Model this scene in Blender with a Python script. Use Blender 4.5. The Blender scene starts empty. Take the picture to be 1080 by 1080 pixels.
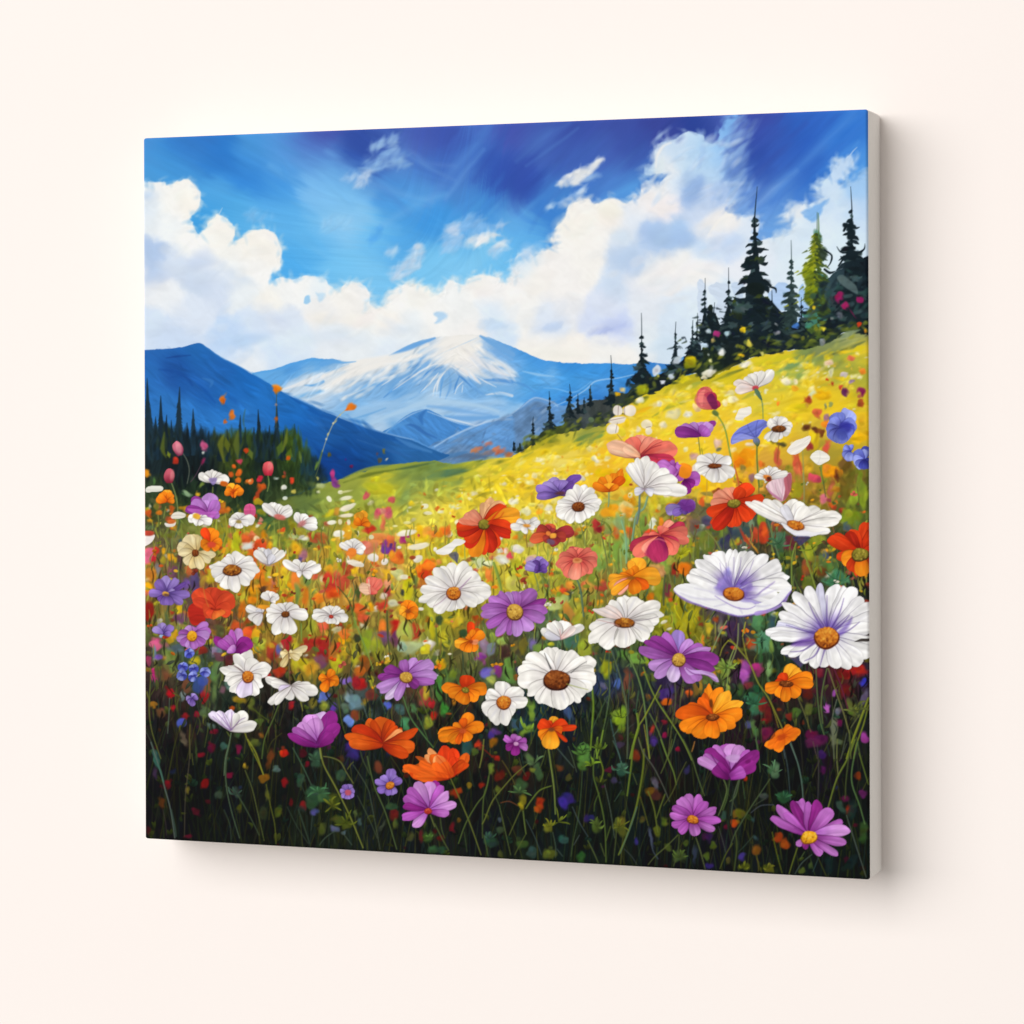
import bpy, math
import numpy as np

# ------------------------------------------------------------------ camera, light, exposure
scene = bpy.context.scene
WIDTH, HEIGHT, DEPTH = 0.8413, 0.8, 0.061        # the stretched canvas, metres (hung on a wall at y = DEPTH)

cam_d = bpy.data.cameras.new('camera')
cam = bpy.data.objects.new('camera', cam_d)
scene.collection.objects.link(cam)
cam.location = (1.0626, -2.8316, 0.0915)
from mathutils import Matrix
cam.matrix_world = Matrix.Translation(cam.location) @ Matrix.Rotation(0.3506, 4, 'Z') @ Matrix.Rotation(math.radians(90), 4, 'X') @ Matrix.Rotation(-0.0026, 4, 'Z')
cam_d.sensor_width = 36
cam_d.lens = 36 * 2927.1 / 1080
cam_d.shift_y = -110.45 / 1080
cam_d.clip_start = 0.05
cam_d.clip_end = 200
scene.camera = cam

world = bpy.data.worlds.new('World')
scene.world = world
world.use_nodes = True
bg = world.node_tree.nodes['Background']
bg.inputs['Color'].default_value = (1.0, 0.985, 0.955, 1)
bg.inputs['Strength'].default_value = 0.43            # soft white room light

lamp_d = bpy.data.lights.new('softbox', 'AREA')         # one big soft light, like a window wall, ahead and to the upper left
lamp_d.shape = 'RECTANGLE'
lamp_d.size = 66.0
lamp_d.size_y = 41.8
lamp_d.energy = 36600
lamp_d.color = (1.0, 1.0, 1.0)
lamp = bpy.data.objects.new('softbox', lamp_d)
scene.collection.objects.link(lamp)
lamp.location = (-36.0, -35.2, 20.2)
lamp.rotation_euler = (math.radians(90), 0, 0)          # faces the wall

scene.view_settings.view_transform = 'Standard'
scene.view_settings.look = 'None'
scene.view_settings.exposure = 0
scene.view_settings.gamma = 1
scene.view_settings.use_curve_mapping = False
scene.cycles.max_bounces = 6


def material(name, rough=.6, spec=.2):
    m = bpy.data.materials.new(name)
    m.use_nodes = True
    nt = m.node_tree
    b = nt.nodes['Principled BSDF']
    b.inputs['Roughness'].default_value = rough
    b.inputs['Specular IOR Level'].default_value = spec
    return m, nt, b


def mesh_object(name, verts, faces, mat, parent=None):
    me = bpy.data.meshes.new(name)
    me.from_pydata(verts, [], faces)
    me.update()
    me.materials.append(mat)
    o = bpy.data.objects.new(name, me)
    scene.collection.objects.link(o)
    if parent is not None: o.parent = parent
    return o


# ------------------------------------------------------------------ the wall
def build_wall():
    m, nt, b = material('wall_paint', .9, .1)
    N, L = nt.nodes, nt.links
    tc = N.new('ShaderNodeTexCoord')
    n = N.new('ShaderNodeTexNoise'); n.inputs['Scale'].default_value = 2.2; n.inputs['Detail'].default_value = 3
    r = N.new('ShaderNodeValToRGB')
    r.color_ramp.elements[0].color = (.880, .811, .770, 1); r.color_ramp.elements[1].color = (.890, .821, .780, 1)
    L.new(tc.outputs['Object'], n.inputs['Vector']); L.new(n.outputs['Fac'], r.inputs['Fac']); L.new(r.outputs['Color'], b.inputs['Base Color'])
    f = N.new('ShaderNodeTexNoise'); f.inputs['Scale'].default_value = 420; f.inputs['Detail'].default_value = 4
    bp = N.new('ShaderNodeBump'); bp.inputs['Strength'].default_value = .06; bp.inputs['Distance'].default_value = .0006
    L.new(tc.outputs['Object'], f.inputs['Vector']); L.new(f.outputs['Fac'], bp.inputs['Height']); L.new(bp.outputs['Normal'], b.inputs['Normal'])
    x, z, y0, y1 = 7, 5, DEPTH + .0015, DEPTH + .16
    v = [(-x, y0, -z), (x, y0, -z), (x, y0, z), (-x, y0, z), (-x, y1, -z), (x, y1, -z), (x, y1, z), (-x, y1, z)]
    w = mesh_object('wall', v, [(0, 1, 2, 3), (5, 4, 7, 6), (4, 5, 1, 0), (3, 2, 6, 7), (4, 0, 3, 7), (1, 5, 6, 2)], m)
    w['kind'] = 'structure'
    w['label'] = 'smooth warm white wall behind the canvas painting'


build_wall()

# ---------------------------------------------------------------- the picture
# The picture is painted in code: every stroke, petal and stem is laid onto the vertices of the
# canvas face as pigment colour.  Stroke positions are written on the tracing grid of the picture,
# which TRACE maps to canvas metres.
rng = np.random.default_rng(11)
_tab = rng.random((256, 256)).astype(np.float32)


def noise(x, y):
    xi = np.floor(x).astype(np.int64); yi = np.floor(y).astype(np.int64)
    fx = x - xi; fy = y - yi
    fx = fx * fx * (3 - 2 * fx); fy = fy * fy * (3 - 2 * fy)
    a = xi & 255; b = (xi + 1) & 255; c = yi & 255; d = (yi + 1) & 255
    n = (_tab[c, a] * (1 - fx) + _tab[c, b] * fx) * (1 - fy) + (_tab[d, a] * (1 - fx) + _tab[d, b] * fx) * fy
    return n * 2 - 1


def fbm(x, y, o=4):
    s = 0; a = .5
    for k in range(o):
        s = s + a * noise(x + 17.3 * k, y + 31.7 * k); x = x * 2.03; y = y * 2.03; a *= .55
    return s


def sstep(a, b, x):
    t = np.clip((x - a) / (b - a), 0, 1)
    return t * t * (3 - 2 * t)


def c3(c):
    return np.array(c, np.float32) / 255.


class Painter:
    def __init__(s, X, Y, toidx, aa=.75):
        s.X0 = X; s.Y0 = Y; s.toidx = toidx; s.aa = aa
        s.h, s.w = X.shape
        s.img = np.zeros((s.h, s.w, 3), np.float32)
        # a slightly unsteady hand
        s.X = X + .8 * noise(X / 11, Y / 11) + .16 * noise(X / 3.3 + 50, Y / 3.3)
        s.Y = Y + .8 * noise(X / 11 + 90, Y / 11 + 40) + .16 * noise(X / 3.3, Y / 3.3 + 77)

    def box(s, x0, y0, x1, y1, m=3):
        pts = np.array([[x0 - m, y0 - m], [x1 + m, y0 - m], [x1 + m, y1 + m], [x0 - m, y1 + m]])
        c, r = s.toidx(pts[:, 0], pts[:, 1])
        i0 = max(int(r.min()) - 1, 0); i1 = min(int(r.max()) + 2, s.h)
        j0 = max(int(c.min()) - 1, 0); j1 = min(int(c.max()) + 2, s.w)
        if i1 <= i0 or j1 <= j0: return None
        return (slice(i0, i1), slice(j0, j1))

    def over(s, sl, cov, col):
        im = s.img[sl]
        im += cov[..., None] * (col - im)

    # filled outline, optionally smoothed, with hard or soft edge
    def poly(s, pts, col, soft=0, alpha=1., smooth=True, tex=.04, ang=0., rough=0.):
        p = np.array(pts, float)
        if smooth: p = spline(p, True)
        sl = s.box(p[:, 0].min(), p[:, 1].min(), p[:, 0].max(), p[:, 1].max(), 3 + soft * 2)
        if sl is None: return
        X = s.X[sl]; Y = s.Y[sl]
        if rough:
            X = X + rough * fbm(X / (4 + rough), Y / (4 + rough) + 9, 3); Y = Y + rough * fbm(X / (4 + rough) + 33, Y / (4 + rough), 3)
        ins = np.zeros(X.shape, bool); d2 = np.full(X.shape, 1e9)
        for (xa, ya), (xb, yb) in zip(p, np.roll(p, -1, 0)):
            if ya != yb:
                m = ((ya > Y) != (yb > Y))
                ins ^= m & (X < (xb - xa) * (Y - ya) / (yb - ya) + xa)
            ex, ey = xb - xa, yb - ya
            l2 = ex * ex + ey * ey + 1e-9
            t = np.clip(((X - xa) * ex + (Y - ya) * ey) / l2, 0, 1)
            d2 = np.minimum(d2, (X - xa - t * ex) ** 2 + (Y - ya - t * ey) ** 2)
        d = np.sqrt(d2) * np.where(ins, 1, -1)
        if soft: cov = sstep(-soft, soft, d)
        else: cov = np.clip(d / s.aa + .5, 0, 1)
        cov = cov * alpha
        c = col(X, Y) if callable(col) else c3(col)
        if tex:
            ca, sa = math.cos(ang), math.sin(ang)
            k = 1 + tex * noise((X * ca + Y * sa) / 14, (-X * sa + Y * ca) / 1.6)
            c = c * k[..., None]
        s.over(sl, cov, c)

    # tapered stroke along a smoothed line
    def stroke(s, pts, w0, w1, col, alpha=1., soft=.0, wm=None, c2=None):
        p = np.array(pts, float)
        if len(p) > 2: p = spline(p, False)
        w = max(w0, w1, wm or 0)
        n = len(p)
        acc = None
        sl = s.box(p[:, 0].min(), p[:, 1].min(), p[:, 0].max(), p[:, 1].max(), 2 + w + soft)
        if sl is None: return
        X = s.X0[sl]; Y = s.Y0[sl]
        best = np.full(X.shape, -1e9); tt = np.zeros(X.shape)
        for i in range(n - 1):
            xa, ya = p[i]; xb, yb = p[i + 1]
            ex, ey = xb - xa, yb - ya
            l2 = ex * ex + ey * ey + 1e-9
            t = np.clip(((X - xa) * ex + (Y - ya) * ey) / l2, 0, 1)
            g = (i + t) / (n - 1)
            ww = w0 + (w1 - w0) * g
            if wm is not None: ww = np.where(g < .5, w0 + (wm - w0) * g * 2, wm + (w1 - wm) * (g * 2 - 1))
            v = ww / 2 - np.hypot(X - xa - t * ex, Y - ya - t * ey)
            m = v > best
            best = np.where(m, v, best); tt = np.where(m, g, tt)
        cov = np.clip(best / (s.aa + soft) + .5, 0, 1) * alpha
        c = c3(col)
        if c2 is not None: c = c + (c3(c2) - c) * tt[..., None]
        s.over(sl, cov, c)

    # one dab of a loaded brush
    def daub(s, x, y, a, b, ang, col, alpha=1., soft=.4, pw=2.4, tex=.07):
        r = max(a, b)
        sl = s.box(x - r, y - r, x + r, y + r, 2 + soft)
        if sl is None: return
        X = s.X[sl] - x; Y = s.Y[sl] - y
        ca, sa = math.cos(ang), math.sin(ang)
        u = X * ca + Y * sa; v = -X * sa + Y * ca
        e = (np.abs(u / a) ** pw + np.abs(v / b) ** pw) ** (1 / pw)
        cov = np.clip((1 - e) * min(a, b) / (s.aa + soft) + .5, 0, 1) * alpha
        k = 1 + tex * noise(u / (a + 1) * 1.2 + x, v / (b + 1) * 1.6 + y) - tex * .6 * v / b
        s.over(sl, cov, c3(col) * k[..., None])

    # an uneven patch of colour: several touches of the brush, edges partly lost
    def blot(s, x, y, a, b, ang, col, alpha=.85):
        r = max(a, b)
        sl = s.box(x - r * 1.3, y - r * 1.3, x + r * 1.3, y + r * 1.3, 3)
        if sl is None: return
        X = s.X[sl] - x; Y = s.Y[sl] - y
        q = min(a, b)
        sc = q * 1.1 + 1.2
        X = X + q * .55 * noise(X / sc + x, Y / sc + y); Y = Y + q * .55 * noise(X / sc + y, Y / sc - x)
        ca, sa = math.cos(ang), math.sin(ang)
        u = X * ca + Y * sa; v = -X * sa + Y * ca
        e = (np.abs(u / a) ** 2.3 + np.abs(v / b) ** 2.3) ** (1 / 2.3)
        soft = .5 + .28 * q * rng.uniform(.4, 1.3)
        cov = np.clip((1 - e) * q / (s.aa + soft) + .5, 0, 1) * alpha
        c = c3(col)
        k = 1 + .12 * noise(u / (a + 1.5) + x, v / (b + 1.5) + y) - .06 * v / b
        s.over(sl, cov, c * k[..., None])
        if q > 1.6:
            for t in range(int(1 + q * .8)):
                px, py = x + rng.normal() * a * .5, y + rng.normal() * b * .5
                s.daub(px, py, a * rng.uniform(.25, .6), b * rng.uniform(.25, .6), ang + rng.normal() * .5, np.clip(np.array(col) * rng.uniform(.78, 1.2) + rng.normal(size=3) * 8, 0, 250), .5, 1.1)

    # a petal from base to tip, w wide
    def petal(s, bx, by, tx, ty, w, cb, ct, bend=0., ruffle=.06, vein=.06, edge=.22, tm=.6, root=.25, seed=0, blend=(.0, .75), out=None):
        dx, dy = tx - bx, ty - by
        L = math.hypot(dx, dy)
        if L < .5: return
        m = w * .75 + abs(bend) * L
        sl = s.box(min(bx, tx) - m, min(by, ty) - m, max(bx, tx) + m, max(by, ty) + m, 2)
        if sl is None: return
        X = s.X[sl] - bx; Y = s.Y[sl] - by
        t = (X * dx + Y * dy) / (L * L)
        v = (-X * dy + Y * dx) / L
        v = v - bend * L * 4 * t * (1 - t)
        q = v / (w / 2)
        te = t * (1 + ruffle * (noise(q * 1.15 + seed * 3.1, t * 0 + seed) + .4))
        tc = np.clip(te, 0, 1)
        h = np.where(tc < tm, root + (1 - root) * np.sin(np.pi / 2 * np.clip(tc / tm, 0, 1)) ** .9,
                     np.clip(1 - np.clip((tc - tm) / (1 - tm), 0, 1) ** 2.3, 0, 1) ** (1 / 2.1)) * w / 2
        d = np.minimum(h - np.abs(v), np.minimum((1 - te) * L * 1.2, (te + .02) * L))
        cov = np.clip(d / s.aa + .5, 0, 1)
        g = sstep(blend[0], blend[1], tc)[..., None]
        c = c3(cb) * (1 - g) + c3(ct) * g
        k = 1 + vein * noise(q * 3.2 + seed, t * 1.3) + .05 * q * (1 if seed % 2 else -1)
        k = k - edge * np.clip(1 - d / 1.2, 0, 1) * np.clip(1.25 - t, 0, 1)
        k = k + .05 * noise(X / 5 + seed, Y / 5)
        c = c * k[..., None]
        if out is not None:
            lo = (np.clip(1.2 - d / .9, 0, 1) * np.clip(1.15 - 1.3 * t, .04, 1) * .55)[..., None]
            c = c * (1 - lo) + c3(out) * lo
        s.over(sl, cov, c)

    def core(s, x, y, rx, ry, col, rim=(60, 25, 15), lite=(235, 170, 60), ang=0.):
        s.daub(x, y + ry * .12, rx * 1.12, ry * 1.12, ang, rim, 1, .3, 2.1)
        s.daub(x, y, rx, ry, ang, col, 1, .2, 2.1)
        n = int(6 + rx * ry * .9)
        for k in range(n):
            r = math.sqrt(rng.random()) * .95; a = rng.random() * 6.283
            px, py = x + r * math.cos(a) * rx, y + r * math.sin(a) * ry
            up = -math.sin(a) * r * .5 + .35 - r * .25 + rng.normal() * .35
            cc = c3(col) * 255
            cc = cc + (np.array(lite) - cc) * min(max(up, 0), .9) if up > 0 else cc + (np.array(rim) - cc) * min(-up + .15, .9)
            s.daub(px, py, max(.55, rx * .12), max(.5, rx * .1), a, cc, .9, .3)


def spline(p, closed, k=4):
    n = len(p)
    out = []
    for i in range(n if closed else n - 1):
        if closed: a, b, c, d = p[i - 1], p[i], p[(i + 1) % n], p[(i + 2) % n]
        else: a, b, c, d = p[max(i - 1, 0)], p[i], p[i + 1], p[min(i + 2, n - 1)]
        for j in range(k):
            t = j / k
            out.append(.5 * (2 * b + (c - a) * t + (2 * a - 5 * b + 4 * c - d) * t * t + (3 * b - a - 3 * c + d) * t ** 3))
    if not closed: out.append(p[-1])
    return np.array(out)


def field(samples, sig, step=4.0, area=(140, 100, 932, 940)):
    """a blended underpainting from colour notes (x, y, r, g, b)"""
    S = np.array(samples, np.float32)
    x0, y0, x1, y1 = area
    gx = np.arange(x0, x1 + step, step); gy = np.arange(y0, y1 + step, step)
    GX, GY = np.meshgrid(gx, gy)
    num = np.zeros(GX.shape + (3,), np.float32); den = np.zeros(GX.shape, np.float32)
    for x, y, r, g, b in S:
        d2 = (GX - x) ** 2 + (GY - y) ** 2
        w = np.exp(-d2 / (2 * sig * sig)) + 1e-3 / (1 + d2 / 200.) ** 2
        num += w[..., None] * np.array([r, g, b], np.float32); den += w
    G = num / den[..., None] / 255.

    def f(X, Y):
        u = np.clip((X - x0) / step, 0, len(gx) - 1.001); v = np.clip((Y - y0) / step, 0, len(gy) - 1.001)
        i = v.astype(int); j = u.astype(int); fu = (u - j)[..., None]; fv = (v - i)[..., None]
        return (G[i, j] * (1 - fu) + G[i, j + 1] * fu) * (1 - fv) + (G[i + 1, j] * (1 - fu) + G[i + 1, j + 1] * fu) * fv
    return f


def U(s):
    """'x y r g b; ...' -> list of tuples"""
    return [tuple(float(v) for v in q.split()) for q in s.replace('\n', ' ').split(';') if q.strip()]


def TP(o, s):
    """points noted on an enlarged part of the tracing: origin o = (x, y, scale)"""
    return [(o[0] + x / o[2], o[1] + y / o[2]) for x, y in U(s)]


SKY = U("""155 150 74 142 212;160 180 76 156 220;175 165 62 145 214;200 152 50 115 195;195 165 58 135 210;230 168 46 122 203;262 185 54 135 216;290 198 62 145 222;
225 205 84 168 230;190 185 76 160 224;300 150 82 150 218;270 155 72 148 216;335 142 68 76 165;320 150 78 120 200;325 165 98 162 226;300 175 86 158 224;335 200 122 186 238;
290 222 95 178 236;330 255 96 180 236;315 282 80 172 236;250 225 80 170 230;265 235 100 182 236;215 228 66 160 226;370 150 52 80 165;385 155 44 72 158;345 165 92 150 218;400 150 62 92 172;440 148 70 92 178;
470 145 62 86 174;380 172 50 92 178;375 195 112 180 235;350 190 108 176 234;355 215 130 196 240;420 195 74 142 214;450 178 70 118 198;480 175 64 105 190;420 165 90 135 205;345 245 122 192 240;365 235 140 200 240;400 250 112 190 240;
420 250 90 172 232;430 233 66 150 222;460 233 60 148 224;445 205 88 156 222;430 215 85 160 226;495 205 76 136 208;490 185 78 130 205;515 135 72 112 196;535 135 70 80 170;528 192 46 76 168;505 165 66 112 195;515 178 52 88 180;510 215 66 142 216;
545 230 100 172 232;480 290 132 202 243;465 280 120 196 240;390 290 122 196 241;360 285 118 195 241;345 295 110 190 240;530 275 112 192 241;510 265 125 198 240;480 245 82 165 228;
555 130 66 82 170;565 145 72 110 190;600 138 60 82 168;650 135 62 82 166;700 128 58 72 155;735 125 42 66 150;555 200 46 74 164;545 185 60 88 178;600 165 62 90 174;640 165 66 92 176;670 165 58 82 166;640 180 72 115 196;
590 205 72 130 206;575 232 52 118 202;560 252 98 178 236;545 255 96 176 236;620 192 70 124 204;650 198 82 142 216;665 208 88 162 229;590 222 70 140 214;610 175 66 100 184;680 185 76 130 206;
762 130 74 96 180;800 132 60 76 165;790 160 50 74 162;800 180 44 80 170;815 150 56 90 180;845 150 46 96 190;860 130 52 102 196;905 130 58 124 212;890 148 46 114 208;850 182 34 86 182;830 200 84 136 212;
800 205 78 120 200;812 218 98 154 222;880 168 60 124 212;905 172 78 148 226;818 232 110 165 228;785 195 90 130 205;848 200 70 130 212;862 225 86 140 218;790 240 120 165 225;835 175 58 100 190;870 185 60 125 210;905 185 90 160 230""")
CLOUD = U("""155 200 238 238 236;155 215 205 220 236;160 225 226 232 236;175 215 238 238 234;195 205 241 239 234;205 215 240 236 230;155 270 172 194 226;160 290 190 206 232;150 285 235 236 236;165 300 230 232 234;180 240 232 236 238;200 255 240 240 236;
230 245 240 238 232;235 270 238 238 234;190 280 206 218 234;205 290 200 214 232;215 275 216 224 236;180 315 228 232 236;200 330 214 224 238;160 340 206 220 238;180 350 200 216 238;230 300 206 218 236;240 285 232 235 236;
270 260 240 237 230;285 265 239 236 230;290 255 236 234 232;270 285 238 238 236;255 305 226 232 236;300 300 234 236 236;285 320 238 236 230;300 335 212 222 236;270 340 208 222 240;250 360 190 212 240;265 380 226 232 238;290 375 206 222 242;310 355 216 228 240;
320 300 238 238 236;340 330 232 232 232;335 300 225 234 240;360 310 240 238 234;375 335 236 234 230;385 310 236 236 236;350 355 224 230 236;380 360 226 232 236;410 340 238 234 228;400 330 240 238 234;420 315 240 240 238;440 310 240 238 232;430 345 226 232 236;410 365 220 230 240;
460 330 238 238 236;480 310 236 238 238;490 330 230 232 232;500 300 240 238 234;520 310 236 236 236;540 305 240 238 236;500 345 234 232 230;520 330 216 228 240;530 345 208 224 242;545 330 236 236 234;550 280 200 222 240;556 270 206 226 240;
565 285 240 236 232;580 270 236 234 232;590 250 240 238 234;605 230 240 236 230;620 220 240 238 234;615 240 240 238 232;640 220 242 238 230;645 230 238 232 226;630 250 238 236 232;620 280 238 236 232;600 300 238 236 234;655 250 214 224 236;665 225 220 228 238;680 215 236 234 234;690 205 238 236 236;700 215 236 230 232;
660 275 186 206 232;690 245 180 204 236;700 260 168 194 228;715 250 166 196 232;650 300 200 216 236;670 295 222 226 234;690 290 234 232 232;700 280 236 234 232;720 275 238 238 236;735 285 236 236 238;640 320 214 222 238;625 340 206 216 238;650 345 196 208 240;680 330 222 228 236;
600 330 226 228 232;580 345 216 226 240;570 360 236 234 230;600 370 238 234 228;640 365 234 234 232;680 360 222 230 236;660 378 236 234 230;700 370 206 222 236;710 340 210 224 238;740 320 216 228 240;
685 180 176 208 234;697 165 214 226 238;700 178 230 232 234;705 155 190 212 234;720 150 200 218 238;735 150 186 214 238;725 170 194 218 238;715 190 210 224 238;730 200 156 184 226;735 190 176 204 234;740 160 170 204 236;755 165 158 198 236;750 180 184 212 238;
770 130 120 172 230;768 145 132 180 232;760 155 140 188 236;770 175 126 170 226;745 210 196 212 236;760 205 164 190 228;740 230 196 212 236;760 230 214 222 236;755 245 226 228 234;750 240 240 236 230;770 232 240 236 232;790 235 214 226 240;770 255 200 216 240;745 265 200 218 242;745 285 234 236 238;
780 290 226 230 238;800 270 222 230 240;830 260 214 228 240;850 235 206 224 240;838 228 220 230 238;840 220 222 230 240;860 215 196 218 240;870 200 196 218 240;885 180 188 212 238;880 200 206 224 242;895 170 190 214 240;870 240 214 228 242;890 225 206 224 242;905 200 156 196 236;905 220 180 208 238;905 240 200 220 240;890 250 214 230 242;
770 310 210 226 240;820 300 218 230 242;850 280 214 230 242;835 320 210 228 242;750 340 214 230 242""")
LEFT_M = U("""155 375 40 100 175;180 372 40 104 180;205 366 36 104 178;210 380 34 100 176;185 385 28 80 158;180 395 34 84 160;160 400 44 110 186;170 420 46 116 192;155 395 40 108 184;195 400 30 92 170;205 405 34 90 166;220 400 40 106 184;215 420 28 92 172;240 420 34 106 186;230 395 32 98 176;
260 400 30 104 184;250 440 44 118 196;200 430 48 120 196;220 440 44 118 196;180 445 46 116 190;280 420 36 112 192;290 440 34 108 188;270 450 38 108 184;310 440 28 102 182;310 425 34 108 186;330 445 30 100 180;330 460 24 84 158;310 470 26 84 160;345 450 34 96 170;360 460 26 82 150;380 470 22 76 146;360 485 16 66 138;400 475 24 76 140;420 465 44 104 170;390 455 40 98 166;440 475 40 98 160;350 495 14 62 136;370 500 16 60 125""")
FAR_M = U("""285 390 100 168 226;310 385 84 156 222;330 385 96 166 226;330 400 216 226 234;345 382 84 156 220;350 395 210 222 232;320 410 190 212 232;355 405 232 232 230;375 390 236 234 230;400 380 236 234 230;430 372 236 234 230;440 360 110 170 226;425 366 150 194 230;455 362 200 216 232;470 360 236 234 230;490 358 238 236 230;500 356 234 234 232;
470 380 234 232 230;490 375 238 234 230;500 385 230 230 232;510 370 190 212 234;520 368 110 166 222;535 370 104 164 222;515 385 170 200 232;530 392 190 210 234;515 400 150 190 228;360 415 150 190 228;380 405 150 190 228;400 395 190 210 230;395 410 124 176 224;420 400 120 172 222;440 392 112 168 222;440 405 120 172 222;420 412 100 160 216;400 420 130 180 226;450 395 150 190 228;460 405 160 196 228;460 390 100 158 216;470 400 112 168 220;480 400 140 184 226;490 405 130 178 224;500 410 100 160 216;
370 425 120 176 226;380 435 110 170 222;410 430 140 186 228;440 420 150 192 228;460 418 176 206 232;480 420 150 192 230;500 422 120 174 224;520 415 110 170 222;540 410 120 174 224;520 430 140 186 230;500 438 160 194 230;400 445 170 200 228;420 440 110 168 220;
550 370 70 148 218;570 380 72 150 220;560 395 80 160 226;580 400 110 176 232;545 385 110 172 228;600 385 56 140 216;620 390 60 146 220;640 385 62 146 220;600 400 70 156 226;620 405 80 160 228;640 410 76 150 222;660 395 60 140 212;660 385 70 146 216;670 410 44 112 188;580 415 70 156 228;560 408 90 168 230;600 415 66 150 224;545 425 90 165 228;570 425 76 150 222;600 425 60 130 206;630 420 50 122 200;650 425 36 96 170;690 385 60 130 205;700 395 60 130 205""")
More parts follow.
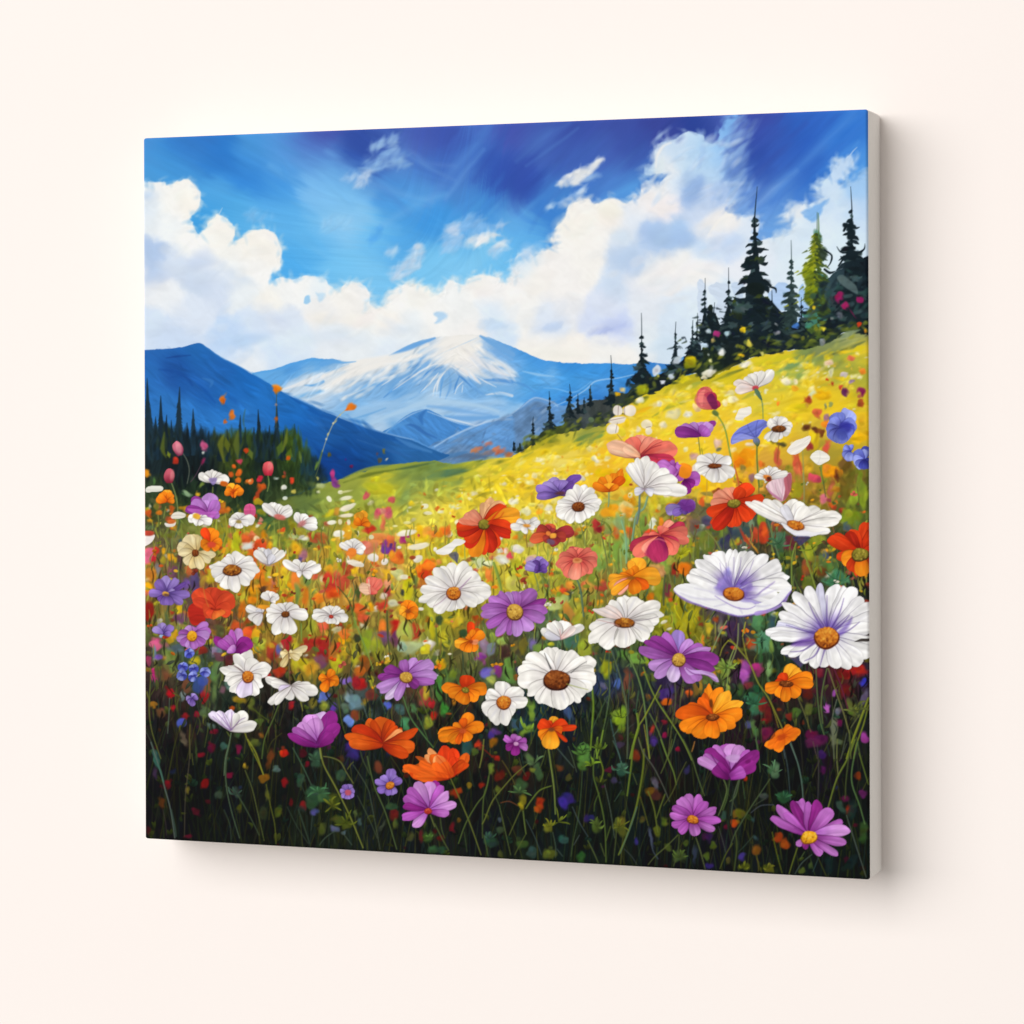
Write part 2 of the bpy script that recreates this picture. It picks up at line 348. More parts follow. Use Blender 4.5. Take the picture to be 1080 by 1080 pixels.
GROUND = U("""345 512 140 150 60;370 500 150 158 66;400 490 140 152 60;440 490 124 142 60;480 482 150 156 50;500 490 170 170 50;450 505 110 136 76;475 500 96 130 84;420 510 160 168 58;400 512 196 190 50;465 515 180 182 56;380 522 150 162 66;410 522 190 186 48;430 518 100 138 96;500 510 216 198 50;480 520 205 195 70;520 495 214 194 66;545 490 236 206 40;520 515 232 204 40;
570 480 236 206 56;600 475 234 204 44;560 500 242 210 70;590 495 240 218 110;560 515 240 200 40;610 490 238 200 40;600 462 190 184 66;625 460 140 150 70;580 468 160 150 40;640 460 232 196 40;660 440 214 180 50;670 470 240 200 50;690 425 228 200 40;710 440 232 210 80;700 460 240 200 50;690 410 190 180 40;740 420 232 200 30;760 400 190 180 40;730 400 180 170 40;
770 395 214 190 30;800 385 206 190 40;830 375 222 196 36;850 372 120 140 80;835 388 100 150 110;870 365 130 140 92;895 355 150 158 110;905 350 140 150 100;905 370 222 196 40;880 380 140 150 70;850 395 206 190 60;820 400 210 192 50;790 410 224 196 60;890 400 190 176 60;905 395 170 170 60;905 420 200 180 40;880 420 226 190 30;850 430 226 192 30;820 430 218 196 54;800 420 214 200 60;860 410 220 186 40;
780 440 236 200 60;760 450 236 190 40;750 430 234 196 30;820 455 230 190 30;850 450 206 180 60;880 450 206 170 50;905 450 226 180 30;840 470 206 160 50;870 480 170 150 50;900 470 190 160 40;780 480 232 170 40;800 490 206 150 60;760 500 226 180 40;740 480 240 200 50;720 500 234 180 40;640 480 240 180 40;640 500 232 180 50;620 500 240 190 40;700 510 190 160 60;
450 530 206 196 80;440 520 190 186 60;460 550 214 200 70;420 550 190 180 60;400 540 150 160 70;380 550 170 170 50;360 560 170 150 50;340 545 130 150 60;320 530 100 120 60;350 530 140 156 70;330 560 120 130 60;320 545 90 110 60;480 535 224 196 60;500 545 220 200 60;540 540 220 200 60;560 540 224 196 60;520 560 200 190 60;500 530 226 200 50;580 560 200 180 60;
320 590 150 130 50;350 590 190 150 50;380 580 200 150 60;400 580 206 150 70;420 580 206 170 70;440 575 214 180 60;440 600 200 180 60;410 600 200 150 80;380 610 170 130 60;350 620 180 130 50;330 610 150 140 60;425 620 190 176 60;450 585 200 180 40;390 620 180 140 60;410 630 160 140 60;
500 590 200 190 80;530 580 206 190 60;545 610 214 200 60;530 620 190 170 50;570 600 190 180 60;560 620 160 160 60;590 620 150 150 50;610 620 130 140 60;590 580 190 180 70;640 560 150 150 60;650 580 130 146 60;660 600 150 150 70;630 540 160 160 70;690 540 170 160 60;700 520 190 170 50;720 550 110 100 60;740 560 100 100 70;720 580 120 120 50;700 600 110 110 50;740 600 80 90 50;620 590 150 150 60;640 610 130 110 50;
780 565 80 90 80;800 560 70 80 60;810 570 90 70 40;820 590 40 60 50;840 590 60 66 36;860 600 80 80 40;870 590 70 60 40;880 600 60 90 50;860 560 90 90 40;850 540 130 120 40;830 520 140 110 40;870 520 150 120 40;900 510 110 110 40;905 540 80 90 40;890 545 90 90 40;840 510 170 120 50;880 500 170 140 40;905 600 30 34 34;850 620 50 50 40;840 640 44 46 40;880 570 60 66 44;
160 490 34 56 60;180 500 50 66 44;210 500 20 36 40;240 500 40 66 40;270 500 46 60 34;300 500 50 66 34;320 505 70 90 40;160 515 60 80 50;200 520 60 80 40;250 525 34 56 40;280 520 40 60 40;300 530 110 120 50;180 540 80 90 40;160 550 80 80 50;200 560 110 116 50;220 560 120 120 46;240 575 150 150 40;260 560 160 140 40;280 545 60 90 50;270 580 170 110 50;300 560 110 120 50;
190 580 110 110 60;170 580 100 90 60;180 600 110 90 50;200 595 80 90 60;200 610 90 70 60;220 600 150 120 50;215 615 110 70 60;170 600 120 100 60;160 610 150 110 40;250 600 160 140 50;230 625 130 90 40;280 610 200 120 40;290 600 190 150 50;300 620 180 140 40;260 630 170 130 30;250 640 90 80 50;160 640 110 90 40;180 650 130 120 50;200 640 90 70 60;
260 660 110 90 60;240 660 100 66 40;220 665 100 70 60;270 670 140 120 40;280 680 150 110 40;290 690 120 70 40;300 680 150 130 50;160 660 90 80 50;180 680 90 96 60;175 700 80 90 50;200 690 60 76 60;225 690 56 66 60;230 705 90 90 50;215 720 60 80 50;180 720 60 50 40;160 700 60 46 44;240 720 40 50 40;270 715 46 50 40;290 715 40 34 30;
320 670 130 120 40;330 690 110 70 40;345 670 150 120 40;360 680 130 100 40;370 670 140 130 50;390 670 140 120 50;400 660 130 110 50;390 690 110 100 40;410 690 90 90 40;420 680 130 120 60;440 675 140 140 80;440 690 120 120 60;430 660 170 120 40;455 665 150 150 40;450 650 150 150 50;350 700 110 100 40;325 705 140 120 40;370 705 100 80 40;385 715 70 50 40;
470 655 160 150 40;480 670 130 120 40;490 660 140 120 40;470 680 110 110 40;480 690 100 90 46;500 680 96 96 66;515 670 100 110 60;510 690 90 90 50;530 690 64 50 44;545 690 70 66 40;560 690 70 86 56;570 680 76 80 60;580 665 90 110 70;590 680 60 86 60;600 670 66 90 66;610 650 130 130 50;615 680 120 120 40;540 705 60 60 40;520 710 70 80 50;500 700 80 86 50;465 710 70 90 46;
350 730 50 56 40;370 735 80 90 90;390 735 60 80 80;400 745 50 66 60;360 720 90 86 46;400 720 80 70 36;420 745 60 50 40;440 735 90 60 40;455 730 60 70 50;340 745 50 60 50;320 745 40 40 40;310 760 30 30 30;360 760 34 40 36;440 760 40 40 34;380 760 34 40 40;
640 690 50 66 50;650 710 40 50 60;640 720 40 50 80;670 690 70 86 46;680 700 50 60 50;690 660 130 130 30;710 655 150 140 24;720 665 140 130 24;735 670 120 116 30;750 670 90 90 40;700 680 60 70 40;760 660 70 60 70;770 680 44 30 44;760 700 40 36 30;755 710 90 110 50;740 730 50 50 40;700 730 40 30 60;710 740 60 40 50;680 730 30 40 40;660 740 60 46 40;640 750 34 44 34;
785 660 60 50 70;800 660 60 90 50;805 680 60 90 60;790 690 50 40 30;800 710 40 50 30;780 710 50 26 50;820 700 30 40 30;830 690 34 50 36;790 730 34 50 34;800 740 30 56 44;810 750 60 24 30;850 740 50 30 30;890 715 80 30 26;870 720 50 26 40;895 725 60 30 24;900 740 50 50 40;905 720 40 30 50;880 750 36 26 34;845 750 34 40 30;
165 740 46 34 34;190 745 50 34 30;215 745 54 50 40;240 745 34 44 36;265 750 54 50 30;285 745 36 30 26;170 770 32 26 28;200 770 50 36 30;230 770 26 30 32;260 770 44 38 26;290 770 36 26 26;160 800 28 28 32;180 800 26 22 26;210 800 26 26 28;240 795 26 34 32;270 800 34 28 24;290 800 32 34 30;170 830 26 24 30;200 830 22 22 28;240 830 22 24 28;270 830 30 32 28;290 840 26 30 30;160 870 26 24 30;200 870 22 22 28;240 870 26 30 32;280 870 24 28 30;
320 790 24 30 30;350 800 36 36 30;370 795 34 30 60;400 800 26 34 34;420 790 44 26 22;320 820 32 32 30;340 840 44 50 34;370 830 34 36 44;400 830 26 34 34;420 830 22 24 28;330 870 38 46 36;360 860 44 52 28;390 860 30 38 44;420 860 26 32 38;440 870 28 34 38;
470 750 50 36 30;480 780 30 34 34;510 770 32 36 38;500 800 44 34 30;530 810 50 34 30;530 790 26 32 30;550 790 36 38 32;545 820 52 36 26;520 840 30 30 28;500 840 28 28 30;480 860 34 34 34;520 870 26 28 34;550 860 28 32 28;580 800 34 40 36;570 830 34 34 30;600 830 24 28 38;600 860 18 28 32;580 870 26 38 38;560 880 32 42 34;600 890 20 36 34;600 760 26 32 46;590 770 24 30 38;560 760 24 46 52;
640 770 36 44 30;660 780 44 40 34;690 770 34 28 44;720 770 22 20 28;690 800 40 28 34;730 790 24 24 26;640 810 28 34 34;670 820 26 38 34;700 840 34 24 22;720 850 26 26 24;640 850 26 34 30;660 870 20 34 34;690 870 24 30 34;720 880 30 32 30;650 890 26 36 30;700 900 18 22 28;740 900 24 26 32;760 870 36 30 44;750 820 26 24 28;
780 770 40 24 34;800 770 30 20 28;830 770 22 24 24;850 790 22 18 26;880 780 24 26 28;900 770 34 36 34;800 810 22 26 28;830 830 16 20 24;850 820 22 18 28;870 800 40 20 44;870 830 30 22 40;890 830 24 26 28;900 850 20 28 28;780 850 34 38 30;800 870 20 26 28;800 900 26 34 34;840 900 18 26 28;880 900 20 32 32;905 890 20 34 32;820 880 24 22 24;860 915 16 30 32;905 915 16 28 28""")

TA, TB, TC, TD = (140, 110, 5.4), (340, 110, 5.4), (540, 110, 5.4), (740, 110, 5.4)
TE, TF, TG, TH = (140, 310, 5.4), (340, 310, 5.4), (540, 310, 5.4), (740, 310, 5.4)
S = 6.75
Ta, Tb, Tc, Td, Te = (140, 490, S), (300, 490, S), (460, 490, S), (620, 490, S), (770, 490, S)
Tf, Tg, Th, Ti, Tj = (140, 640, S), (300, 640, S), (460, 640, S), (620, 640, S), (770, 640, S)
Tl, Tm, Tn, Tk, Tq = (140, 780, S), (300, 780, S), (460, 780, S), (620, 780, S), (770, 780, S)


def paint_sky(P):
    X, Y = P.X0, P.Y0
    field_sky = field(SKY, 13)
    # streaks fan out from low on the left: falling on the left, rising on the right
    wx = 9 * fbm(X / 45, Y / 30, 4); wy = 8 * fbm(X / 45 + 70, Y / 30 + 20, 4)
    ang = np.where(X < 480, .48, -.75) * sstep(0, 60, np.abs(X - 480)) * sstep(330, 200, Y)
    ca, sa = np.cos(ang), np.sin(ang)
    u = X * ca + Y * sa; v = -X * sa + Y * ca
    k = fbm(u / 60, v / 7, 4)
    col = field_sky(X + wx + 10 * k * ca, Y + wy + 10 * k * sa)
    k2 = noise(u / 40 + 3, v / 3) * .6 + noise(u / 22, v / 1.4) * .4
    col = col * (1 + .03 * k + .010 * k2)[..., None]
    P.img[:] = col
    sk = lambda pts, w0, wm, w1, c, a, so=6: P.stroke(pts, w0, w1, c, a, so, wm)
    # long brushed bands
    sk([(285, 175), (330, 205), (370, 225), (420, 240)], 2, 12, 3, (128, 192, 240), .35, 8)
    sk([(345, 160), (375, 182), (410, 200), (455, 215)], 2, 8, 3, (120, 180, 236), .4, 8)
    sk([(385, 165), (430, 160), (450, 172), (480, 175)], 2, 5, 2, (110, 150, 214), .3, 5)
    sk([(425, 160), (455, 178), (480, 190)], 2, 4, 1, (105, 155, 220), .45, 4)
    sk([(450, 215), (478, 180), (500, 155), (518, 128)], 4, 10, 3, (88, 140, 214), .5, 8)
    sk([(470, 210), (488, 185), (510, 158)], 2, 5, 2, (110, 165, 228), .45, 5)
    sk([(500, 190), (520, 160), (535, 135)], 3, 9, 3, (50, 78, 168), .5, 8)
    sk([(400, 240), (440, 215), (470, 205)], 3, 9, 3, (112, 178, 234), .45, 7)
    sk([(545, 170), (575, 145), (600, 130)], 2, 6, 2, (84, 128, 200), .4, 6)
    sk([(555, 175), (590, 150), (610, 135)], 2, 3, 1, (90, 138, 208), .35, 3)
    sk([(630, 205), (665, 185), (690, 165)], 3, 8, 3, (70, 120, 200), .4, 6)
    sk([(640, 210), (670, 195), (680, 185)], 2, 6, 2, (92, 165, 232), .5, 6)
    sk([(800, 225), (835, 185), (880, 140), (900, 120)], 3, 12, 4, (86, 146, 222), .5, 9)
    sk([(782, 200), (805, 175), (850, 130)], 3, 8, 3, (56, 84, 172), .5, 7)
    sk([(815, 215), (845, 190), (875, 165), (905, 135)], 3, 10, 3, (60, 116, 206), .5, 8)
    sk([(790, 225), (815, 200), (840, 180)], 3, 7, 2, (130, 175, 232), .55, 6)
    sk([(870, 195), (890, 165), (905, 150)], 3, 7, 2, (96, 162, 232), .45, 6)
    for i in range(260):
        x = rng.uniform(152, 912); y = rng.uniform(120, 310)
        a = (.5 if x < 480 else -.75) + rng.normal() * .2
        cc = field_sky(np.array([[x + rng.normal() * 9]]), np.array([[y + rng.normal() * 9]]))[0, 0] * 255
        P.daub(x, y, rng.uniform(10, 26), rng.uniform(1.5, 4), a, cc, .28, 3., 2, .05)
    # thin drifting scraps
    def wisp(T, s, c=(214, 228, 240), a=.8, so=2.2, rg=3):
        p = np.array(TP(T, s))
        P.poly(p, c, so + 1.8, a * .55, True, .03, -.6, rg + 1)
        lo, hi = p.min(0), p.max(0); n = 0
        from math import hypot
        for k in range(400):
            x, y = rng.uniform(lo[0], hi[0]), rng.uniform(lo[1], hi[1])
            ins = False
            for (xa, ya), (xb, yb) in zip(p, np.roll(p, -1, 0)):
                if (ya > y) != (yb > y) and x < (xb - xa) * (y - ya) / (yb - ya) + xa: ins = not ins
            if not ins: continue
            n += 1
            if n > 5 + (hi[0] - lo[0]) * (hi[1] - lo[1]) / 26: break
            P.daub(x, y, rng.uniform(2.5, 7), rng.uniform(.9, 2.4), -.6 + rng.normal() * .45, np.clip(np.array(c) * rng.uniform(.94, 1.05), 0, 242), a * rng.uniform(.25, .6), 1.8, 2, .05)
    wisp(TB, '270 265;280 235;330 205;375 190;405 175;440 180;420 205;435 260;395 265;360 235;320 250', (150, 186, 226), .75, 2)
    wisp(TB, '235 345;245 315;300 310;350 270;420 255;460 300;500 345;430 360;360 360;300 385;250 380', (138, 180, 226), .8, 2.5)
    wisp(TB, '180 470;200 420;250 385;285 370;270 420;230 465', (188, 210, 236), .8, 2)
    wisp(TB, '105 430;130 400;200 395;180 440;140 450', (170, 204, 240), .5, 3)
    wisp(TB, '380 1000;400 930;480 870;520 805;560 795;570 860;550 930;490 970;420 1000', (190, 214, 238), .85, 2.2)
    wisp(TB, '350 850;400 815;440 830;390 860', (176, 210, 240), .7, 2)
    wisp(TB, '680 800;690 720;715 680;760 665;790 680;800 750;830 800;760 830;700 840', (160, 200, 238), .85, 2.5)
    wisp(TB, '725 740;720 690;760 668;785 690;780 740', (196, 214, 238), .7, 2)
    wisp(TB, '790 690;840 620;890 650;960 690;970 740;900 780;830 770', (132, 184, 234), .9, 2)
    wisp(TB, '830 770;860 750;900 750;1005 740;960 775;890 812;845 800', (232, 234, 236), .95, 1.3)
    wisp(TB, '980 690;1020 675;1030 690;990 700', (180, 206, 236), .8, 1)
    wisp(TB, '945 850;1000 790;1060 785;1040 830;980 870', (178, 210, 240), .85, 1.6)
    wisp(TB, '985 805;1020 785;1055 785;1030 808', (214, 228, 240), .7, 1)
    wisp(TC, '255 462;300 410;330 390;390 375;430 350;460 335;500 305;520 308;490 345;455 385;425 420;370 460;310 465', (234, 236, 236), .98, 1.0, 2)
    wisp(TC, '420 420;480 400;510 400;460 430', (150, 186, 230), .7, 1.4)
    wisp(TC, '265 560;330 530;380 495;425 485;400 510;350 560;290 582', (140, 178, 226), .9, 1.5)
    wisp(TC, '370 500;400 484;428 488;395 506', (196, 216, 240), .8, .8)
    wisp(TC, '200 585;230 575;240 585;215 592', (190, 214, 240), .8, .8)
    wisp(TA, '640 620;690 595;740 630;800 640;720 665;650 650', (120, 186, 236), .7, 3)
    # pale scraps over the left clouds
    wisp(TB, '0 640;90 620;165 640;170 700;90 730;0 720', (146, 200, 240), .6, 3.5)
    wisp(TB, '260 780;330 690;345 720;300 770', (84, 164, 232), .6, 2)


def paint_clouds(P):
    F = field(CLOUD, 8)

    def col(X, Y):
        wx = 6 * fbm(X / 26, Y / 20, 4); wy = 6 * fbm(X / 26 + 40, Y / 20 + 11, 4)
        c = F(X + wx, Y + wy)
        k = fbm(X / 16 + Y / 40, Y / 12, 4)
        return np.minimum(c * (1.03 + .022 * k + .008 * noise((X + Y) / 12, (Y - X) / 4))[..., None], .965)
    left = [(140, 192)] + TP(TA, '60 440;130 450;180 440;200 458;285 430;335 443;372 495;388 530;375 600;330 645;345 690;375 738;400 720;440 660;490 625;545 670;585 715;570 770;600 778;650 730;680 717;755 717;810 745;838 800;850 860;848 900;835 945;790 975;800 1005;850 985;930 1000;970 975;1070 985') \
        + TP(TB, '20 1000;80 1075;130 1020;165 1012;220 1020;265 1065') + TP(TF, '270 20;262 50;285 76;320 85;350 50;390 10') + TP(TB, '420 1050;470 1025;520 1020;590 1030;650 1075;680 1070;730 1010;780 1024;820 1025;850 985;910 970;1000 985;1020 1000') \
        + TP(TC, '0 985;22 978;4 930;20 880;60 850;90 835;130 865;170 835;235 810;225 775;260 700;300 650;330 570;400 545;440 552;490 570;530 545;580 535;650 565;690 525;740 510;740 470;760 435;800 435;820 470;855 440;890 400;850 395;810 402;760 400;752 375;760 350;805 330;815 275;850 225;920 200;1000 160;1080 175') \
        + TP(TD, '20 210;80 215;110 130;150 65;200 58;225 110;220 180;190 240;150 280;205 330;205 400;215 480;230 520;180 570;130 605;190 628;290 628;330 690;270 790;400 760;450 742;510 715;505 660;480 640;515 600;550 575;620 570;660 548;700 530;650 490;665 445;725 410;740 330;790 318;850 300;862 330;850 380;800 440;830 450;870 425;900 400;925 385;980 380') \
        + [(930, 300), (930, 440), (140, 440)]
    P.poly(left, col, 2.2, .55, True, 0, 0, 4.)
    P.poly(left, col, 1.3, 1, True, 0, 0, 2.6)
    # lost and found edges
    pl = spline(np.array(left, float), True)
    S0 = field(SKY, 13)
    for k in range(len(pl) - 1):
        x, y = pl[k]
        if not (150 < x < 914) or y > 325: continue
        feather = (.5 + .5 * noise(np.array(x / 26.), np.array(y / 26.))) * (.35 if x < 330 else .8)
        for q in range(int(1 + 3 * feather)):
            px, py = x + rng.normal() * 2.4, y + rng.normal() * 2.4
            cc = F(np.array([[x]]), np.array([[y + 6]]))[0, 0] * 255
            if rng.random() < .35: cc = S0(np.array([[x]]), np.array([[max(y - 8, 130)]]))[0, 0] * 255
            P.daub(px, py, rng.uniform(2, 6), rng.uniform(1., 2.4), rng.normal() * .9 - .4, cc, .18 + .34 * feather, 2.0)
    # blue-grey hollows and lit billows
    for x, y, a, bb, an, c, al in ((160, 275, 9, 16, 0, (168, 192, 228), .45), (168, 292, 14, 9, 0, (188, 206, 232), .4), (215, 278, 22, 8, -.3, (196, 212, 234), .45), (240, 292, 26, 8, .1, (200, 216, 236), .4), (205, 300, 20, 8, 0, (196, 210, 232), .4), (165, 345, 16, 8, .2, (206, 220, 238), .4), (250, 358, 30, 8, 0, (186, 210, 240), .5), (290, 335, 26, 8, .1, (206, 220, 238), .4), (350, 356, 40, 9, 0, (210, 224, 238), .4), (425, 345, 20, 6, 0, (214, 226, 238), .4),
                           (155, 206, 8, 6, .2, (196, 214, 236), .5), (735, 205, 8, 18, .5, (150, 180, 226), .5), (725, 185, 7, 12, .5, (170, 198, 234), .4), (695, 245, 18, 14, -.7, (164, 192, 230), .55), (715, 255, 16, 9, -.6, (160, 190, 230), .5), (670, 278, 20, 10, -.7, (184, 206, 234), .5), (655, 252, 10, 10, 0, (206, 220, 236), .4), (650, 345, 18, 6, -.3, (184, 198, 236), .45), (580, 345, 16, 6, -.3, (206, 222, 240), .5), (700, 300, 20, 7, -.4, (214, 226, 240), .4), (745, 262, 12, 7, -.5, (190, 210, 238), .5), (770, 258, 14, 8, -.4, (192, 212, 238), .5), (835, 320, 20, 14, 0, (206, 224, 240), .4), (700, 365, 26, 8, 0, (206, 224, 240), .4), (560, 268, 8, 9, .3, (196, 218, 240), .5),
                           (195, 212, 12, 10, .3, (244, 241, 236), .6), (232, 243, 8, 9, 0, (243, 240, 234), .5), (280, 258, 13, 10, .3, (244, 240, 232), .6), (600, 235, 16, 12, -.5, (244, 240, 232), .6), (645, 222, 14, 9, .3, (244, 239, 229), .6), (690, 206, 12, 8, -.6, (240, 238, 236), .55), (700, 222, 12, 6, .4, (240, 234, 232), .5), (695, 172, 6, 11, .3, (226, 234, 240), .6), (760, 234, 16, 8, -.5, (242, 238, 231), .7), (735, 285, 24, 9, -.4, (238, 239, 238), .6), (690, 292, 20, 7, -.5, (236, 236, 236), .5), (508, 300, 16, 9, 0, (243, 240, 235), .6), (440, 312, 16, 9, 0, (243, 240, 236), .6), (372, 312, 12, 9, 0, (243, 240, 236), .6), (340, 335, 18, 8, 0, (240, 234, 228), .5), (600, 370, 50, 8, .1, (240, 237, 230), .5), (380, 338, 22, 8, 0, (240, 237, 232), .5), (842, 224, 7, 5, -.3, (232, 236, 240), .5), (560, 300, 20, 14, -.3, (242, 239, 234), .5)):
        for q in range(5):
            P.daub(x + rng.normal() * a * .35, y + rng.normal() * bb * .35, a * rng.uniform(.5, .95), bb * rng.uniform(.5, .95), an + rng.normal() * .3, np.array(c) + rng.normal(size=3) * 2, al * .5, 4.5, 2, .04)
    # the tall head melts into the blue on its right
    S = field(SKY, 13)
    for k in range(150):
        t = rng.random(); x = 786 - 8 * math.sin(t * 3.1) + rng.normal() * 5; y = 124 + t * 92 + rng.normal() * 4
        q = S(np.array([[min(x + 18, 800)]]), np.array([[y]]))[0, 0] * 255
        m = rng.random() * .7 if x < 782 else rng.uniform(.3, 1)
        P.daub(x, y, rng.uniform(4, 12), rng.uniform(1.2, 3.2), -.85 + rng.normal() * .2, np.array((150, 186, 230)) * (1 - m) + q * m, .5, 2.2)
    for k in range(60):
        x, y = rng.uniform(690, 780), rng.uniform(142, 215)
        P.daub(x, y, rng.uniform(3, 9), rng.uniform(1.2, 3), -.7 + rng.normal() * .3, [(196, 214, 236), (150, 182, 226), (176, 206, 238), (214, 226, 240)][rng.integers(4)], .35, 2.)
    # blue showing through
    hole = lambda T, s, c, a=.9, so=1.6: P.poly(TP(T, s), c, so, a, True, .03, -.6, 2.5)
    hole(TD, '590 640;570 610;620 590;680 560;725 540;700 580;680 630;630 670', (120, 174, 232), .85, 2)
    hole(TD, '190 625;220 590;250 580;300 600;290 625;240 640', (120, 166, 226), .6, 3)
    hole(TF, '640 165;660 140;640 105;670 100;712 122;690 150;660 168', (160, 202, 238), .75, 2.2)
    hole(TE, '970 42;985 12;1010 18;1005 45;985 52', (140, 198, 240), .8, 1.2)
    hole(TE, '1040 0;1090 0;1085 30;1060 40', (170, 212, 242), .6, 2)
    hole(TG, '440 230;480 195;560 185;650 165;600 200;530 230', (176, 190, 234), .8, 3)
    hole(TG, '170 205;200 170;280 160;270 200;200 215', (188, 208, 238), .7, 3)
    hole(TF, '880 190;920 150;1000 150;1060 190;960 210', (190, 214, 240), .6, 3)
    hole(TC, '970 540;1000 460;1080 400;1090 470;1020 540', (146, 178, 224), .7, 4)
    # fine brush turns inside the clouds
    for i in range(420):
        x = rng.uniform(152, 912); y = rng.uniform(195, 395)
        c, r = P.toidx(np.array([x]), np.array([y]))
        if not (0 <= r[0] < P.h and 0 <= c[0] < P.w): continue
        cc = P.img[int(r[0]), int(c[0])]
        if cc[0] < .55: continue
        cc = F(np.array([[x + rng.normal() * 7]]), np.array([[y + rng.normal() * 7]]))[0, 0] * 255 + rng.normal() * 3
        P.daub(x, y, rng.uniform(4, 13), rng.uniform(2.5, 6), rng.uniform(-1., .4), cc, .30, 2.5, 2, .03)
    # lit rims
    for T, s in ((TA, '290 436;335 450;372 500;380 535'), (TA, '680 724;755 724;806 752;838 820;842 870'), (TC, '240 780;268 705;306 655;336 580;400 553'), (TC, '500 575;580 543;640 570'), (TB, '840 1000;910 980;990 992'), (TC, '820 360;825 300;860 240;905 220'), (TD, '40 740;100 660;150 632;190 640')):
        P.stroke(TP(T, s), .5, .8, (246, 243, 238), .8, 2, 3.2)
    P.stroke(TP(TA, '490 628;510 590'), 1.2, .4, (190, 215, 238), .8, .6)
    P.stroke(TP(TD, '830 315;860 270;885 245'), 1.8, .4, (180, 206, 238), .9, .6)


def paint_mountains(P):
    F = field(FAR_M, 7)

    def far(X, Y):
        w = 3.0 * fbm(X / 18, Y / 10, 3)
        c = F(X + w * 1.5, Y + w)
        a = .55
        u = X * .86 - Y * .5; v = X * .5 + Y * .86
        k = noise(u / 16, v / 2.2) * .6 + noise(u / 9 + 5, v / 1.1) * .4
        return c * (1 + .045 * k)[..., None]
    P.poly([(266, 400), (266, 394)] + TP(TE, '700 447;740 440;820 425;900 395;980 372;1020 366;1080 370') + TP(TF, '70 372;150 385;250 372;370 355;450 312;540 270;610 250;720 240;830 233;895 235;960 250;1080 300') + TP(TG, '60 325;150 365;250 388;400 397;560 396;700 400;780 385;900 400;1000 390') + [(735, 470), (500, 500), (262, 480)], far, 0, 1, True, 0, 0, .8)
    st = lambda T, s, w0, wm, w1, c, a=.9, so=.6: P.stroke(TP(T, s), w0, w1, c, a, so, wm)
    blue, deep, snow = (96, 160, 222), (70, 134, 204), (238, 236, 232)
    st(TE, '700 452;800 435;900 402;1000 378;1080 374', 1, 3, 2, (84, 160, 226), .6)
    st(TE, '850 545;930 520;1000 495;1080 465', 1, 5, 6, (226, 230, 234), .95, 1)
    st(TE, '920 590;1000 575;1080 550', 2, 6, 4, (120, 180, 230), .8, 2)
    st(TE, '980 520;1040 520;1085 500', 1, 3, 3, (90, 160, 224), .8, 1)
    st(TE, '760 500;860 480;960 450;1060 425', 2, 6, 4, (104, 172, 230), .7, 2)
    st(TF, '380 352;450 325;540 290;640 252', .5, 6, 2, (104, 164, 224), .9, 1)
    st(TF, '0 540;110 480;260 420;420 380;560 350', 3, 7, 3, snow, .9, 2)
    st(TF, '0 470;100 430;200 395;330 370;480 340;600 290', 3, 7, 4, snow, .8, 2)
    st(TF, '0 400;60 385;120 392;190 385', 5, 3, .5, (100, 166, 226), .9, 1)
    st(TF, '20 440;90 420;150 400', 1, 2, .5, (120, 176, 228), .7, 1)
    st(TF, '620 372;700 330;790 290;880 250', .6, 1.2, .6, (176, 204, 232), .9, .6)
    st(TF, '640 300;760 262;870 245', 2, 7, 3, (240, 238, 234), .9, 2)
    st(TF, '700 390;800 340;900 290', 3, 10, 4, (240, 237, 230), .9, 3)
    st(TF, '760 410;840 460;900 510', 3, 6, 1, (236, 232, 230), .85, 1.5)
    st(TF, '830 330;920 400;1000 440;1080 470', 4, 7, 1, (234, 232, 232), .8, 2)
    st(TF, '900 240;960 275;1040 320;1085 345', 2, 6, 5, (112, 168, 222), .95, 1)
    st(TF, '940 320;1000 335;1080 375', 1, 3, 3, (120, 172, 224), .8, .8)
    st(TF, '900 360;960 370;1030 400', 1, 2, .5, (130, 180, 226), .7, .6)
    st(TF, '970 400;1040 430;1080 440', 1, 2, 2, (120, 172, 224), .8, .6)
    st(TF, '920 490;1000 490;1080 500', 1, 4, 4, (90, 150, 214), .9, .8)
    st(TF, '880 560;950 530;1080 545', 1, 6, 5, (120, 176, 226), .8, 1)
    st(TF, '930 575;1010 565;1080 580', 1, 3, 3, (206, 220, 234), .9, .8)
    # ribs of the main face
    for s_, w, c in (('540 380;480 430;400 470;330 540', 3, blue), ('560 440;490 480;410 540;350 590', 2.5, deep), ('590 375;540 400;500 430', 4, deep), ('640 420;590 460;550 520', 3, deep), ('690 415;640 430;600 450', 3, (90, 146, 206)),
                     ('700 430;680 500;670 590', 3, blue), ('740 420;790 470;850 530', 3, deep), ('720 440;730 520;700 600', 3, (110, 166, 222)), ('830 470;870 540;930 580', 4, (104, 162, 220)), ('440 460;360 490;270 560', 2.5, blue), ('330 500;250 540;180 600', 2.5, (110, 170, 224)),
                     ('250 520;190 560;120 600', 2, (120, 178, 228)), ('520 520;440 570;360 620', 3, (124, 178, 228)), ('600 500;560 560;500 600', 2.5, (112, 168, 222)), ('780 470;760 520;750 560', 2, deep)):
        st(TF, s_, .8, w, .6, c, .8, .7)
    for s_, w in (('720 400;640 400;560 440;500 480;400 550', 2.2), ('660 450;610 510;560 560', 2), ('700 440;660 500;650 580', 2.4), ('670 470;640 530;630 580', 1.6), ('800 500;770 530;755 570', 1.2), ('800 520;795 560', 1), ('560 410;500 460;440 500', 1.6), ('420 470;340 520', 1.8), ('720 405;780 440;820 470', 1.6), ('300 500;240 540;150 580', 1.3), ('880 470;930 500;990 530', 1.4)):
        st(TF, s_, .5, w, .4, (226, 232, 238), .85, .5)
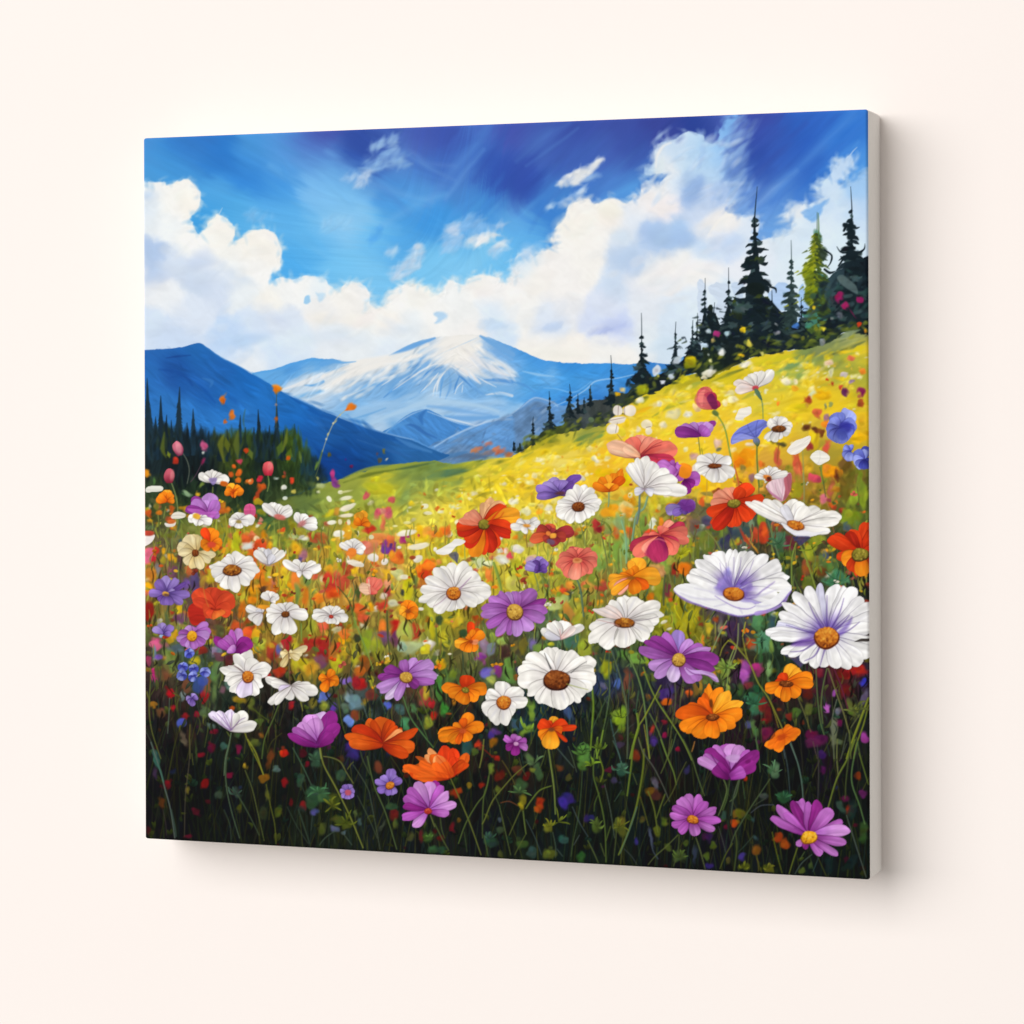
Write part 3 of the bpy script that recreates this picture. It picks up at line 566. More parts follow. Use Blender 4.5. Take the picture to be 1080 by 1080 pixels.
    for i in range(420):
        x = rng.uniform(280, 660); y = rng.uniform(365, 440)
        if y < 6 + np.interp(x, [280, 345, 400, 440, 470, 505, 540, 580, 620, 660], [392, 379, 382, 362, 354, 354, 370, 382, 385, 386]): continue
        cc = F(np.array([[x]]), np.array([[y]]))[0, 0] * 255 * rng.uniform(.84, 1.14)
        a = (-.62 if x < 480 else .75 if x < 525 else .3) if y < 418 else -.2
        P.daub(x, y, rng.uniform(3, 9), rng.uniform(.6, 1.5), a + rng.normal() * .2, cc, .5, .8)
    for s_, w in (('560 345;640 300;740 262;860 240', 8), ('600 360;720 320;850 280', 12), ('640 390;760 370;880 320', 10), ('330 400;430 380;540 345', 6), ('60 500;200 440;340 400', 6), ('780 400;860 440;960 480', 7), ('880 300;960 360;1040 410', 6), ('150 480;280 430;380 410', 5)):
        st(TF, s_, 2, w, 1.5, (240, 237, 232), .5, 3)
    for i in range(110):
        x = rng.uniform(345, 540); y = np.interp(x, [345, 400, 440, 505, 540], [405, 392, 372, 366, 384]) + abs(rng.normal()) * 12
        P.daub(x, y, rng.uniform(3, 9), rng.uniform(.7, 2), (-.6 if x < 478 else .6) + rng.normal() * .2, (240, 238, 234), .4, 1.2)
    for i in range(60):
        x = rng.uniform(370, 560); y = rng.uniform(424, 446)
        P.daub(x, y, rng.uniform(8, 22), rng.uniform(1.5, 4), rng.normal() * .2 - .1, (168, 204, 236), .3, 3)
    # smooth foothills
    st(TF, '150 700;260 670;380 640;470 590;560 570', 2, 7, 3, (150, 192, 230), .8, 2)
    st(TF, '140 720;250 690;360 650', 1, 2, 1, (110, 168, 220), .8, 1)
    st(TF, '240 760;340 710;440 670;560 625;640 612;760 620;900 640;1000 670', 2, 6, 3, (172, 206, 234), .8, 2)
    st(TF, '600 640;700 650;820 670;960 690', 2, 5, 2, (120, 172, 224), .8, 2)
    st(TF, '700 700;840 710;1000 700', 3, 6, 3, (104, 162, 220), .8, 2)
    st(TF, '640 690;760 720;860 745', 1, 1.6, 1, (214, 226, 238), .8, .6)
    # small dark cone in front
    P.poly(TP(TF, '330 800;400 750;480 690;540 665;590 655;650 680;740 720;860 750;900 760;760 830;620 890;480 850'), lambda X, Y: c3((72, 136, 204)) * (1 + .12 * fbm((X + Y) / 14, (X - Y) / 4, 3))[..., None], .5, 1, True, .05, .5)
    st(TF, '360 790;450 720;520 680;590 655', .6, 1.4, .5, (176, 206, 236), .7, 1.)
    st(TF, '590 660;560 700;570 740', 1, 5, 2, (54, 112, 182), .8, 1.5)
    st(TF, '450 740;520 750;580 790;650 820', 1, 4, 1, (52, 106, 176), .8, 1)
    st(TF, '600 670;680 700;770 735;850 752', .6, 1.4, .5, (164, 198, 232), .9, .5)
    st(TF, '380 780;430 750;490 735', 1, 5, 2, (84, 150, 214), .8, 1.5)
    # right foothill and grey slope
    P.poly([(452, 475)] + TP(TF, '620 860;700 820;800 780;920 735;1020 705;1090 680') + TP(TG, '60 630;110 595;160 590;230 610;300 640;420 600') + [(640, 430), (640, 480), (520, 500), (460, 500)], lambda X, Y: c3((98, 150, 206)) * (1 + .14 * fbm(X / 20 + Y / 12, Y / 5 - X / 12, 4))[..., None], .5, 1, True, .05, -.5)
    st(TF, '640 870;760 800;900 740;1000 715;1080 690', .8, 2.4, 1, (190, 212, 236), .7, 1.)
    st(TG, '0 680;60 640;110 600;150 592;230 618;260 640', .8, 1.6, .8, (176, 202, 232), .7, 1.)
    st(TG, '240 640;330 600;420 545;470 500;540 485;600 480;690 460', .6, 1.6, .8, (150, 196, 238), .9, .5)
    st(TG, '180 535;250 540;330 560;380 550;450 500', .6, 1.4, .6, (120, 184, 238), .8, .6)
    st(TG, '0 500;70 520;130 560', 1, 3, 1, (84, 150, 214), .8, 1)
    st(TG, '60 440;150 460;240 470', .6, 3, .6, (150, 200, 240), .8, 1)
    st(TG, '0 460;20 470', 2, 2, 1, (220, 230, 240), .8, .6)
    P.poly(TP(TF, '780 850;860 800;960 750;1080 690;1085 900;980 930;840 960;700 960;640 930') + TP(TG, '60 650;130 610;200 640;180 800;60 890;0 900'), lambda X, Y: c3((96, 128, 166)) * (1 + .2 * fbm(X / 9, Y / 7, 4))[..., None], 2.5, .8, True, .06, -.6)
    for i in range(60):
        x = rng.uniform(455, 600); y = 478 - (x - 455) * .25 + rng.uniform(-22, 12)
        P.daub(x, y, rng.uniform(2, 6), rng.uniform(.6, 1.6), -.6 + rng.normal() * .3, [(150, 176, 206), (74, 108, 150), (110, 140, 176), (84, 130, 186)][rng.integers(4)], .5, .6)
    for x, y, a_, b_, c in ((868, 892, 26, 12, (206, 120, 70)), (900, 880, 16, 8, (190, 110, 80)), (945, 853, 22, 10, (190, 104, 76)), (990, 885, 26, 18, (210, 116, 70)), (1015, 900, 30, 12, (196, 100, 66)), (1060, 915, 26, 12, (206, 110, 56)), (940, 905, 34, 12, (130, 112, 116)), (880, 925, 40, 10, (110, 116, 130))):
        px, py = TP(TF, '%d %d' % (x, y))[0]
        P.blot(px, py, a_ / 5.4, b_ / 5.4, -.4, c, .7)
    st(TF, '720 930;820 920;940 930', 2, 5, 2, (84, 108, 140), .8, 1.5)
    st(TF, '640 940;740 920;820 900', 2, 5, 2, (74, 124, 176), .8, 1.5)
    # left mountain
    G = field(LEFT_M, 9)

    def lm(X, Y):
        u = X * .83 + Y * .55; v = -X * .55 + Y * .83
        w = 4 * fbm(u / 26, v / 7, 3)
        k = noise(u / 18, v / 2.4) * .6 + noise(u / 10, v / 1.2) * .4
        return G(X + w, Y + w * .6) * (1 + .05 * k)[..., None]
    P.poly([(140, 368)] + TP(TE, '60 318;130 316;200 310;280 302;330 288;360 282;395 285;430 310;500 358;600 410;700 465;790 520;860 560;950 600;1030 640;1090 668') + TP(TF, '60 690;150 725;260 768;400 805;500 828;580 860;680 905;720 925;600 980') + [(440, 520), (140, 560)], lm, 0, 1, True, 0, 0, .5)
    st(TE, '400 290;500 360;620 420;760 500', .6, 1.3, .6, (70, 140, 206), .8, .6)
    st(TE, '860 562;980 615;1085 668', 1, 2.2, 1.6, (100, 156, 216), .7, 1.2)
    st(TF, '0 655;100 700;260 765;420 808;520 830', 1.6, 1.8, 1, (120, 166, 216), .9, .5)
    st(TF, '520 832;600 870;680 905', 1, 1, .5, (90, 146, 204), .9, .5)
    st(TF, '0 690;140 740;300 800;420 830;560 890', 2, 8, 2, (26, 84, 156), .7, 2)
    st(TF, '420 820;500 860;620 900', 1, 5, 2, (74, 134, 196), .7, 1.5)
    st(TF, '200 830;320 870;440 910;540 930', 1, 3, 1, (44, 98, 164), .7, 1)
    st(TE, '900 590;1000 650;1080 700', 1, 4, 2, (24, 88, 166), .8, 1)
    st(TE, '1000 690;1060 740;1090 770', 1, 4, 3, (40, 104, 180), .8, 1)
    st(TE, '190 365;260 355;330 350', .6, 2.4, .6, (24, 66, 138), .7, .8)
    st(TE, '150 430;220 440;300 470;340 520', 1, 5, 2, (26, 76, 152), .7, 1.5)
    st(TE, '200 480;250 470;290 490', .6, 2, .6, (26, 80, 156), .7, .8)
    st(TE, '360 500;420 560;470 620', 1, 4, 1, (24, 84, 164), .7, 1.2)
    st(TE, '400 480;450 500;440 530', 1, 4, 1, (60, 122, 190), .6, 1.2)
    st(TE, '500 500;560 590;640 650', 1, 6, 2, (30, 96, 176), .6, 2)
    for i in range(420):
        x = rng.uniform(152, 440); y = rng.uniform(366, 500)
        if y < 368 + max(0, x - 212) * .42 + 6 or y > 500: continue
        cc = G(np.array([[x]]), np.array([[y]]))[0, 0] * 255 * rng.uniform(.78, 1.24)
        P.daub(x, y, rng.uniform(3, 12), rng.uniform(.7, 2), .5 + rng.normal() * .3, cc, .42, 1)


RIDGE = TP(TE, '860 1080') + TP(Tb, '0 235;100 215;240 150;360 110;480 75;620 35;760 5') + TP(TF, '560 960;640 950;760 975;860 950;910 945;1000 935;1080 925') + TP(TG, '30 905;120 850;210 780;300 760;420 745;560 690;680 580;800 555;950 480;1080 440') + TP(TH, '100 460;200 400;330 350;480 325;600 310;720 270;840 215;960 175')


def paint_ground(P):
    F = field(GROUND, 8)
    X0, Y0 = P.X0, P.Y0

    def g(X, Y):
        low = sstep(520, 640, Y)
        ang = -.32 * (1 - low)
        ca, sa = np.cos(ang), np.sin(ang)
        u = X * ca + Y * sa; v = -X * sa + Y * ca
        k = noise(u / 26, v / 6) * (1 - low) + noise(X / 3.5, Y / 20) * low
        w = 7 * fbm(X / 18, Y / 14, 3)
        c = F(X + w + 7 * k * (1 - low), Y + w * .4 + 8 * k * low)
        m = (sstep(545, 455, Y) * sstep(430, 560, X) * np.clip((c[..., 0] - .68) * 6, 0, 1))[..., None] * .38
        c = c * (1 - m) + np.array([.965, .835, .22], np.float32) * m
        k2 = (noise(u / 14, v / 2.4) * .5 * (1 - low) + noise(X / 2.2, Y / 14) * low)
        return c * (1 + .05 * k2)[..., None]
    P.poly([(130, 470), (200, 470), (290, 500)] + RIDGE + [(940, 345), (940, 950), (130, 950)], g, 0, 1, False, 0, 0, 1.2)
    return F


def conifer(P, x, yt, yb, w, dark=(24, 36, 42), lite=(44, 62, 60), full=.5, n=None):
    """a ragged spruce: bare leader, uneven whorls of drooping boughs that widen downwards"""
    h = yb - yt
    P.stroke([(x + rng.normal() * .012 * h, yt), (x + rng.normal() * .01 * h, yt + h * .25), (x, yt + h * .55), (x, yb)], .35, max(2.2, w * .16), dark, .95, .2, max(1., w * .05))
    P.poly([(x, yt + h * .42), (x + w * .13, yt + h * .62), (x + w * .42, yb), (x - w * .42, yb), (x - w * .14, yt + h * .62)], dark, .8, .95, False, .15, .8, 2.2)
    n = n or max(7, int(h / 4.3))
    for i in range(n):
        f = (i + rng.random() * .9) / n
        y = yt + h * (.2 + .8 * f)
        r = w * .5 * (.10 + .9 * f ** 1.15)
        for sd in (-1, 1):
            if rng.random() < .34 - .2 * f: continue
            rr = r * rng.choice([.35, .6, .9, 1.3, 1.6]); dy = rr * rng.uniform(.0, .45)
            c = np.array(dark if rng.random() < .75 else lite) * rng.uniform(.8, 1.15)
            kick = rng.choice([-.3, .0, .25]) * rr
            P.stroke([(x, y - 1), (x + sd * rr * .55, y + dy * .5), (x + sd * rr, y + dy * .7 + kick)], 1.3 + h * .012, .4, c, .95, .25, .9 + h * .02 * full + rr * .16)
            if rng.random() < .6: P.blot(x + sd * rr * .5, y + dy * .5, rr * .34 + .6, rr * .14 + .8, sd * .3, c, .9)


def spire(P, x, yt, yb, w, c):
    """a distant fir: one dark pointed touch, ragged below"""
    P.stroke([(x + rng.normal() * .5, yt), (x, (yt + yb) / 2), (x, yb)], .45, w, c, .95, .35, w * .38)
    for i in range(int((yb - yt) / 4)):
        f = rng.uniform(.3, 1)
        sd = rng.choice([-1, 1])
        y = yt + (yb - yt) * f
        P.stroke([(x, y - 2), (x + sd * w * .55 * f, y + 1.5)], w * .3, .4, c, .8, .4)


def paint_trees(P):
    D = (22, 34, 40)
    # --- left wood: dark mass with spires in front of the mountain
    F = field(U('155 440 40 60 72;155 470 36 54 60;160 490 34 50 54;175 470 44 60 40;190 470 26 40 48;190 500 24 36 42;205 460 26 40 48;205 490 24 36 38;220 470 30 54 70;230 480 26 44 52;225 500 22 34 40;238 470 90 100 30;240 490 80 96 34;250 470 70 90 40;258 465 64 90 40;258 490 60 84 36;268 480 40 60 36;275 490 24 38 40;285 475 20 36 46;290 495 40 60 36;300 480 44 66 30;305 470 70 96 30;315 485 70 96 34;310 500 50 74 34;325 495 26 50 66;335 500 24 56 96;330 510 60 80 40;280 510 44 64 40;250 515 34 54 40;200 520 40 60 40;165 520 60 80 50;175 540 80 96 46;240 530 60 80 46;300 520 70 90 50'), 7)

    def fc(X, Y):
        k = noise(X / 2.2, Y / 16); w = 5 * fbm(X / 12, Y / 20, 3)
        return F(X + w, Y + w + 5 * k) * (.78 + .14 * k)[..., None]
    P.poly([(140, 460), (155, 448), (164, 452), (172, 447), (180, 455), (190, 452), (200, 458), (212, 455), (222, 458), (232, 455), (240, 458), (252, 455), (262, 460), (272, 455), (282, 458), (292, 452), (300, 456), (308, 454), (316, 462), (326, 478), (338, 490), (344, 500), (338, 512), (300, 528), (240, 538), (140, 548)], fc, 5, 1, True, 0, 0, 7)
    for px, py, w, b in U('85 480 70 900;160 580 60 880;262 530 60 860;345 655 50 860;190 690 40 860;222 720 36 860;312 735 40 870;100 640 60 880;130 700 60 880;400 770 50 900;430 780 60 900;610 690 44 880;640 760 44 880;718 660 50 900;690 760 44 880;778 750 44 890;820 630 50 880;925 740 44 900;540 770 40 900;500 800 40 900;1005 880 40 980;1045 920 30 990;968 900 36 980;745 780 40 900;860 780 36 900'):
        x, y = TP(TE, '%f %f' % (px, py))[0]
        spire(P, x, y, 310 + b / 5.4 + 6, w / 5.4 * 1.15, np.array((24, 42, 54) if x < 300 else (30, 58, 66)) * rng.uniform(.8, 1.25))
    for i in range(520):
        x = rng.uniform(152, 340); y = rng.uniform(456, 520)
        if y < 456 + max(0, x - 312) * 1.3: continue
        cc = F(np.array([[x + rng.normal() * 5]]), np.array([[y + rng.normal() * 5]]))[0, 0] * 255 * rng.uniform(.5, 1.1)
        P.daub(x, y, rng.uniform(3, 8), rng.uniform(.7, 1.8), 1.57 + rng.normal() * .2, cc, .6, .8)
    for s, c, w in (('520 800;500 860;520 960', (112, 118, 34), 6), ('530 820;545 900', (96, 104, 30), 7), ('880 770;870 840;850 900', (112, 124, 40), 4), ('850 840;830 920', (88, 110, 34), 8), ('600 780;590 860;600 940', (92, 104, 40), 7), ('900 880;880 960', (90, 112, 30), 8),
                    ('180 790;170 880;190 930', (92, 104, 34), 5), ('200 900;210 930', (150, 160, 40), 4), ('640 660;630 720;640 780', (60, 96, 90), 1.5), ('660 880;680 940', (110, 124, 40), 6), ('1080 890;1060 960;1040 1000', (110, 140, 60), 2), ('950 900;960 960', (110, 130, 50), 3), ('790 950;780 1020', (60, 80, 40), 6)):
        P.stroke(TP(TE, s), .8, .8, c, .75, 1.2, w)

    # --- right: bank of dark firs on the skyline
    Fd = field(U('905 290 20 28 36;890 300 46 66 74;900 310 34 52 60;880 310 50 72 78;910 330 24 50 50;895 340 26 40 44;880 340 22 36 40;870 350 40 54 44;860 350 26 38 36;850 340 70 84 30;855 320 84 100 34;845 330 30 44 40;830 345 24 34 44;820 340 22 32 46;800 340 26 36 34;800 330 44 56 30;790 320 60 74 30;785 340 30 40 30;770 350 24 34 40;760 360 24 34 34;750 370 24 34 34;740 380 40 54 30;730 370 24 30 36;720 380 22 30 34;710 390 22 28 36;700 395 22 30 36;690 400 24 32 36;680 405 30 40 40;670 410 44 56 44;660 415 50 60 46;650 425 44 54 50;640 430 70 74 74;630 435 54 62 60;615 440 70 78 80;605 447 50 60 66;595 455 60 70 40;585 460 80 90 30;570 468 40 50 30;560 475 70 80 40'), 7)

    def fd(X, Y):
        w = 4 * fbm(X / 9, Y / 9, 3)
        return Fd(X + w, Y - w) * (1 + .22 * fbm(X / 5, Y / 8, 3))[..., None]
    P.poly(TP(TG, '0 905;60 880;110 840;160 800;210 770;280 750;300 700;340 660;400 630;450 615;520 600;560 580;600 560;650 560;690 520;720 450;760 420;800 470;840 460;890 430;930 400;960 390;1000 340;1040 320;1085 300')
           + TP(TH, '20 130;60 60;110 190;150 170;170 90;200 0;240 60;260 20;300 20;380 10;420 60;450 100;480 100;520 140;560 160;600 120;620 20;640 0')
           + TP(TD, '690 1040;720 990;760 960;800 930;860 880;900 885;960 870') + [(930, 300), (930, 346)] + TP(TH, '940 190;840 215;720 280;600 315;520 320;400 340;300 365;200 400;100 455;0 490') + TP(TG, '1040 450;960 480;900 520;840 550;740 580;690 610;640 640;600 680;540 740;420 770;300 790;200 820;120 850;60 890'), fd, .6, 1, True, 0, 0, 2.2)
    # light gaps of sky between them
    sky = lambda T, s, c=(196, 216, 238): P.poly(TP(T, s), c, .8, .95, True, .03, .3, 1.6)
    sky(TH, '400 -20;380 10;420 60;450 90;500 95;480 40;500 0;520 -40;470 -60;430 -60', (176, 204, 240))
    sky(TH, '555 -30;550 40;560 110;550 150;585 185;610 160;590 110;620 90;600 60;620 20;590 -20;580 -60', (160, 196, 240))
    sky(TH, '60 90;100 130;120 190;150 180;160 110;160 40;165 -30;140 -60;60 -60;40 -20;90 40', (206, 220, 238))
    sky(TH, '-20 -60;20 -60;35 60;30 120;10 170;-20 170', (206, 220, 238))
    sky(TH, '170 -60;240 -60;230 20;215 85;200 70;185 10', (196, 214, 236))
    sky(TH, '0 285;20 275;42 290;20 305;0 300', (190, 214, 240))
    P.daub(*TP(TH, '540 180')[0], 4, 2.4, -.2, (70, 130, 210))
    P.daub(*TP(TH, '580 160')[0], 4.5, 3.4, .4, (150, 186, 236))
    P.daub(*TP(TH, '510 110')[0], 3, 2.2, 0, (90, 116, 146), .8)
    # conifers along the skyline
    for T, px, py, w, pb in ((TG, 565, 350, 60, 640), (TG, 738, 110, 90, 560), (TG, 930, 160, 70, 440), (TG, 330, 515, 56, 700), (TG, 215, 555, 50, 770), (TG, 120, 700, 40, 860), (TG, 1052, 110, 90, 400), (TG, 1028, 150, 60, 360), (TG, 445, 520, 26, 640), (TG, 375, 570, 30, 680), (TG, 410, 590, 24, 680), (TG, 45, 850, 16, 890), (TG, 10, 840, 14, 890),
                           (TD, 300, 470, 190, 1330), (TD, 155, 930, 90, 1340), (TD, 18, 990, 80, 1350), (TD, 510, 775, 110, 1330), (TD, 665, 615, 130, 1330), (TD, 853, 470, 170, 1180), (TD, 400, 1060, 110, 1330), (TD, 570, 1100, 100, 1340), (TD, 70, 1130, 90, 1400), (TD, 780, 1000, 140, 1300), (TD, 925, 880, 120, 1300)):
        x, y = TP(T, '%f %f' % (px, py))[0]; b = T[1] + pb / T[2]
        g = (px == 665)
        conifer(P, x, y, b, w / T[2] * (1.22 if T is TD else 1.15), (70, 92, 42) if g else ((44, 62, 62) if px == 510 else D), (60, 110, 96) if g else (54, 72, 74), .8)
    # the big spruce in detail
    ink = lambda s, w=3.2, c=D, T=TD: P.stroke(TP(T, s), w * .8, .4, c, 1, .2, w)
    for s in ('300 640;305 760;315 900;320 1080', ):
        P.stroke(TP(TD, s), 1, 6, D, 1, .3)
    for s, w in (('300 800;270 800;250 815', 3), ('310 820;350 825;382 830', 2.6), ('300 870;280 875;250 890', 5), ('300 900;260 905;222 925', 5), ('310 890;345 880;370 860', 3), ('330 900;360 910;378 900', 4), ('300 930;260 940;232 950', 3), ('320 960;350 965;380 975', 4), ('300 990;260 985;235 980', 3), ('300 1010;265 1010;240 1005', 5), ('330 1010;360 1020;400 1030', 4), ('390 1040;420 1050;425 1075', 2.4), ('300 760;320 770;345 785', 2), ('300 700;320 690;326 680', 1.6), ('300 1050;270 1060;250 1075', 6), ('340 1040;370 1050;380 1075', 6)):
        ink(s, w)
    P.daub(*TP(TD, '268 890')[0], 4.2, 3.6, .6, (20, 32, 36)); P.daub(*TP(TD, '340 885')[0], 3.6, 4, .6, (44, 58, 52)); P.daub(*TP(TD, '310 1050')[0], 9, 7, 0, (20, 30, 30), 1, 1)
    for i in range(230):
        x = rng.uniform(700, 872); y = rng.uniform(268, 372)
        if y < np.interp(x, [700, 722, 742, 770, 796, 820, 835, 848, 872], [366, 346, 318, 318, 262, 316, 312, 318, 300]) + abs(x - 796) * .1: continue
        if y > np.interp(x, [700, 760, 800, 850, 872], [400, 384, 372, 362, 352]): continue
        c = [(58, 72, 30), (44, 62, 54), (30, 44, 44), (18, 28, 34), (74, 84, 34), (24, 34, 44), (52, 68, 72)][rng.integers(7)]
        sd = rng.choice([-1, 1]); L = rng.uniform(2, 6)
        P.stroke([(x, y), (x + sd * L * .6, y + rng.uniform(-.5, 1.5)), (x + sd * L, y + rng.uniform(.5, 3))], rng.uniform(1.2, 3.2), .4, c, .7, .6)
    # yellow-lit fir and right fir
    for a in ((650, 840, 5, 7, (150, 160, 24)), (640, 900, 9, 6, (140, 150, 30)), (615, 960, 8, 8, (142, 152, 20)), (640, 1010, 9, 10, (104, 120, 34)), (660, 750, 3.5, 7, (84, 128, 110)), (690, 850, 5, 7, (50, 66, 50)), (640, 1090, 10, 12, (84, 100, 30)), (620, 1060, 6, 6, (110, 126, 30)), (600, 920, 4, 4, (150, 160, 40)), (665, 820, 4, 4, (110, 126, 50))):
        x, y = TP(TD, '%f %f' % a[:2])[0]
        P.daub(x, y, a[2], a[3], rng.normal() * .3, a[4], .95, 1.2, 2, .12)
    for i in range(190):
        t = rng.random(); y = 745 + t * 420; w = 14 + 125 * t ** .8
        x = 655 - 22 * t + rng.normal() * w * .42
        lit = x < 655 - 10 * t
        c = np.array([(126, 138, 24), (108, 122, 26), (146, 152, 36), (84, 102, 34)][rng.integers(4)] if lit else [(62, 80, 40), (44, 60, 44), (80, 98, 36)][rng.integers(3)]) * rng.uniform(.8, 1.1)
        px, py = TP(TD, '%f %f' % (x, y))[0]
        sd = -1 if x < 650 else 1
        P.stroke([(px - sd * 1.5, py - 1.2), (px + sd * rng.uniform(1.5, 4), py + rng.uniform(.2, 2.2))], rng.uniform(1.6, 3.2), .4, c, .85, .4)
    P.stroke(TP(TD, '665 620;667 700;668 760'), .6, 1.6, (90, 120, 70), 1, .3)
    for s, w in (('700 830;740 860;735 900;715 930', 2), ('700 940;730 960;760 950', 3), ('850 830;820 845;790 840;770 810', 2), ('850 835;890 845;925 825;930 795', 2.2), ('850 860;810 870;780 890', 3), ('855 865;900 870;935 890', 3), ('850 750;880 760;895 775', 4), ('850 730;820 740;805 745', 3), ('850 700;880 705;900 700', 2.4), ('850 690;825 690;805 685', 4), ('850 800;820 790', 4), ('780 920;800 890;810 870', 2), ('850 880;880 860;890 840', 3), ('810 720;825 690', 3)):
        ink(s, w)
    for a in ((820, 690, 3.4, 3), (852, 740, 4, 6), (850, 690, 2.4, 5), (855, 860, 6, 6)):
        P.daub(*TP(TD, '%f %f' % a[:2])[0], a[2], a[3], .2, D, 1, .6)
    for i in range(70):
        x = rng.uniform(855, 914); y = rng.uniform(275, 345)
        if y < 300 - (x - 860) * .5: continue
        P.daub(x, y, rng.uniform(2, 7), rng.uniform(1.2, 3), -.7 + rng.normal() * .5, [(58, 80, 84), (30, 46, 54), (24, 34, 40), (44, 74, 72)][rng.integers(4)], .7, 1.2)
    P.poly(TP(TD, '770 990;800 970;840 1000;880 1040;885 1080;840 1060;800 1030'), (92, 112, 112), 1, .75, True, .1)
    # scrubby edge along the meadow
    for i in range(260):
        t = rng.random(); x = 545 + t * 370
        y = np.interp(x, [545, 580, 640, 700, 760, 800, 850, 914], [478, 462, 440, 404, 380, 372, 362, 345]) + rng.normal() * 5 - 3
        c = [(60, 74, 34), (40, 54, 36), (96, 110, 40), (120, 130, 44), (30, 40, 40), (150, 150, 40)][rng.integers(6)]
        P.daub(x, y, rng.uniform(1.5, 5), rng.uniform(.8, 2.2), -.4 + rng.normal() * .5, c, .6, .8)


def meadow_strokes(P, F):
    """long slanting strokes on the far slope"""
    S2 = lambda T, s, w, c, a=.8, so=1.2: P.stroke(TP(T, s), .8, .8, c, a, so, w)
    for s, w, c in (('100 1060;250 1000;420 980;600 955', 5, (150, 160, 60)), ('120 1075;260 1030;420 1000', 4, (96, 110, 40)), ('420 1000;520 985;640 960', 3, (70, 96, 60)), ('480 1020;600 990;700 970', 6, (110, 130, 60)), ('640 1010;760 980;900 950', 5, (150, 160, 50)), ('700 1040;820 1000;930 960', 5, (90, 110, 60)), ('820 980;880 960;910 945', 3, (60, 80, 40)), ('300 1050;420 1030', 9, (200, 190, 50)), ('560 1060;700 1020;840 1000', 7, (80, 120, 90)), ('860 1060;980 1010;1080 960', 8, (190, 186, 50)), ('900 1000;1000 960;1080 940', 4, (110, 120, 40)), ('600 1080;760 1050;900 1010', 6, (170, 170, 56))):
        S2(TF, s, w, c)
    for s, w, c in (('320 870;380 830;460 800;540 780', 5, (104, 132, 66)), ('340 880;400 850;440 830', 3, (80, 110, 70)), ('420 850;500 810;540 790', 4, (110, 150, 80)), ('0 980;100 930;250 880;400 840', 7, (222, 196, 40)), ('0 950;60 930;120 900', 3, (150, 160, 60)), ('60 910;140 870;250 800', 5, (180, 170, 40)), ('200 950;350 910;500 890', 8, (236, 210, 90)), ('100 990;250 960;420 950', 7, (240, 216, 110)), ('0 1040;200 1000;350 990', 6, (236, 204, 60)),
                    ('800 700;900 640;1000 600;1080 570', 6, (150, 160, 60)), ('960 560;1040 520;1080 500', 6, (160, 170, 70)), ('760 640;860 590;960 560', 6, (236, 200, 30)), ('700 680;800 640', 5, (240, 180, 30)), ('950 480;1000 470', 5, (216, 200, 50)), ('700 540;760 530', 7, (120, 130, 40))):
        S2(TG, s, w, c)
    for s, w, c in (('430 440;500 410;580 370;620 350', 6, (96, 140, 110)), ('600 340;700 300;820 260', 5, (110, 124, 80)), ('650 350;760 300;900 260', 5, (140, 150, 90)), ('740 350;860 300;930 270', 4, (96, 110, 70)), ('730 350;800 325;830 310', 2, (60, 70, 50)), ('780 260;830 230;900 205', 6, (140, 156, 120)), ('300 400;420 370;560 345', 7, (206, 196, 40)), ('60 500;150 460;260 420', 4, (96, 110, 50)), ('280 450;350 410;440 390', 5, (180, 176, 60)), ('440 450;560 430;640 410', 7, (206, 200, 70)), ('600 400;760 370;880 330', 7, (170, 176, 60)), ('660 530;760 500;860 470', 6, (190, 190, 70)), ('860 330;930 300', 8, (222, 200, 30)), ('780 600;860 580;930 560', 8, (222, 190, 30)), ('480 560;560 540;640 540', 8, (214, 200, 60)), ('230 600;290 570;340 560', 5, (170, 170, 60)), ('100 620;160 560;220 540', 6, (222, 190, 40))):
        S2(TH, s, w, c)
    for i in range(420):
        x = rng.uniform(320, 914)
        yr = np.interp(x, [320, 400, 480, 545, 580, 640, 700, 760, 800, 850, 914], [512, 492, 484, 480, 466, 444, 408, 388, 374, 366, 352])
        y = yr + 3 + abs(rng.normal()) * 45
        if y > 590: continue
        cc = F(np.array([[x + rng.normal() * 10]]), np.array([[y + rng.normal() * 6]]))[0, 0] * 255 * rng.uniform(.88, 1.14)
        P.daub(x, y, rng.uniform(3, 13), rng.uniform(1.2, 4), -.3 + rng.normal() * .3, cc, .45, 2.0)


def lemon(P):
    for i in range(330):
        x = rng.uniform(500, 905)
        yr = np.interp(x, [500, 545, 580, 640, 700, 760, 800, 850, 914], [486, 480, 466, 444, 408, 388, 376, 368, 356])
        y = yr + 8 + abs(rng.normal()) * 38
        c = [(250, 220, 50), (246, 208, 30), (246, 228, 120), (250, 214, 70), (238, 206, 40), (244, 232, 170), (226, 200, 60)][rng.integers(7)]
        P.blot(x, y, rng.uniform(2, 8), rng.uniform(1., 3.), -.3 + rng.normal() * .35, c, .5)


WARM = [(226, 120, 30), (236, 160, 30), (224, 90, 30), (200, 60, 36), (236, 190, 40), (170, 160, 40), (120, 130, 40), (90, 110, 50), (150, 150, 50), (232, 226, 206), (214, 100, 80), (150, 60, 40)]
YEL = [(236, 200, 30), (240, 216, 90), (206, 196, 60), (240, 230, 190), (226, 170, 30), (170, 170, 60), (240, 190, 50), (222, 210, 110)]
DARKP = [(120, 24, 34), (150, 30, 34), (90, 20, 50), (60, 80, 60), (50, 60, 110), (100, 60, 30), (40, 56, 44), (110, 40, 90), (70, 90, 40), (176, 60, 30)]


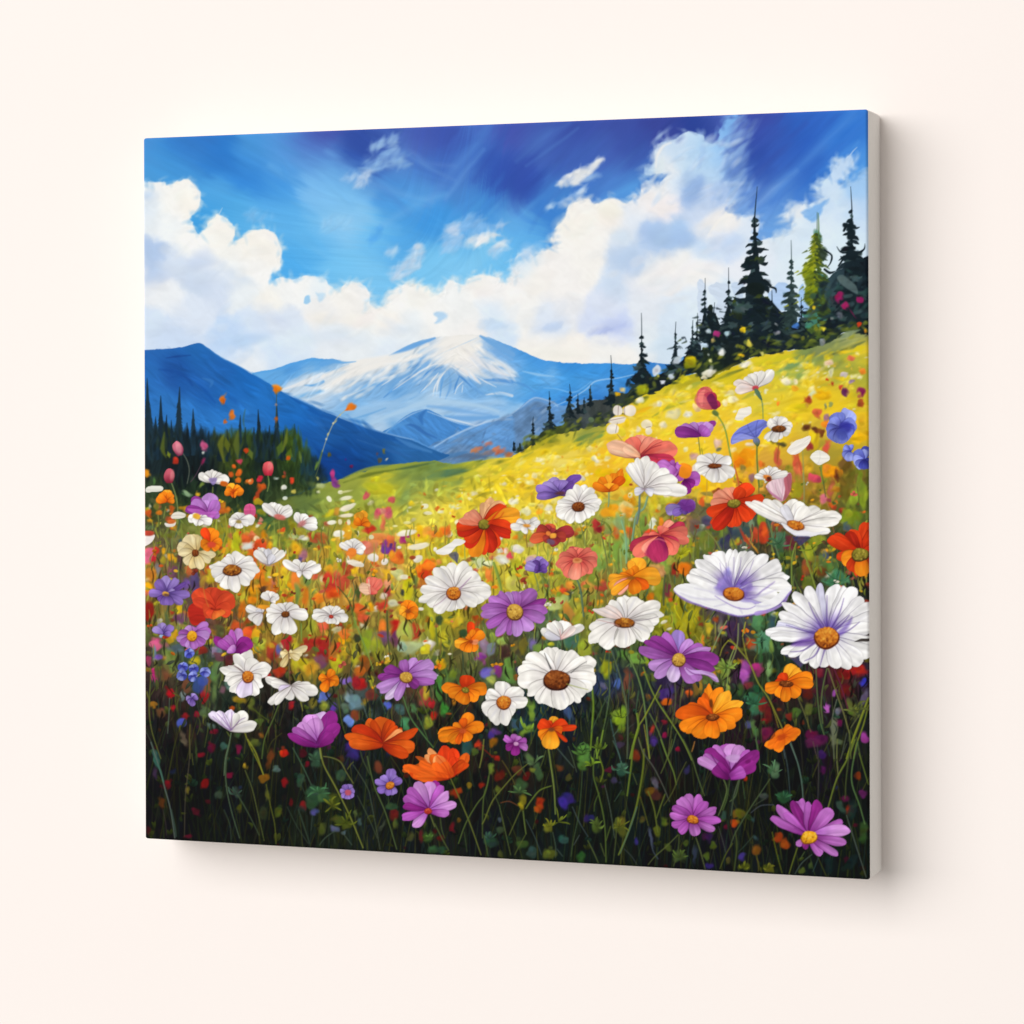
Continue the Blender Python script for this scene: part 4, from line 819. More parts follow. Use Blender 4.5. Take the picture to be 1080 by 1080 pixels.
def clutter(P, F):
    loc = lambda x, y, j: F(np.array([[x + rng.normal() * j]]), np.array([[y + rng.normal() * j]]))[0, 0] * 255
    # patchwork of dabs all over the flower field
    for i in range(5200):
        x = rng.uniform(150, 918); y = rng.uniform(500, 770)
        yr = np.interp(x, [150, 240, 320, 400, 480, 545, 640, 720, 800, 914], [520, 530, 530, 510, 500, 500, 470, 440, 420, 400])
        if y < yr + 4: continue
        j = 9 if y < 700 else 6
        c = loc(x, y, j) * rng.uniform(.68, 1.36)
        up = y > 560
        P.daub(x, y, rng.uniform(2.2, 7.5), rng.uniform(1., 2.8), (1.57 + rng.normal() * .35) if up and rng.random() < .75 else rng.uniform(0, 3.1), c, .62, .6)
    # stems and blades standing in the field
    for i in range(1150):
        x = rng.uniform(152, 916); y = rng.uniform(545, 770)
        yr = np.interp(x, [150, 320, 400, 480, 640, 800, 914], [540, 560, 560, 560, 530, 480, 470])
        if y < yr: continue
        h = rng.uniform(8, 34)
        b = loc(x, y, 5)
        c = b * rng.uniform(.5, .8) if rng.random() < .5 else np.minimum(b * rng.uniform(1.1, 1.5) + np.array([4, 14, 2]), 220)
        if rng.random() < .35: c = np.array([(110, 124, 48), (70, 92, 44), (150, 156, 60), (60, 84, 66)][rng.integers(4)]) * (1.1 if y < 680 else .75)
        k = rng.normal() * 3
        P.stroke([(x, y - h / 2), (x + k, y), (x + k * .4 + rng.normal() * 2, y + h / 2)], .5, rng.uniform(.7, 1.5), c, .75, .3, rng.uniform(.8, 2.2))
    # small blossoms by distance
    for i in range(1250):
        x = rng.uniform(152, 916); y = rng.uniform(500, 715)
        yr = np.interp(x, [150, 240, 320, 400, 480, 545, 640, 720, 800, 914], [530, 540, 540, 520, 515, 505, 480, 455, 425, 405])
        if y < yr: continue
        far = y - yr < 70 and x > 330
        dens = 1. if y < 660 else .5
        if rng.random() > dens: continue
        r = (.7 + 1.5 * rng.random()) * (1 if far else 1.35)
        pal = YEL if far and rng.random() < .75 else WARM
        c = np.array(pal[rng.integers(len(pal))]) * (rng.uniform(.85, 1.08) if y < 650 else rng.uniform(.6, .9))
        P.blot(x, y, r * rng.uniform(1, 1.8), r, rng.uniform(-.6, .6), c, .6)
        if rng.random() < .3: P.daub(x + r, y - r * .6, r * .8, r * .7, 0, c * 1.08, .8, .4, 2)
    for i in range(170):
        x = rng.uniform(420, 914); yr = np.interp(x, [420, 480, 545, 640, 720, 800, 914], [515, 505, 490, 460, 430, 395, 365])
        y = yr + abs(rng.normal()) * 40 + 6
        P.daub(x, y, rng.uniform(.7, 2.3), rng.uniform(.6, 1.5), -.2, [(240, 236, 220), (240, 226, 170), (238, 190, 60), (232, 232, 224), (230, 150, 40)][rng.integers(5)], .6, .6, 2)


def dark_grass(P, F):
    yb = lambda x: np.interp(x, [152, 917], [886, 930])
    # dim undergrowth
    for i in range(1500):
        x = rng.uniform(152, 918); y = rng.uniform(735, 928)
        c = np.array([(34, 46, 40), (26, 34, 36), (44, 56, 34), (22, 26, 36), (40, 30, 30), (18, 22, 24), (34, 40, 54)][rng.integers(7)]) * rng.uniform(.45, 1.0)
        P.daub(x, y, rng.uniform(3, 13), rng.uniform(1, 3.4), 1.57 + rng.normal() * .5, c, .5, 1.4)
    for i in range(820):
        x = rng.uniform(150, 920); top = rng.uniform(720, 880); b = yb(x) + 6
        h = min(b - top, rng.uniform(40, 150)); y1 = min(b, top + h)
        k = rng.normal() * h * .16
        lit = rng.random()
        c = np.array([(86, 100, 44), (60, 82, 50), (48, 72, 64), (104, 108, 44), (66, 66, 50), (50, 60, 44)][rng.integers(6)]) * (.34 + .55 * lit ** 1.4 * (1 if x > 300 else .7))
        P.stroke([(x - k, top), (x - k * .2, top + h * .45), (x + k * .5, y1)], .4, rng.uniform(.8, 1.8), c, .8, .35)
    # leaves and ferny sprays
    for i in range(230):
        x = rng.uniform(290, 915) if rng.random() < .85 else rng.uniform(155, 300); y = rng.uniform(740, 925)
        c = np.array([(62, 84, 40), (44, 76, 56), (90, 100, 40), (36, 60, 50), (80, 96, 34)][rng.integers(5)]) * rng.uniform(.4, 1.)
        a = rng.uniform(-2.6, -.5); L = rng.uniform(4, 10)
        for q in range(rng.integers(1, 5)):
            aa = a + rng.normal() * .6
            P.petal(x, y, x + L * math.cos(aa), y + L * math.sin(aa), rng.uniform(1.8, 4), c * .6, c * .95, rng.normal() * .12, .05, .1, .1, .5, .2, i + q)
    for i in range(110):
        x = rng.uniform(152, 916); y = rng.uniform(700, 925)
        c = np.array(DARKP[rng.integers(len(DARKP))]) * rng.uniform(.4, .9)
        r = rng.uniform(.8, 2.6)
        P.blot(x, y, r * rng.uniform(.9, 1.3), r, rng.uniform(0, 3), c, .7)


PAL = {
    'W': {'': ((208, 200, 200), (240, 236, 229)), 'd': ((190, 186, 200), (216, 214, 220)), 'p': ((232, 200, 192), (242, 226, 218)), 'c': ((222, 206, 160), (240, 234, 214)), 'l': ((210, 190, 226), (226, 214, 236)), 'g': ((206, 214, 180), (228, 230, 206))},
    'V': {'': ((112, 86, 168), (240, 238, 238)), 'd': ((90, 66, 150), (206, 204, 224)), 'w': ((214, 210, 226), (242, 240, 238)), 'l': ((104, 76, 164), (222, 218, 234))},
    'P': {'': ((124, 52, 128), (164, 90, 176)), 'd': ((100, 30, 104), (138, 54, 140)), 'l': ((150, 84, 168), (188, 138, 206)), 'w': ((176, 130, 206), (214, 188, 226)), 'b': ((120, 96, 180), (160, 130, 204))},
    'M': {'': ((130, 44, 130), (172, 82, 176)), 'd': ((104, 20, 96), (140, 40, 130)), 'l': ((160, 84, 176), (200, 140, 206)), 'w': ((190, 130, 206), (216, 180, 228))},
    'B': {'': ((88, 64, 136), (132, 100, 182)), 'd': ((66, 42, 108), (104, 70, 150)), 'l': ((124, 100, 176), (160, 138, 204))},
    'U': {'': ((74, 76, 160), (106, 118, 206)), 'd': ((48, 50, 140), (70, 78, 176)), 'l': ((110, 120, 200), (150, 160, 226))},
    'O': {'': ((206, 88, 14), (240, 132, 26)), 'd': ((176, 60, 12), (220, 92, 20)), 'y': ((228, 130, 20), (246, 166, 44)), 'r': ((186, 44, 14), (226, 66, 22)), 'l': ((236, 140, 50), (246, 176, 90)), 'p': ((226, 130, 110), (240, 166, 146))},
    'E': {'': ((190, 56, 12), (230, 98, 28)), 'd': ((160, 40, 12), (212, 74, 20)), 'r': ((176, 36, 12), (224, 62, 24)), 'l': ((226, 120, 60), (244, 160, 96)), 'y': ((226, 120, 20), (240, 150, 44))},
    'R': {'': ((184, 40, 16), (226, 66, 26)), 'd': ((150, 28, 20), (196, 44, 24)), 'o': ((214, 90, 20), (240, 140, 30)), 'c': ((214, 110, 84), (232, 146, 116)), 'p': ((220, 150, 110), (234, 176, 126)), 'y': ((226, 110, 20), (244, 160, 40))},
    'Q': {'': ((206, 60, 36), (222, 76, 42)), 'd': ((190, 50, 34), (208, 66, 40)), 'o': ((214, 84, 36), (232, 116, 50))},
    'C': {'': ((200, 70, 66), (230, 116, 98)), 'd': ((150, 30, 60), (190, 52, 80)), 'l': ((220, 110, 90), (238, 150, 126)), 'p': ((236, 170, 130), (242, 190, 156)), 'm': ((130, 24, 80), (186, 52, 100))},
    'Y': {'': ((206, 180, 120), (230, 212, 164)), 'd': ((190, 160, 100), (214, 192, 136)), 'o': ((226, 130, 20), (244, 166, 30)), 'r': ((210, 90, 30), (236, 130, 30))},
    'G': {'': ((120, 40, 30), (170, 60, 50)), 'o': ((190, 70, 30), (216, 96, 60)), 'd': ((110, 30, 40), (156, 50, 54))},
}
CORE = {'br': ((150, 84, 28), (60, 26, 14), (222, 160, 60)), 'dk': ((112, 54, 22), (50, 20, 12), (186, 110, 50)), 'or': ((200, 112, 34), (96, 40, 18), (240, 180, 70)), 'go': ((196, 150, 60), (100, 60, 30), (238, 200, 100)), 'ye': ((226, 160, 30), (140, 80, 20), (250, 210, 90)), 'gr': ((130, 120, 40), (70, 50, 24), (190, 170, 70)), 'bk': ((110, 60, 24), (40, 20, 14), (190, 110, 40)), 're': ((176, 50, 40), (110, 30, 30), (226, 120, 80))}
_seed = [0]


OUT = {'W': (132, 118, 112), 'V': (96, 78, 146), 'P': (84, 26, 96), 'M': (84, 20, 84), 'B': (58, 36, 104), 'U': (44, 46, 130), 'O': (150, 48, 10), 'E': (130, 30, 8), 'R': (130, 24, 14), 'Q': (176, 44, 26), 'C': (150, 40, 50), 'Y': (130, 100, 60), 'G': (84, 24, 20)}


def fl(P, T, c, tips, pal, core=None, edge=.26, out=None, ruffle=.06, tm=.68, root=.25, blend=None, k=1.0, order=True, vein=.09):
    """a flower head: petals from centre c to each noted tip (x y width variant)"""
    cx, cy = TP(T, '%f %f' % c)[0]
    out = out or OUT[pal]
    L = []
    for q in tips.split(';'):
        q = q.split()
        if not q: continue
        L.append((float(q[0]), float(q[1]), float(q[2]), q[3] if len(q) > 3 else ''))
    if order: L = sorted(L, key=lambda a: a[1] - c[1])
    for x, y, w, v in L:
        _seed[0] += 1
        tx, ty = TP(T, '%f %f' % (x, y))[0]
        a, b = PAL[pal].get(v, PAL[pal][''])
        bl = blend or ((.12, .5) if pal == 'V' else (.0, .8))
        j = 1 + rng.normal() * (.015 if pal in 'WVY' else .05)
        if v == '' and 'l' in PAL[pal] and pal in 'PMBU':
            m = rng.random() * .6
            b = tuple(np.array(b) * (1 - m) + np.array(PAL[pal]['l'][1]) * m)
        P.petal(cx, cy, cx + (tx - cx) * 1.03, cy + (ty - cy) * 1.03, w * (1.06 if pal in 'WVY' else 1.) / T[2] * k, np.array(a) * j, np.array(b) * j, rng.normal() * .03, ruffle, vein, edge, tm, root, _seed[0] % 97, bl, out)
        if w / T[2] > 7:
            # fine veins drawn along the petal
            for q in range(2 if w / T[2] < 12 else 3):
                f = (q - (0.5 if w / T[2] < 12 else 1.)) * .34 + rng.normal() * .05
                nx, ny = -(ty - cy), (tx - cx); n = math.hypot(nx, ny) + 1e-6
                o = f * w / T[2]
                sx, sy = cx + (tx - cx) * .32 + nx / n * o * .55, cy + (ty - cy) * .32 + ny / n * o * .55
                ex, ey = cx + (tx - cx) * .86 + nx / n * o, cy + (ty - cy) * .86 + ny / n * o
                P.stroke([(sx, sy), (ex, ey)], .7, .4, np.array(b) * (.93 if pal in 'WV' else .82), .3, .5)
            if pal not in 'WV':
                o = rng.uniform(-.22, .22) * w / T[2]
                sx, sy = cx + (tx - cx) * .4 + nx / n * o * .6, cy + (ty - cy) * .4 + ny / n * o * .6
                ex, ey = cx + (tx - cx) * .84 + nx / n * o, cy + (ty - cy) * .84 + ny / n * o
                P.stroke([(sx, sy), (ex, ey)], .6, .8, np.minimum(np.array(b) * 1.16 + 14, 248), .35, .9, w / T[2] * .16)
            else:
                # cool soft fold down one side
                o = rng.choice([-.26, .26]) * w / T[2]
                sx, sy = cx + (tx - cx) * .35 + nx / n * o * .6, cy + (ty - cy) * .35 + ny / n * o * .6
                ex, ey = cx + (tx - cx) * .85 + nx / n * o, cy + (ty - cy) * .85 + ny / n * o
                P.stroke([(sx, sy), (ex, ey)], .8, .6, (206, 204, 214), .4, 1.2, w / T[2] * .18)
    if core:
        kind, rx, ry = core[:3]
        ox, oy = (core[3], core[4]) if len(core) > 3 else c
        x, y = TP(T, '%f %f' % (ox, oy))[0]
        P.core(x, y, rx / T[2], ry / T[2], *CORE[kind])


def stem(P, T, s, w=1.6, c=(104, 120, 52), a=.95, c2=None):
    p = TP(T, s)
    w = w * .84; c = np.array(c) * (1. if p[0][1] < 700 else .9 if p[0][1] < 790 else .78)
    P.stroke(p, w * .8, w * .7, c, a * .92, .45, w, c2)
    if w > 1.5: P.stroke([(x - w * .25, y) for x, y in p], w * .3, w * .25, np.minimum(np.array(c) * 1.3 + 10, 230), .5, .2)


def crisp(P, F):
    """last sharp touches over the soft field: blades, stalks, small clear blossoms"""
    loc = lambda x, y, j: F(np.array([[x + rng.normal() * j]]), np.array([[y + rng.normal() * j]]))[0, 0] * 255
    yr = lambda x: np.interp(x, [150, 320, 400, 480, 640, 800, 914], [545, 560, 565, 560, 530, 480, 465])
    for i in range(760):
        x = rng.uniform(152, 916); y = rng.uniform(550, 775)
        if y < yr(x): continue
        h = rng.uniform(7, 26); b = loc(x, y, 6)
        if y < 690: c = [(126, 140, 44), (84, 104, 40), (164, 166, 50), (70, 84, 44), (96, 60, 40), (190, 186, 70), (120, 150, 80)][rng.integers(7)]
        else: c = [(84, 100, 40), (56, 76, 44), (50, 66, 54), (104, 110, 40)][rng.integers(4)]
        c = np.array(c) * .6 + b * .4
        k = rng.normal() * 3
        if rng.random() < .35:
            a = -1.57 + rng.normal() * .5; L = rng.uniform(5, 13)
            P.petal(x, y, x + L * math.cos(a), y + L * math.sin(a), rng.uniform(1.8, 4), c * .85, c * 1.12, rng.normal() * .12, .05, .08, .15, .5, .2, i)
        else: P.stroke([(x, y - h / 2), (x + k, y), (x + k * .3, y + h / 2)], .4, rng.uniform(.7, 1.3), c, .85, .15, rng.uniform(.8, 1.7))
    for i in range(420):
        x = rng.uniform(152, 916); y = rng.uniform(590, 770)
        if y < yr(x) + 40: continue
        h = rng.uniform(6, 20); b = loc(x, y, 5)
        P.stroke([(x, y - h / 2), (x + rng.normal() * 2, y), (x + rng.normal() * 3, y + h / 2)], .5, .6, b * rng.uniform(.22, .5), .75, .4, rng.uniform(1., 3.))
    for i in range(300):
        x = rng.uniform(152, 916); y = rng.uniform(505, 705)
        if y < yr(x) - 30: continue
        far = y < yr(x) + 25 and x > 330
        pal = YEL if far and rng.random() < .7 else WARM
        c = np.array(pal[rng.integers(len(pal))]) * rng.uniform(.85, 1.08)
        r = rng.uniform(1., 2.3) * (.8 if far else 1.15)
        if rng.random() < .5: P.daub(x, y, r * rng.uniform(1.1, 1.8), r * .8, rng.uniform(-.5, .5), c, .9, .2, 2, .1)
        else:
            for q in range(rng.integers(2, 5)):
                a = rng.uniform(0, 6.28)
                P.petal(x, y, x + r * 2 * math.cos(a), y + r * 1.5 * math.sin(a), r * 1.5, c * .85, c, 0, .05, .05, .2, .6, .4, q)


def dots(P, T, s, alpha=.9, soft=.3, pw=2.1):
    for q in U(s):
        x, y = TP(T, '%f %f' % q[:2])[0]
        (P.daub(x, y, q[2] / T[2], q[3] / T[2], math.radians(q[4]), q[5:8], alpha, .3, 2.1, .06) if alpha > .93 else P.blot(x, y, q[2] / T[2], q[3] / T[2], math.radians(q[4]), q[5:8], alpha))


def small_things(P):
    """buds, specks and half-hidden blooms"""
    stem(P, TE, '820 540;818 640;816 760', 1, (70, 80, 60)); stem(P, TF, '150 650;80 710;30 810;0 900', 1.1, (180, 180, 150)); stem(P, TE, '1080 900;1060 980;1040 1040', 1, (90, 100, 60))
    dots(P, TE, '512 600 15 27 0 226 112 20;522 612 8 14 0 190 80 16;568 688 14 24 20 226 116 26;527 728 11 14 0 214 104 30;822 538 21 24 10 240 130 10;812 545 10 18 0 216 110 20;817 712 10 13 0 200 104 30;818 628 7 6 0 150 130 130;645 892 11 13 0 190 60 20;886 930 11 12 0 210 84 20;612 953 14 17 0 206 66 90;578 985 10 11 0 214 90 20;608 1018 16 16 0 216 96 26;562 1028 11 12 0 180 80 30;606 1060 14 16 0 216 104 30;670 1072 18 16 0 230 120 30;728 1058 13 16 0 190 40 60;910 1062 10 14 0 210 60 30;860 1042 9 9 0 150 70 30;408 866 16 23 0 196 84 130;400 955 8 18 20 160 40 90;240 950 18 18 0 196 50 30;75 1022 16 22 0 210 140 30;402 905 5 8 0 220 220 210;118 1065 8 20 0 80 120 60;1045 975 5 18 20 110 140 50')
    dots(P, TF, '160 640 20 17 -30 240 116 10;140 655 10 6 -40 230 100 10;40 915 9 11 0 90 84 40;352 895 8 11 0 100 100 50;322 948 12 14 0 84 80 60;362 940 8 5 -40 220 210 180;58 1028 11 22 0 180 50 110;165 985 10 10 0 100 30 70;72 1060 14 20 0 140 50 120;135 940 5 7 0 60 40 120;310 910 6 10 0 80 70 90;75 730 4 10 30 190 180 120;35 800 5 8 30 200 190 130;25 825 6 5 0 216 206 170;64 740 5 5 0 216 206 160;100 690 4 4 0 210 190 120')
    dots(P, TG, '624 547 17 14 0 226 196 130;598 572 13 11 0 240 180 20;820 437 22 25 0 226 230 236;906 472 16 14 -30 206 216 236;857 507 14 12 0 226 230 240;832 468 6 8 0 214 210 90;1020 375 33 22 10 224 196 20;1010 400 30 26 0 140 140 24;740 545 30 28 0 160 160 24;770 550 10 24 0 150 150 20;984 488 30 17 -10 216 200 30;940 380 30 18 -30 206 216 226;730 607 24 15 -10 232 228 206;842 628 15 14 0 234 226 190;1000 685 21 17 0 240 234 210;1050 645 22 20 0 240 206 150;920 680 38 22 -20 236 224 170;858 748 23 15 -10 238 226 196;720 770 16 16 0 238 220 190;472 942 18 20 30 236 234 200;538 935 16 14 -20 238 220 150;245 1020 14 7 0 240 226 180;130 1035 14 12 0 236 226 160;84 1035 12 9 0 238 222 150;506 970 11 7 0 240 200 100;1040 928 26 22 0 200 160 150;985 884 16 16 0 240 230 170;400 1045 14 14 0 232 224 180;430 1025 10 12 0 240 226 170;160 940 26 14 -10 238 228 180;660 500 10 24 30 24 40 60')
    dots(P, TG, '605 665 28 28 0 236 226 218;672 664 36 34 -10 238 228 216;600 720 50 20 -8 234 224 214;573 768 37 29 0 236 228 220;765 745 31 26 0 238 226 196;776 780 20 20 0 236 226 200;625 785 20 26 0 226 206 50;655 735 14 22 0 236 200 30;450 715 16 16 0 90 110 80', .95)
    for s in ('606 640;604 690', '640 640;642 690', '560 720;640 705', '600 735;590 790', '600 800;630 840', '765 760;790 755'):
        P.stroke(TP(TG, s), .5, .4, (120, 90, 84), .8, .2)
    dots(P, TH, '38 216 16 14 0 190 206 216;90 228 17 15 0 176 50 120;150 228 14 13 0 160 190 200;64 265 11 10 0 180 160 100;20 290 20 14 0 190 210 226;237 200 14 14 30 240 200 30;273 278 20 19 0 232 216 80;112 336 21 17 -30 232 234 228;228 346 15 9 10 240 190 30;342 345 9 9 0 236 226 120;52 378 8 9 0 220 216 140;38 345 6 6 0 160 170 160;425 175 8 7 0 130 136 140;434 222 17 11 -20 150 150 156;540 182 18 14 -10 70 124 206;636 78 10 10 0 226 190 40;690 195 16 8 10 190 180 40;700 200 10 8 0 226 210 60;690 272 17 18 0 130 140 140;785 124 15 17 0 90 96 104;744 140 8 10 0 110 116 116;780 20 24 28 0 150 30 90;818 68 19 24 -20 160 30 90;906 28 20 17 0 150 30 90;862 110 4 24 -40 110 30 70;900 175 11 12 0 196 60 30;930 214 8 9 0 206 140 40;852 370 20 15 0 226 110 80;916 446 18 17 0 236 130 40;724 392 21 15 0 232 200 170;810 460 20 17 -10 214 200 200;738 450 14 24 0 216 214 170;853 500 13 12 0 160 130 170;815 555 20 22 20 90 30 90;792 532 11 12 0 206 70 50;908 555 20 24 -20 140 24 90;910 622 20 22 0 160 70 36;716 488 8 9 0 190 60 20;742 512 7 10 0 176 50 30;440 622 8 9 0 236 130 40;532 540 18 13 0 240 170 40;485 498 28 19 -10 238 230 200;536 502 15 15 0 240 226 180;250 398 38 17 -12 238 234 222;46 445 38 20 -15 236 230 206;10 475 14 12 0 226 216 180;155 568 26 18 -10 238 226 160;175 603 34 14 -8 240 232 190;130 620 17 15 0 240 226 170;366 555 9 14 0 226 226 190;632 565 14 22 40 222 224 180;605 605 16 22 0 176 60 40;595 630 10 14 0 206 120 90;703 635 8 16 0 130 140 100;736 628 12 14 0 140 150 90;538 686 12 9 0 150 140 40;655 684 28 28 0 206 90 60;712 740 24 20 0 236 130 30;716 700 14 20 0 150 110 130')
    dots(P, TH, '690 575 50 20 0 238 180 20;540 650 70 22 0 226 196 30;555 700 60 26 0 226 190 40;900 820 44 34 0 236 176 20;905 740 26 36 0 226 180 40;640 830 22 50 0 226 190 30;600 760 22 18 0 90 50 30;650 770 26 16 30 100 50 30;680 790 14 26 0 120 60 30;616 865 17 21 0 150 50 50;715 880 16 40 10 206 80 60;275 858 20 12 0 226 210 180;85 850 26 30 0 226 190 170;92 882 14 12 0 110 110 90;245 945 62 56 0 238 150 20;220 960 30 20 0 226 120 20;340 968 16 20 0 226 110 40;235 1000 20 24 0 150 130 60;280 1030 34 20 10 180 120 120;100 1050 20 18 0 110 100 60;210 1060 30 14 0 200 140 40;740 1015 50 26 10 238 150 20;770 1035 16 30 0 110 50 24;645 1052 32 26 0 200 70 80;548 960 22 44 -16 206 80 60;432 930 16 50 0 190 80 60;455 855 26 14 0 70 70 40;410 840 16 20 40 140 120 40;490 1000 24 26 0 150 140 40;820 960 30 60 0 110 80 40;850 1040 24 40 0 100 90 30;905 1040 30 40 0 120 100 40;610 1000 20 26 0 170 150 40;690 940 26 30 0 190 150 40')
    # upper-left buds on stems
    stem(P, Ta, '272 120;300 200;318 290;320 420', 1.6, (130, 146, 86)); stem(P, TE, '280 900;310 950;322 1010;310 1080', 1.1, (110, 116, 100)); stem(P, TE, '390 970;360 1030;330 1070', 1, (90, 60, 80))
    stem(P, Ta, '962 75;970 130;958 190', 1.5, (130, 150, 80))
    for s in ('235 300;220 380', '660 340;664 420;668 500', '600 380;600 460', '1005 400;1010 500;1000 600', '1040 400;1046 500', '730 460;735 560;730 640', '470 440;480 500', '290 440;330 500', '570 160;568 210', '180 360;190 440;200 500', '720 470;722 600'):
        stem(P, Ta, s, 1.4, (140, 150, 70), .85)
    P.petal(*TP(TE, '270 920')[0], *TP(TE, '240 842')[0], 10, (130, 50, 80), (206, 110, 130), .05, .05, .06, .2, .55, .5, 3)
    P.petal(*TP(TE, '210 1075')[0], *TP(TE, '205 996')[0], 11, (140, 40, 60), (196, 90, 106), 0, .05, .06, .2, .5, .5, 4)
    P.daub(*TP(TE, '262 880')[0], 2.6, 6, -.2, (226, 150, 160), .6, 1); P.daub(*TP(TE, '225 1030')[0], 2, 5, 0, (216, 130, 136), .7, 1)
    P.petal(*TP(TE, '772 1035')[0], *TP(TE, '772 950')[0], 12, (176, 40, 60), (220, 90, 96), 0, .05, .06, .2, .5, .6, 5); P.daub(*TP(TE, '785 975')[0], 2.6, 4.4, .2, (236, 130, 130), .6, 1)
    dots(P, Ta, '100 60 16 26 0 220 140 30;720 15 14 14 0 220 100 30;760 55 18 22 0 220 100 30;702 68 15 16 0 190 80 30;755 110 17 20 0 216 110 26;838 124 22 20 20 216 100 40;835 120 8 8 0 240 190 120;910 105 18 20 0 200 40 60;905 170 22 26 0 190 76 30;930 160 12 20 0 206 90 30;880 250 20 22 0 190 70 30;890 210 14 26 0 160 60 30;1070 160 16 16 0 226 226 200;1020 100 14 8 0 190 200 190;460 212 14 12 0 226 170 40;240 320 6 6 0 200 120 30;112 340 22 28 0 206 84 30;270 320 20 22 0 206 90 30;190 338 16 18 0 216 120 30;125 295 9 14 0 200 196 170;110 450 30 16 0 90 110 70;900 270 30 22 0 170 150 30;920 340 26 20 0 140 140 30;915 395 16 16 0 206 130 110;990 520 18 13 0 226 190 40;930 500 20 28 0 216 130 20;840 505 30 26 0 226 110 70;810 530 36 36 0 206 84 40;880 525 18 18 0 240 214 170;905 580 54 44 0 210 70 30;860 610 40 36 0 220 80 30;970 580 24 26 0 226 160 30;818 580 36 20 -10 214 218 210;1010 540 20 60 0 160 170 60;640 290 22 30 0 200 120 30;670 320 26 18 10 206 110 30;640 330 24 18 0 190 90 30;220 620 18 22 0 216 160 30;272 655 20 26 0 230 160 30;303 675 14 18 0 226 176 30;215 680 16 26 0 170 150 40;645 620 26 26 0 226 150 30;690 570 14 40 0 216 150 30;170 290 20 20 0 120 120 40;385 205 34 14 30 140 170 130;490 140 28 10 -50 120 140 60;270 350 14 8 0 220 120 40')
    dots(P, Ta, '110 870 34 30 0 236 160 20;900 760 40 50 0 220 120 30;940 830 50 40 0 226 130 30;860 900 34 26 0 226 150 24;860 960 32 26 0 226 130 20;960 760 20 60 0 180 170 50;1000 850 16 36 10 190 110 80;1060 860 26 40 0 200 180 40;790 950 26 40 0 190 180 50;740 620 26 60 0 196 190 30;740 540 22 60 0 176 176 30;510 700 20 40 0 180 150 40;560 800 40 50 0 190 170 40;600 730 30 40 0 226 190 40;290 760 30 40 0 110 70 90;260 760 20 40 0 130 80 90;180 750 16 36 0 130 130 140;120 780 36 44 0 200 120 40;440 830 30 80 0 84 66 110;340 680 20 60 0 90 60 60;400 760 24 36 0 190 96 50;500 830 22 50 0 170 130 50;1080 800 20 20 0 226 190 40;1060 800 10 10 0 60 40 40;930 890 26 20 0 80 50 40;850 640 30 40 0 226 110 30;155 610 24 24 0 226 50 40;150 670 24 30 0 200 40 50;110 645 36 54 0 226 100 140;340 560 14 30 0 60 80 100;380 850 26 46 0 110 80 150')
    dots(P, Tb, '0 65 10 12 0 150 60 50;58 115 14 18 0 210 60 40;65 187 13 15 0 216 200 90;235 98 8 10 0 190 180 90;345 70 14 22 0 190 60 130;365 140 20 28 -20 120 50 130;260 150 24 20 0 170 180 120;240 190 14 14 0 200 206 160;585 226 20 22 0 200 80 90;760 245 25 28 0 206 84 90;655 105 35 20 0 206 200 40;670 170 90 36 0 196 190 40;330 345 40 22 -40 210 196 40;375 330 20 30 0 196 140 50;670 345 25 32 20 206 84 100;735 350 31 40 -20 210 90 110;700 335 18 20 0 220 130 120;700 420 13 46 0 226 110 80;605 462 40 28 10 196 40 30;550 425 20 12 0 150 110 110;500 425 24 22 0 236 160 30;440 470 40 46 0 226 166 40;390 600 24 30 0 206 170 40;260 520 40 30 0 190 100 50;205 520 26 40 -30 170 70 40;245 590 16 22 0 170 80 30;55 430 36 36 0 150 140 30;120 480 36 34 0 160 150 50;135 525 32 17 0 226 226 206;60 510 30 16 0 176 190 130;40 560 30 30 0 150 150 50;130 640 28 46 0 170 110 130;110 680 16 22 0 90 76 130;60 650 22 24 0 90 110 40;80 600 40 34 0 226 170 30;0 760 20 28 0 226 190 40;40 860 20 20 0 240 160 20;15 810 18 24 0 206 190 40;75 830 26 60 0 236 130 50;225 790 34 40 0 206 90 60;262 815 16 22 0 216 200 150;155 820 24 44 0 110 140 70;240 950 32 28 0 236 130 30;150 940 24 60 0 216 120 30;45 940 24 40 0 206 110 40;320 700 20 32 0 110 130 50;325 750 26 30 0 216 150 40;400 690 20 60 0 170 170 40;350 600 22 90 0 176 176 40')
